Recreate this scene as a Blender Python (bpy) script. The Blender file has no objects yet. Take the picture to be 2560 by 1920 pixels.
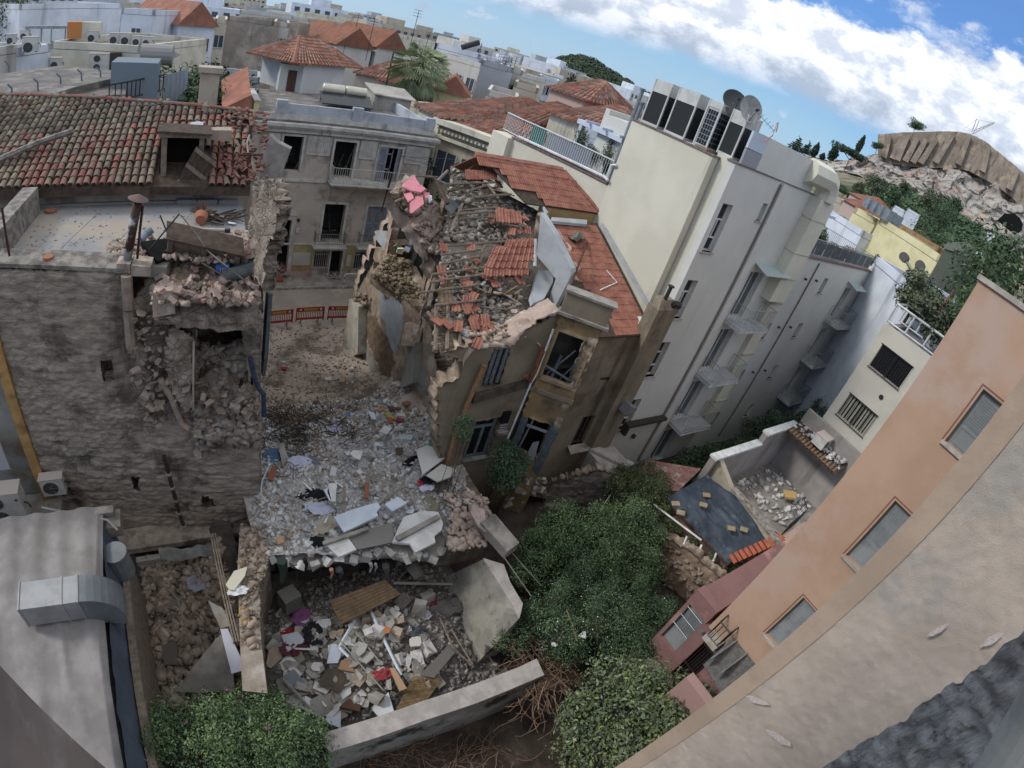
def inpoly(u,z,poly):
 u=np.asarray(u);z=np.asarray(z);c=np.zeros(u.shape,bool);n=len(poly);j=n-1
 for i in range(n):
  xi,yi=poly[i];xj,yj=poly[j]
  if yi!=yj:c^=((yi>z)!=(yj>z))&(u<(xj-xi)*(z-yi)/(yj-yi)+xi)
  j=i
 return c
def rag(name,p0,p1,poly,th,cell,mats,parent=None,holes=(),relief=None,jit=.35,side=1,seed=1,smooth=False,back_rough=.08,lean=(0,0),paint=None,**tags):
 """wall of broken outline in the vertical plane p0->p1; poly/holes in (u,z) or site points (Vector). mats=[face, core]"""
 p0=Vector((p0[0],p0[1],0));p1=Vector((p1[0],p1[1],0));d=(p1-p0).normalized();nn=Vector((-d.y,d.x,0))*side
 cv=lambda P:[((Vector((q[0],q[1],0))-p0).dot(d),q[2])if len(q)==3 else q for q in P]
 poly=cv(poly);holes=[cv(h)for h in holes]
 u0,u1=min(q[0]for q in poly),max(q[0]for q in poly);z0,z1=min(q[1]for q in poly),max(q[1]for q in poly)
 nu,nz=max(2,int((u1-u0)/cell)),max(2,int((z1-z0)/cell))
 rs=np.random.RandomState(seed);U,Z=np.meshgrid(np.linspace(u0,u1,nu+1),np.linspace(z0,z1,nz+1))
 ju=rs.uniform(-1,1,U.shape)*cell*jit;jz=rs.uniform(-1,1,U.shape)*cell*jit
 uc=(U[:-1,:-1]+U[1:,1:])/2;zc=(Z[:-1,:-1]+Z[1:,1:])/2
 keep=inpoly(uc,zc,poly)
 for h in holes:keep&=~inpoly(uc,zc,h)
 U=U+ju;Z=Z+jz
 D0=relief(U,Z)if relief else np.zeros_like(U);D1=th+rs.uniform(-1,1,U.shape)*back_rough
 def pts(D,off):
  L0=lean[0]*(Z-z0)
  return np.stack([p0.x+d.x*U+nn.x*(D+L0),p0.y+d.y*U+nn.y*(D+L0),Z],-1).reshape(-1,3)
 V=np.concatenate([pts(D0,0),pts(D1,1)]);N=U.size;w=nu+1
 r,c=np.nonzero(keep);a=r*w+c;F=[np.c_[a,a+1,a+w+1,a+w],np.c_[a+N,a+w+N,a+w+1+N,a+1+N]]
 mi=[np.zeros(len(a),int)if paint is None else paint(uc[r,c],zc[r,c]),np.ones(len(a),int)]
 kp=np.pad(keep,1)
 for dr,dc,e in((0,-1,(0,w)),(0,1,(w+1,1)),(-1,0,(1,0)),(1,0,(w,w+1))):
  m=keep&~kp[1+dr:kp.shape[0]-1+dr,1+dc:kp.shape[1]-1+dc];r2,c2=np.nonzero(m);b=r2*w+c2
  F.append(np.c_[b+e[0],b+e[1],b+e[1]+N,b+e[0]+N][:,::-1]);mi.append(np.ones(len(b),int))
 F=np.concatenate(F)
 if side<0:F=F[:,::-1]
 used=np.unique(F);mp=np.full(2*N,-1);mp[used]=np.arange(len(used))
 return npmesh(name,V[used],mp[F],mats,parent,smooth,np.concatenate(mi),**tags)
def masonry(amp=.05,su=2.6,sz=4.2,seed=5,fine=.02):
 """relief of rough courses of stone under worn render"""
 def f(U,Z):
  zz=Z*sz+(vnoise(U*.9,Z*.9,0,seed)-.5)*1.2;row=np.floor(zz);uu=U*su+row*.37+(vnoise(U*1.3,Z*1.3,3,seed)-.5)*.9
  fu,fz=np.abs((uu-np.floor(uu))-.5)*2,np.abs((zz-row)-.5)*2;e=np.maximum(fu**3,fz**3)
  return amp*(e-.5)*(0.3+1.1*vnoise(U*.55,Z*.7,1,seed+2))-(fbm(U*3,Z*3,0,3,seed+4)-.45)*amp*1.5+(vnoise(U*14,Z*14,0,seed)-.5)*fine
 return f
LM=[]
import re as _re
def mark(p,label):
 if label:LM.append((Vector(p),_re.split(r' (?:spread|lying|left|below|beside|under|at|by|in|near|over|behind|next|standing|across|caught|with|leaning|hanging|from|just|on) ',label)[0]))
USED={}
def placed(what,p,ref=None):
 """a label that tells where a loose piece lies: beside which larger thing, and on which side of it"""
 q,nm=min(LM,key=lambda l:(l[0]-(ref or p)).length);d=p-q;f=Vector((p.x,p.y,0)).normalized();r=Vector((f.y,-f.x,0))
 a,b=d.dot(f),d.dot(r);w=('behind' if a>0 else 'in front of')if abs(a)>abs(b)else('right of' if b>0 else 'left of')
 dd='just ' if d.length<.45 else('' if d.length<.9 else 'well ');s='%s %s%s the %s'%(what,dd,w,nm);return ' '.join(s.split()[:16])
def piece(mesh,pos,rot,parent,name,mat=None,scale=None):
 o=bpy.data.objects.new(name,mesh);COL.objects.link(o);o.parent=parent
 a=Vector((0,0,0));q=parent
 while q is not None:a+=Vector(q.location);q=q.parent
 o.location=Vector(pos)-a;o.rotation_euler=rot.to_euler()
 if scale:o.scale=scale
 return o
def meshof(mb,name,mats,smooth=False):
 me=bpy.data.meshes.new(name);me.from_pydata(mb.v,[],mb.f)
 for x in(mats if isinstance(mats,(list,tuple))else[mats]):me.materials.append(x)
 if smooth:me.polygons.foreach_set('use_smooth',[True]*len(mb.f))
 me.update();return me
def flat_tile_mesh(w,l,mat,name):
 mb=MB();xs=[-.5,-.36,-.27,-.06,.06,.27,.36,.5];hs=[.0,.028,.004,.004,.03,.004,.004,.02]
 t=[(x*w,0,h)for x,h in zip(xs,hs)];b=[(x*w,l,h)for x,h in zip(xs,hs)];k=len(xs)
 mb.add([*t,*b,*[(p[0],p[1],-.014)for p in t],*[(p[0],p[1],-.014)for p in b]],[(i,i+1,k+i+1,k+i)for i in range(k-1)]+[(2*k+i,2*k+i+1,i+1,i)for i in range(k-1)]+[(0,k,3*k,2*k),(2*k-1,k-1,3*k-1,4*k-1),(3*k,4*k-1,3*k-1,2*k)])
 return meshof(mb,name,mat)
def barrel_tile_mesh(r0,r1,l,mat,name):
 mb=MB();n=6;vs=[]
 for(r,y)in((r0,0),(r1,l)):
  for i in range(n+1):a=math.pi*i/n;vs.append((-math.cos(a)*r,y,math.sin(a)*r*.85))
 for i in range(n+1):a=math.pi*i/n;vs.append((-math.cos(a)*r0*.82,0,math.sin(a)*r0*.66))
 m=n+1;mb.add(vs,[(i,i+1,m+i+1,m+i)for i in range(n)]+[(2*m+i,2*m+i+1,i+1,i)for i in range(n)])
 return meshof(mb,name,mat)
def frame_rot(ydir,up):
 y=Vector(ydir).normalized();z=Vector(up);z=(z-y*z.dot(y)).normalized();x=y.cross(z);return Matrix((x,y,z)).transposed()
import bpy,math,random
import numpy as np
from mathutils import Vector,Matrix
R_=random.Random(7)
NP=np.random.RandomState(11)
sc=bpy.context.scene
COL=sc.collection
H=16.0
MC=np.array([[0.82717475,0.08647963,-0.55525058],[-0.48610554,0.60584081,-0.62980815],[0.28192789,0.79087179,0.54317445]])
F_,K_=1346.0,-0.0420
cd=bpy.data.cameras.new('camera');cam=bpy.data.objects.new('camera',cd);COL.objects.link(cam)
m4=Matrix([[*MC[0],0],[*MC[1],0],[*MC[2],H],[0,0,0,1]]);cam.matrix_world=m4
cd.type='PANO';cd.panorama_type='FISHEYE_LENS_POLYNOMIAL'
cd.sensor_width=36.0;cd.sensor_fit='HORIZONTAL'
cd.fisheye_fov=math.radians(180)
px_mm=2560/36.0
cd.fisheye_polynomial_k0=0.0
cd.fisheye_polynomial_k1=-(px_mm/F_)
cd.fisheye_polynomial_k2=0.0
cd.fisheye_polynomial_k3=-K_*(px_mm/F_)**3
cd.fisheye_polynomial_k4=0.0
cd.clip_start=0.02;cd.clip_end=9000
sc.camera=cam
SUN_EL,SUN_AZ=math.radians(38),math.radians(-62)
sun_dir=Vector((math.sin(SUN_AZ)*math.cos(SUN_EL),math.cos(SUN_AZ)*math.cos(SUN_EL),math.sin(SUN_EL)))
ld=bpy.data.lights.new('sun','SUN');ld.energy=1.5;ld.angle=math.radians(12);ld.color=(1,0.965,0.90)
so=bpy.data.objects.new('sun',ld);COL.objects.link(so)
so.rotation_euler=(-sun_dir).to_track_quat('-Z','Y').to_euler()
W=bpy.data.worlds.new('World');sc.world=W;W.use_nodes=True
def build_world():
 nt=W.node_tree;N=nt.nodes;L=nt.links
 for n in list(N):N.remove(n)
 out=N.new('ShaderNodeOutputWorld');bg=N.new('ShaderNodeBackground');bg.inputs['Strength'].default_value=0.13
 L.new(bg.outputs[0],out.inputs['Surface'])
 sky=N.new('ShaderNodeTexSky');sky.sky_type='NISHITA';sky.sun_disc=False
 sky.sun_elevation=SUN_EL;sky.sun_rotation=SUN_AZ
 sky.air_density=1.0;sky.dust_density=0.6;sky.ozone_density=2.0
 tc=N.new('ShaderNodeTexCoord');sep=N.new('ShaderNodeSeparateXYZ');L.new(tc.outputs['Generated'],sep.inputs[0])
 def m(op,a,b=None,c=None,clamp=False):
  n=N.new('ShaderNodeMath');n.operation=op;n.use_clamp=clamp
  for i,v in enumerate((a,b,c)):
   if v is None:continue
   if isinstance(v,(int,float)):n.inputs[i].default_value=v
   else:L.new(v,n.inputs[i])
  return n.outputs[0]
 az=m('ARCTAN2',sep.outputs[0],sep.outputs[1]);el=m('ARCSINE',sep.outputs[2])
 azd=m('MULTIPLY',az,57.2958);eld=m('MULTIPLY',el,57.2958)
 comb=N.new('ShaderNodeCombineXYZ')
 L.new(m('MULTIPLY',azd,0.075),comb.inputs[0]);L.new(m('MULTIPLY',eld,0.12),comb.inputs[1])
 def noise(scale,det,vec=None,rough=.55,off=0.0):
  n=N.new('ShaderNodeTexNoise');n.inputs['Scale'].default_value=scale;n.inputs['Detail'].default_value=det
  n.inputs['Roughness'].default_value=rough
  mp=N.new('ShaderNodeMapping');mp.inputs['Location'].default_value=(off,off*.7,off*.3)
  L.new(vec or comb.outputs[0],mp.inputs[0]);L.new(mp.outputs[0],n.inputs['Vector'])
  return n.outputs['Fac']
 def ss(x,a,b):
  n=N.new('ShaderNodeMapRange');n.interpolation_type='SMOOTHSTEP'
  L.new(x,n.inputs['Value']);n.inputs['From Min'].default_value=a;n.inputs['From Max'].default_value=b
  return n.outputs['Result']
 n1=noise(1.1,7,rough=.6);n2=noise(2.6,8,off=3.1,rough=.62);n3=noise(.55,3,off=9.0)
 lo=m('ADD',m('MULTIPLY',m('SUBTRACT',azd,38),0.07),4.6)
 dl=m('SUBTRACT',m('ADD',eld,m('MULTIPLY',m('SUBTRACT',n1,.5),3.2)),lo)
 hi=m('ADD',m('MULTIPLY',m('SUBTRACT',azd,55),0.13),15.4)
 dh=m('SUBTRACT',hi,m('ADD',eld,m('MULTIPLY',m('SUBTRACT',n2,.5),9.0)))
 band=m('MULTIPLY',ss(dl,-.5,1.6),ss(dh,-.4,1.1))
 azf=ss(azd,14,34);band=m('MULTIPLY',band,azf)
 pu=m('MULTIPLY',ss(m('ADD',n1,m('MULTIPLY',n2,.35)),.70,.84),ss(eld,14,20))
 sm=m('MULTIPLY',m('MULTIPLY',ss(noise(3.4,6,off=6.3),.62,.72),ss(eld,1.0,2.4)),m('SUBTRACT',1,ss(eld,3.2,4.6)))
 sm=m('MULTIPLY',sm,.75)
 high=m('MULTIPLY',m('MULTIPLY',ss(n3,.25,.42),ss(eld,22,34)),.97)
 cov=m('MAXIMUM',m('MAXIMUM',band,pu),m('MAXIMUM',sm,high))
 hgt=ss(dl,0.4,6.5)
 bil=noise(3.2,9,off=1.7,rough=.6)
 shade=m('ADD',m('MULTIPLY',hgt,.38),m('MULTIPLY',ss(bil,.36,.62),.52))
 ramp=N.new('ShaderNodeValToRGB');cr=ramp.color_ramp
 cr.elements[0].position=0.05;cr.elements[0].color=(2.5,3.0,3.8,1)
 cr.elements[1].position=0.95;cr.elements[1].color=(7.4,7.4,7.3,1)
 e=cr.elements.new(.45);e.color=(4.0,4.4,5.1,1)
 L.new(shade,ramp.inputs[0])
 tint=N.new('ShaderNodeMix');tint.data_type='RGBA';tint.blend_type='MULTIPLY';tint.inputs[0].default_value=1
 L.new(sky.outputs[0],tint.inputs[6]);tint.inputs[7].default_value=(.9,1.0,1.1,1)
 gr=N.new('ShaderNodeValToRGB');g=gr.color_ramp;g.elements[0].position=0;g.elements[0].color=(2.3,3.25,4.3,1);g.elements[1].position=1;g.elements[1].color=(.65,1.45,3.5,1)
 e=g.elements.new(.28);e.color=(1.6,2.8,4.1,1);e=g.elements.new(.6);e.color=(.75,1.85,4.2,1)
 L.new(m('DIVIDE',m('ADD',eld,m('MULTIPLY',m('MAXIMUM',azd,0),.08)),32,clamp=True),gr.inputs[0])
 bl=N.new('ShaderNodeMix');bl.data_type='RGBA';bl.inputs[0].default_value=.85;L.new(tint.outputs[2],bl.inputs[6]);L.new(gr.outputs[0],bl.inputs[7])
 mx=N.new('ShaderNodeMix');mx.data_type='RGBA'
 L.new(cov,mx.inputs[0]);L.new(bl.outputs[2],mx.inputs[6]);L.new(ramp.outputs[0],mx.inputs[7])
 L.new(mx.outputs[2],bg.inputs['Color'])
build_world()
sc.view_settings.view_transform='Standard';sc.view_settings.look='None'
sc.view_settings.gamma=1.0;sc.view_settings.use_curve_mapping=False
sc.view_settings.exposure=0.5
try:
 sc.cycles.max_bounces=5;sc.cycles.diffuse_bounces=3;sc.cycles.glossy_bounces=2
 sc.cycles.transmission_bounces=2;sc.cycles.use_denoising=True;sc.cycles.use_adaptive_sampling=True
except Exception:pass
def T(x0,y0,s=700/2212.0):
 return lambda a,b:(x0+a*s,y0+b*s)
def ray(p):
 dx,dy=(p[0]-1280.0)/F_,-(p[1]-960.0)/F_
 r=math.hypot(dx,dy);th=r+K_*r**3;s=math.sin(th)/max(r,1e-9)
 return MC@np.array([dx*s,dy*s,-math.cos(th)])
def PZ(p,z):r=ray(p);t=(z-H)/r[2];return Vector((r[0]*t,r[1]*t,z))
def PX(p,x):r=ray(p);t=x/r[0];return Vector((x,r[1]*t,H+r[2]*t))
def PY(p,y):r=ray(p);t=y/r[1];return Vector((r[0]*t,y,H+r[2]*t))
def PD(p,d):r=ray(p);t=d/math.hypot(r[0],r[1]);return Vector((r[0]*t,r[1]*t,H+r[2]*t))
def PP(p,a,b):
 """vertical plane through a and b"""
 r=ray(p);dx,dy=b[0]-a[0],b[1]-a[1]
 t=(-dy*a[0]+dx*a[1])/(-dy*r[0]+dx*r[1]);return Vector((r[0]*t,r[1]*t,H+r[2]*t))
MATS={}
ALB=1.3
def hexc(h):
 v=[int(h[i:i+2],16)/255 for i in(1,3,5)]
 v=[((x/12.92)if x<=.04045 else((x+.055)/1.055)**2.4)for x in v];g=.3*v[0]+.59*v[1]+.11*v[2]
 return tuple(min(.8,(g+(x-g)*.86)*ALB)for x in v)
def M(name,c1,c2=None,ns=2.0,lo=.38,hi=.62,bump=.25,bs=25.0,rough=.9,metal=0.0,isl=0.0,streak=None,stain=None,stains=1.2,stain_lo=.5,crack=0.0,crackw=1.6,stretch=None,emit=None,spec=.3,bdist=.02,hue=0.0,sub=None):
 if name in MATS:return MATS[name]
 m=bpy.data.materials.new(name);MATS[name]=m;m.use_nodes=True
 nt=m.node_tree;N=nt.nodes;L=nt.links
 b=N['Principled BSDF'];b.inputs['Roughness'].default_value=rough;b.inputs['Metallic'].default_value=metal
 if 'Specular IOR Level' in b.inputs:b.inputs['Specular IOR Level'].default_value=spec
 if c1=='':raise KeyError(name)
 c1=hexc(c1)if isinstance(c1,str)else c1;c2=(hexc(c2)if isinstance(c2,str)else c2)if c2 else None
 geo=N.new('ShaderNodeNewGeometry');pos=geo.outputs['Position']
 if stretch:
  mp=N.new('ShaderNodeMapping');mp.inputs['Scale'].default_value=stretch;L.new(pos,mp.inputs[0]);vec=mp.outputs[0]
 else:vec=pos
 def noise(s,det=5,v=None,rg=.6):
  n=N.new('ShaderNodeTexNoise');n.inputs['Scale'].default_value=s;n.inputs['Detail'].default_value=det;n.inputs['Roughness'].default_value=rg
  L.new(v or vec,n.inputs['Vector']);return n.outputs['Fac']
 def mr(x,a,c):
  n=N.new('ShaderNodeMapRange');n.interpolation_type='SMOOTHSTEP';L.new(x,n.inputs['Value'])
  n.inputs['From Min'].default_value=a;n.inputs['From Max'].default_value=c;return n.outputs['Result']
 def mix(f,a,c,bt='MIX'):
  n=N.new('ShaderNodeMix');n.data_type='RGBA';n.blend_type=bt
  if isinstance(f,float):n.inputs[0].default_value=f
  else:L.new(f,n.inputs[0])
  for i,v in((6,a),(7,c)):
   if isinstance(v,tuple):n.inputs[i].default_value=(*v[:3],1)
   else:L.new(v,n.inputs[i])
  return n.outputs[2]
 col=c1
 if c2:col=mix(mr(noise(ns,6),lo,hi),c1,c2)
 if stain:
  st=hexc(stain)if isinstance(stain,str)else stain
  col=mix(mr(noise(stains,7,pos,.65),stain_lo,stain_lo+.16),col,st)
 if streak:
  st=hexc(streak[0])if isinstance(streak[0],str)else streak[0]
  mp=N.new('ShaderNodeMapping');mp.inputs['Scale'].default_value=(1,1,streak[3]if len(streak)>3 else .12);L.new(pos,mp.inputs[0])
  col=mix(mr(noise(streak[1],6,mp.outputs[0]),streak[2],streak[2]+.2),col,st)
 if isl:
  hv=N.new('ShaderNodeHueSaturation')
  if isinstance(col,tuple):hv.inputs['Color'].default_value=(*col[:3],1)
  else:L.new(col,hv.inputs['Color'])
  mm=N.new('ShaderNodeMapRange');L.new(geo.outputs['Random Per Island'],mm.inputs['Value'])
  mm.inputs['To Min'].default_value=1-isl;mm.inputs['To Max'].default_value=1+isl;L.new(mm.outputs[0],hv.inputs['Value'])
  if hue:
   w=N.new('ShaderNodeTexWhiteNoise');w.noise_dimensions='1D';L.new(geo.outputs['Random Per Island'],w.inputs['W'])
   m2=N.new('ShaderNodeMapRange');L.new(w.outputs['Value'],m2.inputs['Value']);m2.inputs['To Min'].default_value=.5-hue;m2.inputs['To Max'].default_value=.5+hue
   L.new(m2.outputs[0],hv.inputs['Hue'])
   m3=N.new('ShaderNodeMapRange');L.new(w.outputs['Value'],m3.inputs['Value']);m3.inputs['To Min'].default_value=1.0;m3.inputs['To Max'].default_value=.62
   L.new(m3.outputs[0],hv.inputs['Saturation'])
  col=hv.outputs[0]
 if isinstance(col,tuple):b.inputs['Base Color'].default_value=(*col[:3],1)
 else:L.new(col,b.inputs['Base Color'])
 if bump:
  h=noise(bs,6,rg=.7)
  if crack:
   vo=N.new('ShaderNodeTexVoronoi');vo.feature='DISTANCE_TO_EDGE';vo.inputs['Scale'].default_value=crack
   wn=N.new('ShaderNodeVectorMath');wn.operation='ADD';L.new(vec,wn.inputs[0])
   nn=N.new('ShaderNodeTexNoise');nn.inputs['Scale'].default_value=crack*.8;L.new(vec,nn.inputs['Vector'])
   sc2=N.new('ShaderNodeVectorMath');sc2.operation='SCALE';L.new(nn.outputs['Color'],sc2.inputs[0]);sc2.inputs['Scale'].default_value=.6/crack
   L.new(sc2.outputs[0],wn.inputs[1]);L.new(wn.outputs[0],vo.inputs['Vector'])
   ad=N.new('ShaderNodeMath');ad.operation='MULTIPLY_ADD';L.new(mr(vo.outputs['Distance'],0.0,.12),ad.inputs[0]);ad.inputs[1].default_value=crackw;L.new(h,ad.inputs[2]);h=ad.outputs[0]
  bn=N.new('ShaderNodeBump');bn.inputs['Strength'].default_value=min(1,bump);bn.inputs['Distance'].default_value=bdist
  L.new(h,bn.inputs['Height']);L.new(bn.outputs[0],b.inputs['Normal'])
 if emit:b.inputs['Emission Color'].default_value=(*emit[0],1);b.inputs['Emission Strength'].default_value=emit[1]
 return m
class MB:
 def __init__(s):s.v=[];s.f=[];s.m=[];s.k=0
 def add(s,vs,fs):
  o=len(s.v);s.v+=[tuple(x)for x in vs];s.f+=[tuple(i+o for i in f)for f in fs];s.m+=[s.k]*len(fs);return s
 def mat(s,k):s.k=k;return s
 def box(s,x0,x1,y0,y1,z0,z1):
  if x0>x1:x0,x1=x1,x0
  if y0>y1:y0,y1=y1,y0
  if z0>z1:z0,z1=z1,z0
  return s.add([(x0,y0,z0),(x1,y0,z0),(x1,y1,z0),(x0,y1,z0),(x0,y0,z1),(x1,y0,z1),(x1,y1,z1),(x0,y1,z1)],[(0,3,2,1),(4,5,6,7),(0,1,5,4),(1,2,6,5),(2,3,7,6),(3,0,4,7)])
 def obox(s,c,sx,sy,sz,rot=None):
  """box centred at c with half sizes, rotation matrix or euler"""
  m=rot if rot is not None else Matrix.Identity(3)
  vs=[Vector(c)+m@Vector((i*sx,j*sy,k*sz))for k in(-1,1)for i,j in((-1,-1),(1,-1),(1,1),(-1,1))]
  return s.add(vs,[(0,3,2,1),(4,5,6,7),(0,1,5,4),(1,2,6,5),(2,3,7,6),(3,0,4,7)])
 def ext(s,pts,d):
  """prism: polygon pts (3d list) swept by vector d"""
  n=len(pts);d=Vector(d);a=[Vector(p)for p in pts];b=[p+d for p in a]
  s.add(a+b,[tuple(range(n-1,-1,-1)),tuple(range(n,2*n))]+[(i,(i+1)%n,(i+1)%n+n,i+n)for i in range(n)]);return s
 def tube(s,pts,r,n=6,cap=True,r2=None):
  pts=[Vector(p)for p in pts];k=len(pts);vs=[];up=Vector((0,0,1));prev=None
  for i,p in enumerate(pts):
   t=(pts[min(i+1,k-1)]-pts[max(i-1,0)])
   if t.length<1e-9:t=Vector((0,0,1))
   t.normalize()
   u=prev-t*prev.dot(t)if prev is not None else t.cross(up if abs(t.z)<.95 else Vector((1,0,0)))
   if u.length<1e-6:u=t.cross(Vector((1,0,0)))
   u.normalize();prev=u;w=t.cross(u)
   rr=r if r2 is None else r+(r2-r)*i/max(1,k-1)
   for j in range(n):
    a=2*math.pi*j/n;vs.append(p+(u*math.cos(a)+w*math.sin(a))*rr)
  fs=[(i*n+j,i*n+(j+1)%n,(i+1)*n+(j+1)%n,(i+1)*n+j)for i in range(k-1)for j in range(n)]
  if cap:fs+=[tuple(range(n-1,-1,-1)),tuple((k-1)*n+j for j in range(n))]
  return s.add(vs,fs)
 def cyl(s,c,r,h,n=14,r2=None):
  c=Vector(c);return s.tube([c,c+Vector((0,0,h))],r,n,True,r2)
 def quad(s,a,b,c,d):return s.add([a,b,c,d],[(0,1,2,3)])
 def chunk(s,c,rx,ry,rz,rot=None,rnd=None,j=.28):
  """a broken lump: warped box with cut corners"""
  rnd=rnd or R_;m=rot if rot is not None else rrot(rnd)
  base=[(-1,-1,-1),(1,-1,-1),(1,1,-1),(-1,1,-1),(-1,-1,1),(1,-1,1),(1,1,1),(-1,1,1)]
  vs=[Vector(c)+m@Vector((x*rx*(1-j*rnd.random()*1.6),y*ry*(1-j*rnd.random()*1.6),z*rz*(1-j*rnd.random()*1.6)))for x,y,z in base]
  return s.add(vs,[(0,3,2,1),(4,5,6,7),(0,1,5,4),(1,2,6,5),(2,3,7,6),(3,0,4,7)])
 def shard(s,c,r,th,rot,rnd=None,n=None,asp=1.0):
  """an irregular flat broken piece"""
  rnd=rnd or R_;n=n or rnd.randint(4,7);an=list(2*math.pi*(i+rnd.uniform(-.3,.3))/n for i in range(n))
  pl=[(math.cos(a)*r*rnd.uniform(.65,1.1)*asp,math.sin(a)*r*rnd.uniform(.65,1.1))for a in an]
  return s.ext([Vector(c)+rot@Vector((x,y,-th/2))for x,y in pl],rot@Vector((0,0,th)))
 def build(s,name,mats,parent=None,smooth=False,**tags):
  me=bpy.data.meshes.new(name);me.from_pydata(s.v,[],s.f)
  mats=mats if isinstance(mats,(list,tuple))else[mats]
  for x in mats:me.materials.append(x)
  if len(mats)>1:me.polygons.foreach_set('material_index',s.m)
  if smooth:me.polygons.foreach_set('use_smooth',[True]*len(s.f))
  me.update();o=bpy.data.objects.new(name,me);COL.objects.link(o)
  place(o,parent)
  tag(o,**tags);return o
def place(o,parent):
 """meshes are written in site coordinates; hang the object on its thing without moving it"""
 if parent is None:return
 o.parent=parent;a=Vector((0,0,0));q=parent
 while q is not None:a+=Vector(q.location);q=q.parent
 if not parent.get('local'):o.location=-a
def rrot(rnd=None,tilt=3.14):
 rnd=rnd or R_
 return(Matrix.Rotation(rnd.uniform(0,6.283),3,'Z')@Matrix.Rotation(rnd.uniform(-tilt,tilt),3,'X')@Matrix.Rotation(rnd.uniform(-tilt,tilt),3,'Y'))
def tag(o,label=None,cat=None,group=None,kind=None):
 if label:o['label']=label
 if cat:o['category']=cat
 if group:o['group']=group
 if kind:o['kind']=kind
 elif label and cat:o['kind']='thing'
 return o
def empty(name,loc=(0,0,0),label=None,cat=None,group=None,parent=None,local=False):
 o=bpy.data.objects.new(name,None);COL.objects.link(o);o.location=loc;o.empty_display_size=.2
 if local:o['local']=True
 if parent is not None:
  o.parent=parent;q=parent
  while q is not None:o.location-=q.location;q=q.parent
 return tag(o,label,cat,group)
def npmesh(name,verts,faces,mats,parent=None,smooth=False,mi=None,**tags):
 """verts (n,3) array, faces (m,k) array, all same k"""
 me=bpy.data.meshes.new(name);n=len(verts);k=faces.shape[1];m=len(faces)
 me.vertices.add(n);me.vertices.foreach_set('co',np.asarray(verts,np.float32).ravel())
 me.loops.add(m*k);me.loops.foreach_set('vertex_index',faces.astype(np.int32).ravel())
 me.polygons.add(m);me.polygons.foreach_set('loop_start',np.arange(0,m*k,k,dtype=np.int32));me.polygons.foreach_set('loop_total',np.full(m,k,np.int32))
 if smooth:me.polygons.foreach_set('use_smooth',np.ones(m,bool))
 mats=mats if isinstance(mats,(list,tuple))else[mats]
 for x in mats:me.materials.append(x)
 if mi is not None:me.polygons.foreach_set('material_index',np.asarray(mi,np.int32))
 me.update(calc_edges=True);o=bpy.data.objects.new(name,me);COL.objects.link(o)
 place(o,parent)
 tag(o,**tags);return o
def copy_tree(o,parent=None,at=None):
 c=o.copy();COL.objects.link(c)
 if parent is not None:c.parent=parent
 if at is not None:c.location=at
 for ch in o.children:copy_tree(ch,c)
 return c
def vnoise(x,y,z=0.0,seed=0):
 x=np.asarray(x,float);y=np.asarray(y,float);z=np.zeros_like(x)+z
 xi,yi,zi=np.floor(x).astype(np.int64),np.floor(y).astype(np.int64),np.floor(z).astype(np.int64)
 fx,fy,fz=x-xi,y-yi,z-zi;fx=fx*fx*(3-2*fx);fy=fy*fy*(3-2*fy);fz=fz*fz*(3-2*fz)
 def h(a,b,c):
  n=(a*374761393+b*668265263+c*2147483647+seed*1274126177)&0xffffffff
  n=((n^(n>>13))*1274126177)&0xffffffff;return((n^(n>>16))&0xffff)/65535.0
 def l(a,b,t):return a+(b-a)*t
 return l(l(l(h(xi,yi,zi),h(xi+1,yi,zi),fx),l(h(xi,yi+1,zi),h(xi+1,yi+1,zi),fx),fy),l(l(h(xi,yi,zi+1),h(xi+1,yi,zi+1),fx),l(h(xi,yi+1,zi+1),h(xi+1,yi+1,zi+1),fx),fy),fz)
def fbm(x,y,z=0.0,o=4,seed=0):
 a=0;amp=.5;f=1
 for i in range(o):a=a+amp*vnoise(np.asarray(x)*f,np.asarray(y)*f,np.asarray(z)*f,seed+i);amp*=.5;f*=2.03
 return a
def grid_sheet(name,pfun,nu,nv,mat,parent=None,smooth=True,keep=None,**tags):
 """pfun(u,v)->(x,y,z) arrays on [0,1]^2; keep(u,v) mask of cells"""
 u,v=np.meshgrid(np.linspace(0,1,nu+1),np.linspace(0,1,nv+1));X,Y,Z=pfun(u,v)
 V=np.c_[X.ravel(),Y.ravel(),Z.ravel()];i=np.arange(nu*nv);r,c=i//nu,i%nu;a=r*(nu+1)+c
 Fc=np.c_[a,a+1,a+nu+2,a+nu+1]
 if keep is not None:
  k=keep((c+.5)/nu,(r+.5)/nv);Fc=Fc[k]
 return npmesh(name,V,Fc,mat,parent,smooth,**tags)
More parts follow.
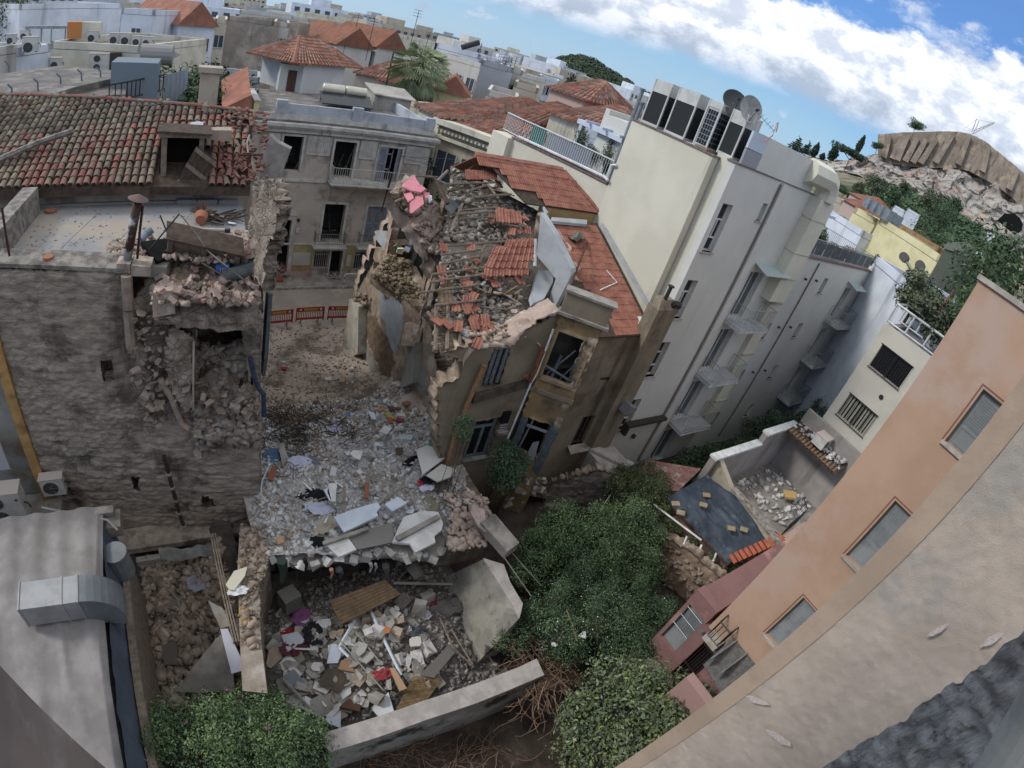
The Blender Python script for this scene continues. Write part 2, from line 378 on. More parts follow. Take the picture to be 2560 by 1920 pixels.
def rocks(name,pts,sizes,mat,parent=None,flat=.6,seed=1,elong=1.5,**tags):
 """many broken lumps in one mesh; pts (n,3), sizes (n,)"""
 rs=np.random.RandomState(seed);n=len(pts)
 base=np.array([(-1,-1,-1),(1,-1,-1),(1,1,-1),(-1,1,-1),(-1,-1,1),(1,-1,1),(1,1,1),(-1,1,1)],float)
 V=base[None]*(1-rs.rand(n,8,3)*.5)
 V=V*(sizes[:,None,None]*np.stack([rs.uniform(.6,elong,n),rs.uniform(.5,1.1,n),rs.uniform(.25,flat*1.5,n)],1)[:,None,:])
 a,b_,c=rs.uniform(0,6.283,n),rs.normal(0,.55,n),rs.normal(0,.55,n)
 ca,sa,cb,sb,cc,s_c=np.cos(a),np.sin(a),np.cos(b_),np.sin(b_),np.cos(c),np.sin(c)
 Rz=np.stack([np.stack([ca,-sa,0*a],1),np.stack([sa,ca,0*a],1),np.stack([0*a,0*a,1+0*a],1)],1)
 Rx=np.stack([np.stack([1+0*a,0*a,0*a],1),np.stack([0*a,cb,-sb],1),np.stack([0*a,sb,cb],1)],1)
 Ry=np.stack([np.stack([cc,0*a,s_c],1),np.stack([0*a,1+0*a,0*a],1),np.stack([-s_c,0*a,cc],1)],1)
 Rm=Rz@Rx@Ry
 V=np.einsum('nij,nkj->nki',Rm,V)+pts[:,None,:]
 fb=np.array([(0,3,2,1),(4,5,6,7),(0,1,5,4),(1,2,6,5),(2,3,7,6),(3,0,4,7)])
 Fc=(fb[None]+(np.arange(n)*8)[:,None,None]).reshape(-1,4)
 mi=None
 if isinstance(mat,(list,tuple)):mi=np.repeat(rs.choice(len(mat),n,p=None),6)
 return npmesh(name,V.reshape(-1,3),Fc,mat,parent,False,mi,**tags)
def leaves(name,blobs,n,size,mat,parent=None,seed=1,shell=.45,droop=.3,aspect=.45,fold=True,**tags):
 """leaf-sized faces spread through ellipsoid blobs [(x,y,z,rx,ry,rz)]; shell = how much they keep to the outside"""
 rs=np.random.RandomState(seed);B=np.array(blobs,float);w=(B[:,3]*B[:,4]+B[:,3]*B[:,5]+B[:,4]*B[:,5]);w=w/w.sum()
 k=rs.choice(len(B),n,p=w);d=rs.normal(size=(n,3));d/=np.linalg.norm(d,axis=1)[:,None]
 r=1-np.abs(rs.normal(0,shell*.6,n));r=np.clip(r,.05,1.0)
 q=B[k,:3]+d*r[:,None]*B[k,3:6]
 g=vnoise(q[:,0]*2.3,q[:,1]*2.3,q[:,2]*2.3,seed)-.5
 g2=vnoise(q[:,0]*6,q[:,1]*6,q[:,2]*6,seed+3)-.5
 c=B[k,:3]+d*((r+g*.42+g2*.22)[:,None])*B[k,3:6]
 nrm=d*.7+rs.normal(0,.55,(n,3))+np.array([0,0,.35]);nrm/=np.linalg.norm(nrm,axis=1)[:,None]
 t=np.cross(nrm,rs.normal(size=(n,3)));t[:,2]-=droop;t-=nrm*(t*nrm).sum(1)[:,None];t/=np.linalg.norm(t,axis=1)[:,None]
 s=np.cross(nrm,t);L_=size*rs.uniform(.45,1.65,n)[:,None];Wd=L_*aspect
 v0=c-t*L_*.5;v2=c+t*L_*.5;v1=c+s*Wd*.5+nrm*Wd*.2;v3=c-s*Wd*.5+nrm*Wd*.2
 V=np.stack([v0,v1,v2,v3],1).reshape(-1,3);i=np.arange(n)*4
 return npmesh(name,V,np.c_[i,i+1,i+2,i+3],mat,parent,False,None,**tags)
def wallgrid(mb,p0,p1,z0,z1,th,holes,side=1):
 """vertical wall from p0 to p1 (xy), thickness th to the left of the direction * side; holes (u0,u1,za,zb) in metres along"""
 p0=Vector((p0[0],p0[1],0));p1=Vector((p1[0],p1[1],0));d=p1-p0;Lg=d.length;d.normalize();nn=Vector((-d.y,d.x,0))*side*th
 us=sorted({0.0,Lg}|{min(max(h[i],0),Lg)for h in holes for i in(0,1)});zs=sorted({z0,z1}|{min(max(h[i],z0),z1)for h in holes for i in(2,3)})
 def P(u,z,k):q=p0+d*u+nn*k;return(q.x,q.y,z)
 solid={}
 for i in range(len(us)-1):
  for j in range(len(zs)-1):
   uc,zc=(us[i]+us[i+1])/2,(zs[j]+zs[j+1])/2
   solid[i,j]=not any(h[0]<uc<h[1]and h[2]<zc<h[3]for h in holes)
 for(i,j),s_ in solid.items():
  if not s_:continue
  a,b,c,e=us[i],us[i+1],zs[j],zs[j+1]
  mb.quad(P(a,c,0),P(b,c,0),P(b,e,0),P(a,e,0));mb.quad(P(b,c,1),P(a,c,1),P(a,e,1),P(b,e,1))
  if not solid.get((i-1,j)):mb.quad(P(a,c,1),P(a,c,0),P(a,e,0),P(a,e,1))
  if not solid.get((i+1,j)):mb.quad(P(b,c,0),P(b,c,1),P(b,e,1),P(b,e,0))
  if not solid.get((i,j-1)):mb.quad(P(a,c,1),P(b,c,1),P(b,c,0),P(a,c,0))
  if not solid.get((i,j+1)):mb.quad(P(a,e,0),P(b,e,0),P(b,e,1),P(a,e,1))
 return lambda u,z,k=0.0:Vector(P(u,z,k))
def railing(name,pts,h,parent,mat,step=.12,r=.012,rr=.022,bottom=.08,**tags):
 """bars between rails along a polyline; one mesh per railing panel set"""
 mb=MB();pts=[Vector(p)for p in pts];up=Vector((0,0,1))
 for a,b in zip(pts[:-1],pts[1:]):
  mb.tube([a+up*h,b+up*h],rr,5);mb.tube([a+up*bottom,b+up*bottom],rr*.7,4)
  n=max(1,int((b-a).length/step))
  for i in range(n+1):
   q=a.lerp(b,i/n);mb.tube([q+up*bottom,q+up*h],r,4,False)
 return mb.build(name,mat,parent,**tags)
m_earth=M('earth','#6e6257','#8d8072',ns=.6,bump=.6,bs=9,stain='#57504a',stains=.35)
m_citybase=M('city_ground','#6b675f','#56554f',ns=.02,bump=.2,bs=1)
m_asphalt=M('dusty_asphalt','#8a8074','#766d64',ns=.5,bump=.35,bs=40,stain='#9c8c78',stains=.5,bdist=.008)
m_pave=M('pavement','#8b847a','#716b64',ns=1.2,bump=.4,bs=30,stain='#6b4a3c',stains=.6,stain_lo=.62)
m_kerb=M('kerb','#8f8a82','#6f6a64',ns=3,bump=.3)
m_dirt=M('lot_dirt','#8a7e72','#9e9082',ns=.7,bump=.7,bs=14,stain='#5b5148',stains=.55,stain_lo=.47,bdist=.04)
m_whitewall=M('white_wall','#bcc1ca','#adb2ba',ns=.5,bump=.1,streak=('#8f949c',.9,.56))
m_cream=M('cream_wall','#bdb8a6','#a9a492',ns=.5,bump=.1,streak=('#7d786c',1.2,.55))
m_greywall=M('grey_wall','#96928b','#85817a',ns=.6,bump=.15,streak=('#6b6761',1.2,.55))
m_brownwall=M('brown_plaster','#8d8376','#7b7267',ns=.4,bump=.2,stain='#a89d90',stains=.3,streak=('#4f4a45',1.5,.58))
m_yellow=M('yellow_wall','#c3b98d','#b5aa7c',ns=.5,bump=.08,streak=('#9c926d',1.2,.6))
m_roofslab=M('roof_concrete','#6c6763','#57534f',ns=.8,bump=.3,bs=15,stain='#7f7a74',stains=.9)
m_glassd=M('dark_glass','#1c2226',bump=0,rough=.15,spec=.6)
m_glassm=M('mid_glass','#3b444c',bump=0,rough=.2,spec=.6)
m_wframe=M('white_frame','#b4b7b8',bump=0,rough=.5)
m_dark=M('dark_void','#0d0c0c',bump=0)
m_redroof=M('red_tiles','#7c4d38','#6b4332',ns=1.0,bump=.2,isl=.18,stain='#5e4a3e',stains=.7)
m_redroof2=M('terracotta_tiles','#8f5a3e','#7b4d37',ns=1.0,bump=.2,isl=.2,stain='#70503f',stains=.8,hue=.01)
m_metal=M('galvanised','#8d9296','#7b8084',ns=3,bump=.1,rough=.45,metal=.6)
m_white=M('white_paint','#c2c4c4','#aeb0b0',ns=4,bump=.05,rough=.5)
m_darkmetal=M('dark_metal','#2a2b2d',bump=.05,rough=.5)
m_concrete=M('concrete','#87827a','#6f6a63',ns=1.4,bump=.4,bs=20,stain='#5b5751',stains=1.3)
m_leafA=M('leaf_mid','#3b5a2c','#2c4722',ns=.8,lo=.4,hi=.6,bump=0,rough=.6,isl=.35,hue=.03)
m_leafD=M('leaf_dark','#28402a','#1d3322',ns=.8,bump=0,rough=.6,isl=.35,hue=.03)
m_leafO=M('leaf_olive','#56603f','#3d4a31',ns=1.2,bump=0,rough=.7,isl=.3,hue=.03)
m_bark=M('bark','#4c4036','#3a3029',ns=5,bump=.5,bs=40)
def ground():
 n=72;vs=[(0,0,-.7)];rs=[40,90,200,500,1200,3000,7000]
 for r in rs:
  for i in range(n):a=2*math.pi*i/n;vs.append((r*math.cos(a),r*math.sin(a),-.7-(r>1000)*0))
 fs=[(0,1+i,1+(i+1)%n)for i in range(n)]
 for k in range(len(rs)-1):
  for i in range(n):a=1+k*n;fs.append((a+i,a+n+i,a+n+(i+1)%n,a+(i+1)%n))
 me=bpy.data.meshes.new('ground');me.from_pydata(vs,[],fs);me.materials.append(m_citybase);o=bpy.data.objects.new('ground',me);COL.objects.link(o);o['kind']='structure'
ground()
MB().box(-40,60,24.6,29.4,-.3,0).build('road',m_asphalt,kind='structure')
mb=MB();mb.box(-40,60,29.58,31.5,-.3,.13)
mb.build('pavement',m_pave,kind='structure')
mb=MB();x=-8.0
while x<24:mb.box(x,x+.97,29.4,29.575,-.3,.15+R_.uniform(-.006,.006));x+=.99
mb.build('kerb',m_kerb,kind='structure')
def lot_h(X,Y):
 """height of the cleared lot: level at the street, a spill of rubble rising towards the slab"""
 X=np.asarray(X,float);Y=np.asarray(Y,float)
 t=np.clip((20.5-Y)/5.0,0,1);base=t*t*1.7
 edge=np.clip((X-6.8)/2.2,0,1)*np.clip((22-Y)/4,0,1)*1.3
 left=np.clip((3.2-X)/1.5,0,1)*np.clip((22.5-Y)/5,0,1)*.7
 n=fbm(X*.7,Y*.7,0,5,3)-.48;n2=fbm(X*3.1,Y*3.1,0,3,9)-.45
 return base+edge+left+(n*.55+n2*.16)*np.clip((24.8-Y)/3,.06,1)+.02
grid_sheet('lot_ground',lambda u,v:((lambda X,Y:(X,Y,lot_h(X,Y)))(1.2+u*9.3,14.2+v*11.2)),150,170,m_dirt,kind='structure')
grid_sheet('garden_ground',lambda u,v:((lambda X,Y:(X,Y,-.25+.5*fbm(X*.5,Y*.5,0,4,5)))(-14+u*60,-6+v*17.3)),150,60,M('garden_soil','#332b26','#403830',ns=1,bump=.6,bs=14,stain='#4d443a',stains=.8),kind='structure')
def polysheet(name,rows,nu,nv,mat,noise_amp,seed,**tags):
 """rows: list of lists of 3d points (same count); smooth surface through them with relief"""
 A=np.array([[tuple(p)for p in r]for r in rows]);nr,nc=A.shape[:2]
 U=np.linspace(0,nc-1,nu+1);Vv=np.linspace(0,nr-1,nv+1)
 def lerp_cols(P,t):
  i=np.minimum(t.astype(int),P.shape[1]-2);f=(t-i)[None,:,None];return P[:,i]*(1-f)+P[:,i+1]*f
 B=lerp_cols(A,U);i=np.minimum(Vv.astype(int),nr-2);f=(Vv-i)[:,None,None];G=B[i]*(1-f)+B[i+1]*f
 G=G+noise_amp(G,seed)
 nu1=nu+1;k=np.arange(nu*nv);r,c=k//nu,k%nu;a=r*nu1+c
 return npmesh(name,G.reshape(-1,3),np.c_[a,a+1,a+nu1+1,a+nu1],mat,None,True,None,**tags),G
def relief(amp,f,vert=.6):
 def fn(G,seed):
  x,y,z=G[...,0],G[...,1],G[...,2]
  n=fbm(x*f,y*f,z*f,6,seed)-.49;r=np.abs(fbm(x*f*1.7,y*f*1.7,z*f*1.2,4,seed+7)-.49)
  d=(n*1.4-r*1.2)*amp;out=np.zeros_like(G);nd=G[...,:2]/np.linalg.norm(G[...,:2],axis=-1,keepdims=True)
  out[...,0]=-nd[...,0]*d;out[...,1]=-nd[...,1]*d;out[...,2]=d*vert;return out
 return fn
m_hillw=M('hill_ground','#6f6550','#4b5237',ns=.02,lo=.42,hi=.55,bump=.4,bs=.4,bdist=1.0)
c3=T(1250,0);sil=[(60,560),(200,528),(290,520),(380,498),(520,484),(590,474),(650,478),(740,505),(820,560),(960,645),(1080,712),(1175,765),(1320,850)]
top=[PD(c3(*q),900)for q in sil]
rows=[]
for f_,dd in((0,620),(.45,740),(.8,830),(1,900),(.85,980),(0,1250)):
 rows.append([Vector((p.x*dd/900,p.y*dd/900,-2+(p.z+2)*f_-(1 if f_==1 else 0)))for p in top])
hill,HG=polysheet('hill',rows,130,50,m_hillw,relief(6,.02,.5),4,kind='structure')
def tufts(name,G,n,size,mats,seed,lo,hi,keep=None,**tags):
 """little leafy tree crowns standing on a terrain grid"""
 rs=np.random.RandomState(seed);nv,nu=G.shape[:2];pts=[]
 while len(pts)<n:
  i,j=rs.randint(int(nv*lo),int(nv*hi)),rs.randint(0,nu);p=G[i,j]+rs.normal(0,1.5,3)*np.array([1,1,0])
  if keep is None or keep(p,i/nv,j/nu,rs):pts.append((*p,rs.uniform(.55,1.3)))
 P=np.array(pts);m=70;V=[];F=[]
 c=np.repeat(P[:,:3],m,0);s=np.repeat(P[:,3],m)*size;d=rs.normal(size=(len(c),3));d/=np.linalg.norm(d,axis=1)[:,None]
 q=c+d*s[:,None]*np.array([.55,.55,.5])+np.array([0,0,1])*s[:,None]*.45
 t=rs.normal(size=q.shape);t/=np.linalg.norm(t,axis=1)[:,None];b=np.cross(t,d);w=s[:,None]*.12
 V=np.stack([q-t*w,q+b*w,q+t*w,q-b*w],1).reshape(-1,3);i=np.arange(len(q))*4
 return npmesh(name,V,np.c_[i,i+1,i+2,i+3],mats,None,False,None,**tags)
m_pine=M('hill_trees','#33442c','#435236',ns=.05,bump=0,rough=.9,isl=.4,hue=.02)
tufts('hill_woods',HG,3000,9,m_pine,3,.05,.62,lambda p,a,b,rs:fbm(p[0]*.02,p[1]*.02,0,3,8)>.40 or rs.rand()<.1,kind='stuff',label='dark pine wood covering the far round hill',cat='woods')
pm=PD(c3(737,505),895);hh=PD(c3(742,470),895).z-pm.z
mb=MB();mb.box(pm.x-4,pm.x+4,pm.y-2,pm.y+2,pm.z-4,pm.z+hh*.7);mb.box(pm.x-2.2,pm.x+3.4,pm.y-1.8,pm.y+1.8,pm.z+hh*.7,pm.z+hh)
mb.build('monument',M('far_marble','#93806f','#7d6c5c',ns=.5),label='small ruined stone monument on the crest of the far hill',cat='monument')
c4=T(1860,0)
r3=[(1880,370),(1985,383),(2075,402),(2145,397),(2203,383),(2290,393),(2390,396),(2440,404),(2500,436),(2565,508),(2650,620)]
r2=[(1880,400),(1985,402),(2075,425),(2150,440),(2190,458),(2270,485),(2350,505),(2430,560),(2500,605),(2560,655),(2650,780)]
r1=[(1880,440),(1985,436),(2060,465),(2130,490),(2180,515),(2250,560),(2330,610),(2420,670),(2480,715),(2560,790),(2650,890)]
R3=[PD(q,335)for q in r3];R2=[PD(q,305)for q in r2];R1=[PD(q,215)for q in r1]
R0=[Vector((p.x*.45,p.y*.45,1.5))for p in R1];R4=[Vector((p.x*1.05,p.y*1.05,p.z+1))for p in R3];R5=[Vector((p.x*1.5,p.y*1.5,0))for p in R3]
R25=[a.lerp(b,.35)*1.0 for a,b in zip(R2,R3)]
m_rock=M('rock','#aca69d','#9c938a',ns=.06,bump=1,bs=.35,bdist=2.2,stain='#6a615b',stains=.16,stain_lo=.6,crack=.08,streak=('#a88c7c',.12,.5,.4))
m_slope=M('hill_slope','#7d705e','#4f5239',ns=.08,bump=.6,bs=.8,bdist=.5)
polysheet('hill_slope',[R0,R1,R2],170,60,m_slope,relief(5,.05,.4),14,kind='structure')
hs=bpy.data.objects['hill_slope'];SG=np.array([v.co[:]for v in hs.data.vertices]).reshape(61,171,3)
rk,RG=polysheet('rock_cliff',[R2,R25,R3,R4,R5],330,170,m_rock,relief(18,.06,.12),24,kind='structure')
pc=PD(T(1860,450)(2100,330),296)
mb=MB();ring=[PD(T(1860,450)(a,b),292)for a,b in((2030,290),(2060,262),(2100,268),(2135,262),(2180,300),(2206,350),(2190,400),(2140,420),(2090,380),(2045,345),(2010,310))]
mb.ext(ring,(pc.x*.03,pc.y*.03,0));mb.build('cave',m_dark,label='dark cave mouth at the foot of the great rock',cat='cave')
wt=[(1060,1060),(1270,1045),(1430,1040),(1690,1038),(1790,1060),(1900,1112),(2100,1272),(2212,1370),(2480,1640)]
wb=[(1085,1225),(1290,1260),(1450,1275),(1690,1275),(1810,1300),(1960,1380),(2140,1500),(2280,1660),(2480,1950)]
fw_=empty('fortress_wall',PD(c4(1690,1250),333),'long ochre fortress wall crowning the rock at the upper right','fortress')
m_fort=M('fortress_stone','#86796c','#75685b',ns=.12,bump=.6,bs=1.2,bdist=.5,streak=('#5c4e40',.35,.5,.25),stain='#9c8c76',stains=.15)
A=[PD(c4(*q),328)-Vector((0,0,4))for q in wb];Bt=[PD(c4(*q),331)for q in wt]
o0=Vector(fw_.location);mb=MB()
for i in range(len(A)-1):
 n_=4
 for j in range(n_):
  a,b,c,d=A[i].lerp(A[i+1],j/n_),A[i].lerp(A[i+1],(j+1)/n_),Bt[i].lerp(Bt[i+1],(j+1)/n_),Bt[i].lerp(Bt[i+1],j/n_)
  c=c+Vector((0,0,R_.uniform(-.3,.3)))
  k=Vector((c.x,c.y,0)).normalized()*6;mb.ext([p for p in(a,b,c,d)],k)
mb.build('wall',m_fort,fw_)
for q0,q1 in(((1180,1240),(1245,1085)),((1215,1250),(1290,1080)),((1280,1260),(1370,1090)),((1340,1270),(1440,1100)),((1400,1275),(1520,1100)),((1520,1270),(1650,1060)),((1700,1285),(1780,1065)),((1110,1230),(1150,1065)),((1890,1340),(1935,1150)),((2100,1480),(2160,1340))):
 a,b=PD(c4(*q0),325)-Vector((0,0,1)),PD(c4(*q1),328);w=Vector((a.y,-a.x,0)).normalized()*1.7;k=Vector((a.x,a.y,0)).normalized()*7
 MB().ext([a-w,a+w,b+w*.8,b-w*.8],k).build('buttress',m_fort,fw_)
cr=empty('crane',PD(c4(1810,1050),345),'white lattice crane arm reaching out above the fortress wall','crane');co_=Vector(cr.location)
m_crane=M('crane_white','#a9a39a',bump=0)
def lattice(p0,p1,w,par,name):
 mb=MB();up=Vector((0,0,w));n=9
 mb.tube([p0,p1],.22,4);mb.tube([p0+up,p1+up*.4],.22,4)
 for i in range(n):mb.tube([p0.lerp(p1,i/n)+(up*(1-.6*i/n)if i%2 else Vector()),p0.lerp(p1,(i+1)/n)+(Vector()if i%2 else up*(1-.6*(i+1)/n))],.14,4)
 return mb.build(name,m_crane,par)
q=lambda a,b:PD(c4(a,b),345)
lattice(q(1800,1060),q(1975,975),2.2,cr,'jib');lattice(q(1800,1040),q(1835,945),1.5,cr,'mast');lattice(q(1830,1020),q(1853,962),1.2,cr,'backstay')
MB().tube([q(1750,1010),q(1835,945),q(1975,972)],.1,4).build('cable',m_crane,cr)
def conifer(p,h,r,mat,label,cat='tree',kind='cypress',seed=1,n=None,group=None,leaf=None):
 t=empty({'cypress':'cypress_tree','pine':'pine_tree','fir':'fir_tree','round':'leafy_tree'}[kind],p,label,cat,group,local=True)
 MB().tube([(0,0,-.5),(0,0,h*.6)],h*.02+.05,6,r2=h*.012).build('trunk',m_bark,t)
 rs=random.Random(seed);bl=[]
 if kind=='cypress':
  for i in range(9):f=i/8;bl.append((rs.uniform(-.1,.1)*r,rs.uniform(-.1,.1)*r,h*(.1+.86*f),r*(1-abs(f-.35)**1.5*1.6)*.9,r*(1-abs(f-.35)**1.5*1.6)*.9,h*.1))
  bl[-1]=(0,0,h*.94,r*.18,r*.18,h*.08)
 elif kind=='fir':
  for i in range(8):f=i/7;bl.append((rs.uniform(-.15,.15)*r,rs.uniform(-.15,.15)*r,h*(.15+.8*f),r*(1.05-f),r*(1.05-f),h*.045))
 elif kind=='pine':
  for i in range(14):a=rs.uniform(0,6.28);q_=rs.uniform(0,.75);bl.append((math.cos(a)*r*q_,math.sin(a)*r*q_,h*rs.uniform(.72,.92),r*.42,r*.42,h*.11))
  for i in range(5):a=i*1.26;MB_=MB().tube([(0,0,h*.5),(math.cos(a)*r*.6,math.sin(a)*r*.6,h*.78)],h*.012+.02,5).build('limb',m_bark,t)
 else:
  for i in range(12):a=rs.uniform(0,6.28);q_=rs.uniform(0,.6);bl.append((math.cos(a)*r*q_,math.sin(a)*r*q_,h*rs.uniform(.38,.85),r*rs.uniform(.35,.55),r*rs.uniform(.35,.55),h*.16))
 leaves('crown',bl,n or 1400,leaf or max(.3,h*.075),mat,t,seed,shell=.5)
 return t
for i,(kind,b,tp,d,rr,lab)in enumerate([('fir',(395,1200),(430,1068),230,3.4,'dark spreading fir rising just beyond the white hotel roof'),('fir',(478,1225),(520,1110),235,2.6,'second smaller fir to the right of the big one by the hotel'),('cypress',(540,1240),(588,1125),240,1.9,'leaning cypress between the firs and the stone pine'),('cypress',(610,1260),(630,1205),240,1.6,'shortest bushy cypress below the skyline'),('cypress',(680,1270),(732,1135),240,2.4,'broad dark cypress touching the round stone pine'),('cypress',(890,1210),(950,1068),260,1.7,'tall slim cypress alone on the skyline right of the stone pine'),('pine',(795,1340),(825,1165),225,8.2,'umbrella stone pine with a wide round crown on the slope'),('round',(1340,1040),(1370,950),350,7.5,'dark wind-bent tree standing on top of the fortress wall'),('round',(1040,1205),(1060,1110),320,4.5,'green tree at the left foot of the fortress wall'),('round',(490,1320),(490,1245),200,4.2,'round bush-like tree behind the hotel terrace'),('cypress',(620,1370),(620,1280),190,1.6,'small dark cypress low on the slope'),('round',(770,1560),(740,1420),150,5.0,'dark rounded tree beside the red roofs under the slope')]):
 p=PD(c4(*b),d);h=(PD(c4(*tp),d).z-p.z)*1.02
 conifer(p,max(h,2),rr,m_leafD if kind!='round' else m_leafA,lab,'tree',kind,30+i,3600)
tufts('slope_woods',SG,1500,4.2,m_leafA,5,.15,.98,lambda p,a,b,rs:b>.28 and b<.8 and fbm(p[0]*.05,p[1]*.05,0,3,2)>.52+.05*(b>.75)-.1*(a<.8),kind='stuff',label='mixed green trees and scrub covering the slope under the rock',cat='woods')
for i,(a,b,s_)in enumerate([((1040,1480),160,6),((1180,1590),150,6),((1490,1640),150,7.5),((1260,1500),180,5),((900,1500),160,4),((1650,1640),140,5)]):
 p=PD(c4(*a),b);conifer(Vector((p.x,p.y,p.z-s_*.6)),s_*1.2,s_*.55,m_leafA if i%2 else m_leafO,['bright green tree below the cliff nearest the white chapel','second green tree below the cliff','largest green tree under the cliff face','small green tree high against the rock','olive tree over the red roofs','olive green tree at the right foot of the cliff'][i],'tree','round',70+i,1600)
m_hotel=M('hotel_render','#b9b9b3','#b1b1ab',ns=.35,bump=.12,bs=60,streak=('#9b9a94',.9,.62,.1))
m_hotelb=M('hotel_render_beige','#bdb9a8','#b4b09f',ns=.4,bump=.12,bs=60,streak=('#98907c',1.0,.6,.1))
m_coping=M('rusty_coping','#7a6560','#5e5450',ns=6,bump=.3)
m_slabgrey=M('balcony_slab','#a5a8a8','#8f9294',ns=2,bump=.15)
m_stonesill=M('sill_stone','#a49d94','#8d867d',ns=4,bump=.1)
m_curtain=M('curtain','#59656a','#7d878a',ns=9,stretch=(6,6,.3),bump=0)
m_interior=M('interior','#5f5b55','#4a4743',bump=.1)
def window_unit(par,X0,X1,z0,z1,Y,depth=.18,split=None,frame=m_wframe,glass=m_glassd,sill=True,fw=.06,axis='Y',sgn=1,name='window',transom=None,bars=1,sillmat=None):
 """window set back in an opening of a wall on plane Y (or X when axis='X'); sgn=+1: the wall body lies on the + side"""
 def bx(mb,u0,u1,w0,w1,a,b):
  lo,hi=Y+sgn*a,Y+sgn*b
  if axis=='Y':mb.box(u0,u1,lo,hi,w0,w1)
  else:mb.box(lo,hi,u0,u1,w0,w1)
 mb=MB()
 bx(mb,X0,X0+fw,z0,z1,depth,depth+.06);bx(mb,X1-fw,X1,z0,z1,depth,depth+.06)
 bx(mb,X0+fw,X1-fw,z1-fw,z1,depth,depth+.06);bx(mb,X0+fw,X1-fw,z0,z0+fw,depth,depth+.06)
 zt=z1-fw
 if transom:
  for t in transom:bx(mb,X0+fw,X1-fw,z0+t-fw/2,z0+t+fw/2,depth,depth+.055)
 a0,a1=(z0+transom[0],z0+transom[1])if transom and len(transom)>1 else((z0,z0+transom[0])if transom else(z0,z1))
 for i in range(1,bars+1):
  u=X0+(X1-X0)*i/(bars+1);bx(mb,u-fw*.5,u+fw*.5,a0+fw/2,a1-fw/2,depth-.005,depth+.05)
 w=mb.build(name,frame,par)
 g=MB();bx(g,X0+fw*.5,X1-fw*.5,z0+fw*.5,z1-fw*.5,depth+.065,depth+.085);g.build('pane',glass,w)
 if sill:s_=MB();bx(s_,X0-.07,X1+.07,z0-.05,z0,-.07,depth-.01);s_.build('sill',sillmat or m_stonesill,w)
 return w
hot=empty('hotel',(16.5,11.5,-.5),'tall pale hotel with a blank side wall and rooftop cooling cabinets','hotel')
HY=11.5
holesA=[(16.79,17.46,11.60,13.60),(16.79,17.46,8.62,10.36),(16.79,17.62,5.70,7.46),(16.79,17.62,2.75,4.45),(16.85,17.55,.6,1.6),(19.36,19.72,13.28,14.05)]
holesB=[(20.92,22.1,z,z+2.38)for z in(8.65,5.65,2.65)]+[(20.9,22.2,-.4,1.9)]
holesW=[(x,x+.55,z+.05,z+1.0)for x in(25.5,29.4)for z in(10.15,7.15,4.15,1.15)]
holesC=[(33.2,34.1,z,z+2.2)for z in(8.55,5.55,2.55)]
mb=MB();wallgrid(mb,(16.5,HY),(24.4,HY),-.7,15.1,.35,[(a-16.5,b-16.5,c,d)for a,b,c,d in holesA+holesB])
wallgrid(mb,(24.4,HY+.25),(36.0,HY+.25),-.7,12.1,.35,[(a-24.4,b-24.4,c,d)for a,b,c,d in holesW+holesC])
mb.box(24.36,24.4,HY,HY+.6,-.7,15.1)
mb.build('garden_wall',m_hotel,hot)
MB().box(16.1,16.45,12.24,16.75,-.7,15.0).build('side_wall',m_hotelb,hot)
MB().ext([(16.5,11.853,-.7),(16.5,12.4,-.7),(16.5,12.4,15.2),(16.5,11.853,15.2)],(.3,0,0)).build('corner_pier',m_hotelb,hot)
mb=MB();mb.ext([(16.1,16.75,-.5),(14.7,22.6,-.5),(14.7,22.6,12.1),(16.1,16.75,12.02)],(.4,.05,0));mb.box(14.4,15.2,22.6,24.2,-.5,12.1)
mb.build('lower_side_wall',m_hotelb,hot)
MB().box(16.8,24.36,HY+.36,19,-.5,14.75).box(16.8,19,19,19.3,-.5,15).build('core',m_hotel,hot)
MB().box(24.4,36,12.2,22,-.5,11.75).box(35.9,36.05,HY+.3,22,-.5,12.1).build('wing',m_hotel,hot)
MB().ext([(16.3,16.9,11.6),(15.2,24,11.6),(34,24,11.6),(34,16.9,11.6)],(0,0,.12)).build('terrace_floor',m_slabgrey,hot)
mb=MB();mb.box(16.05,16.5,12.2,16.8,15.0,15.06);mb.box(16.45,24.4,HY-.04,HY+.4,15.1,15.15);mb.box(24.45,36.1,HY+.2,HY+.65,12.1,12.2)
mb.ext([(16.02,16.8,12.06),(14.62,22.7,12.12),(14.62,22.7,12.2),(16.02,16.8,12.14)],(.5,.05,0))
mb.build('coping',m_coping,hot)
MB().box(17.85,22.6,HY+.02,17,15.15,16.46).build('penthouse',m_hotel,hot)
MB().box(16.72,17.8,HY-.03,HY+.06,15.16,15.75).build('grey_panel',M('panel_grey','#85888f',bump=0),hot)
MB().box(16.72,17.8,HY-.03,HY+.06,15.78,16.42).build('light_panel',M('panel_light','#a9b3c0',bump=0),hot)
for(a,b,c,d)in holesA:
 if b-a>.5:window_unit(hot,a,b,c,d,HY,.16,transom=((d-c)*.28,(d-c)*.66)if d-c>1.2 else None,bars=1)
 else:window_unit(hot,a,b,c,d,HY,.16,bars=0)
for(a,b,c,d)in holesW:window_unit(hot,a,b,c,d,HY+.25,.14,bars=0)
m_doorglass=M('hotel_door_glass','#39444a','#56636a',ns=4,stretch=(5,5,.4),bump=0,rough=.25,spec=.6)
for(a,b,c,d)in holesB:window_unit(hot,a,b,c,d,HY,.2,bars=1,glass=m_doorglass,sill=False,name='balcony_door')
for(a,b,c,d)in holesC:window_unit(hot,a,b,c,d,HY+.25,.2,bars=1,glass=m_doorglass,sill=False,name='balcony_door')
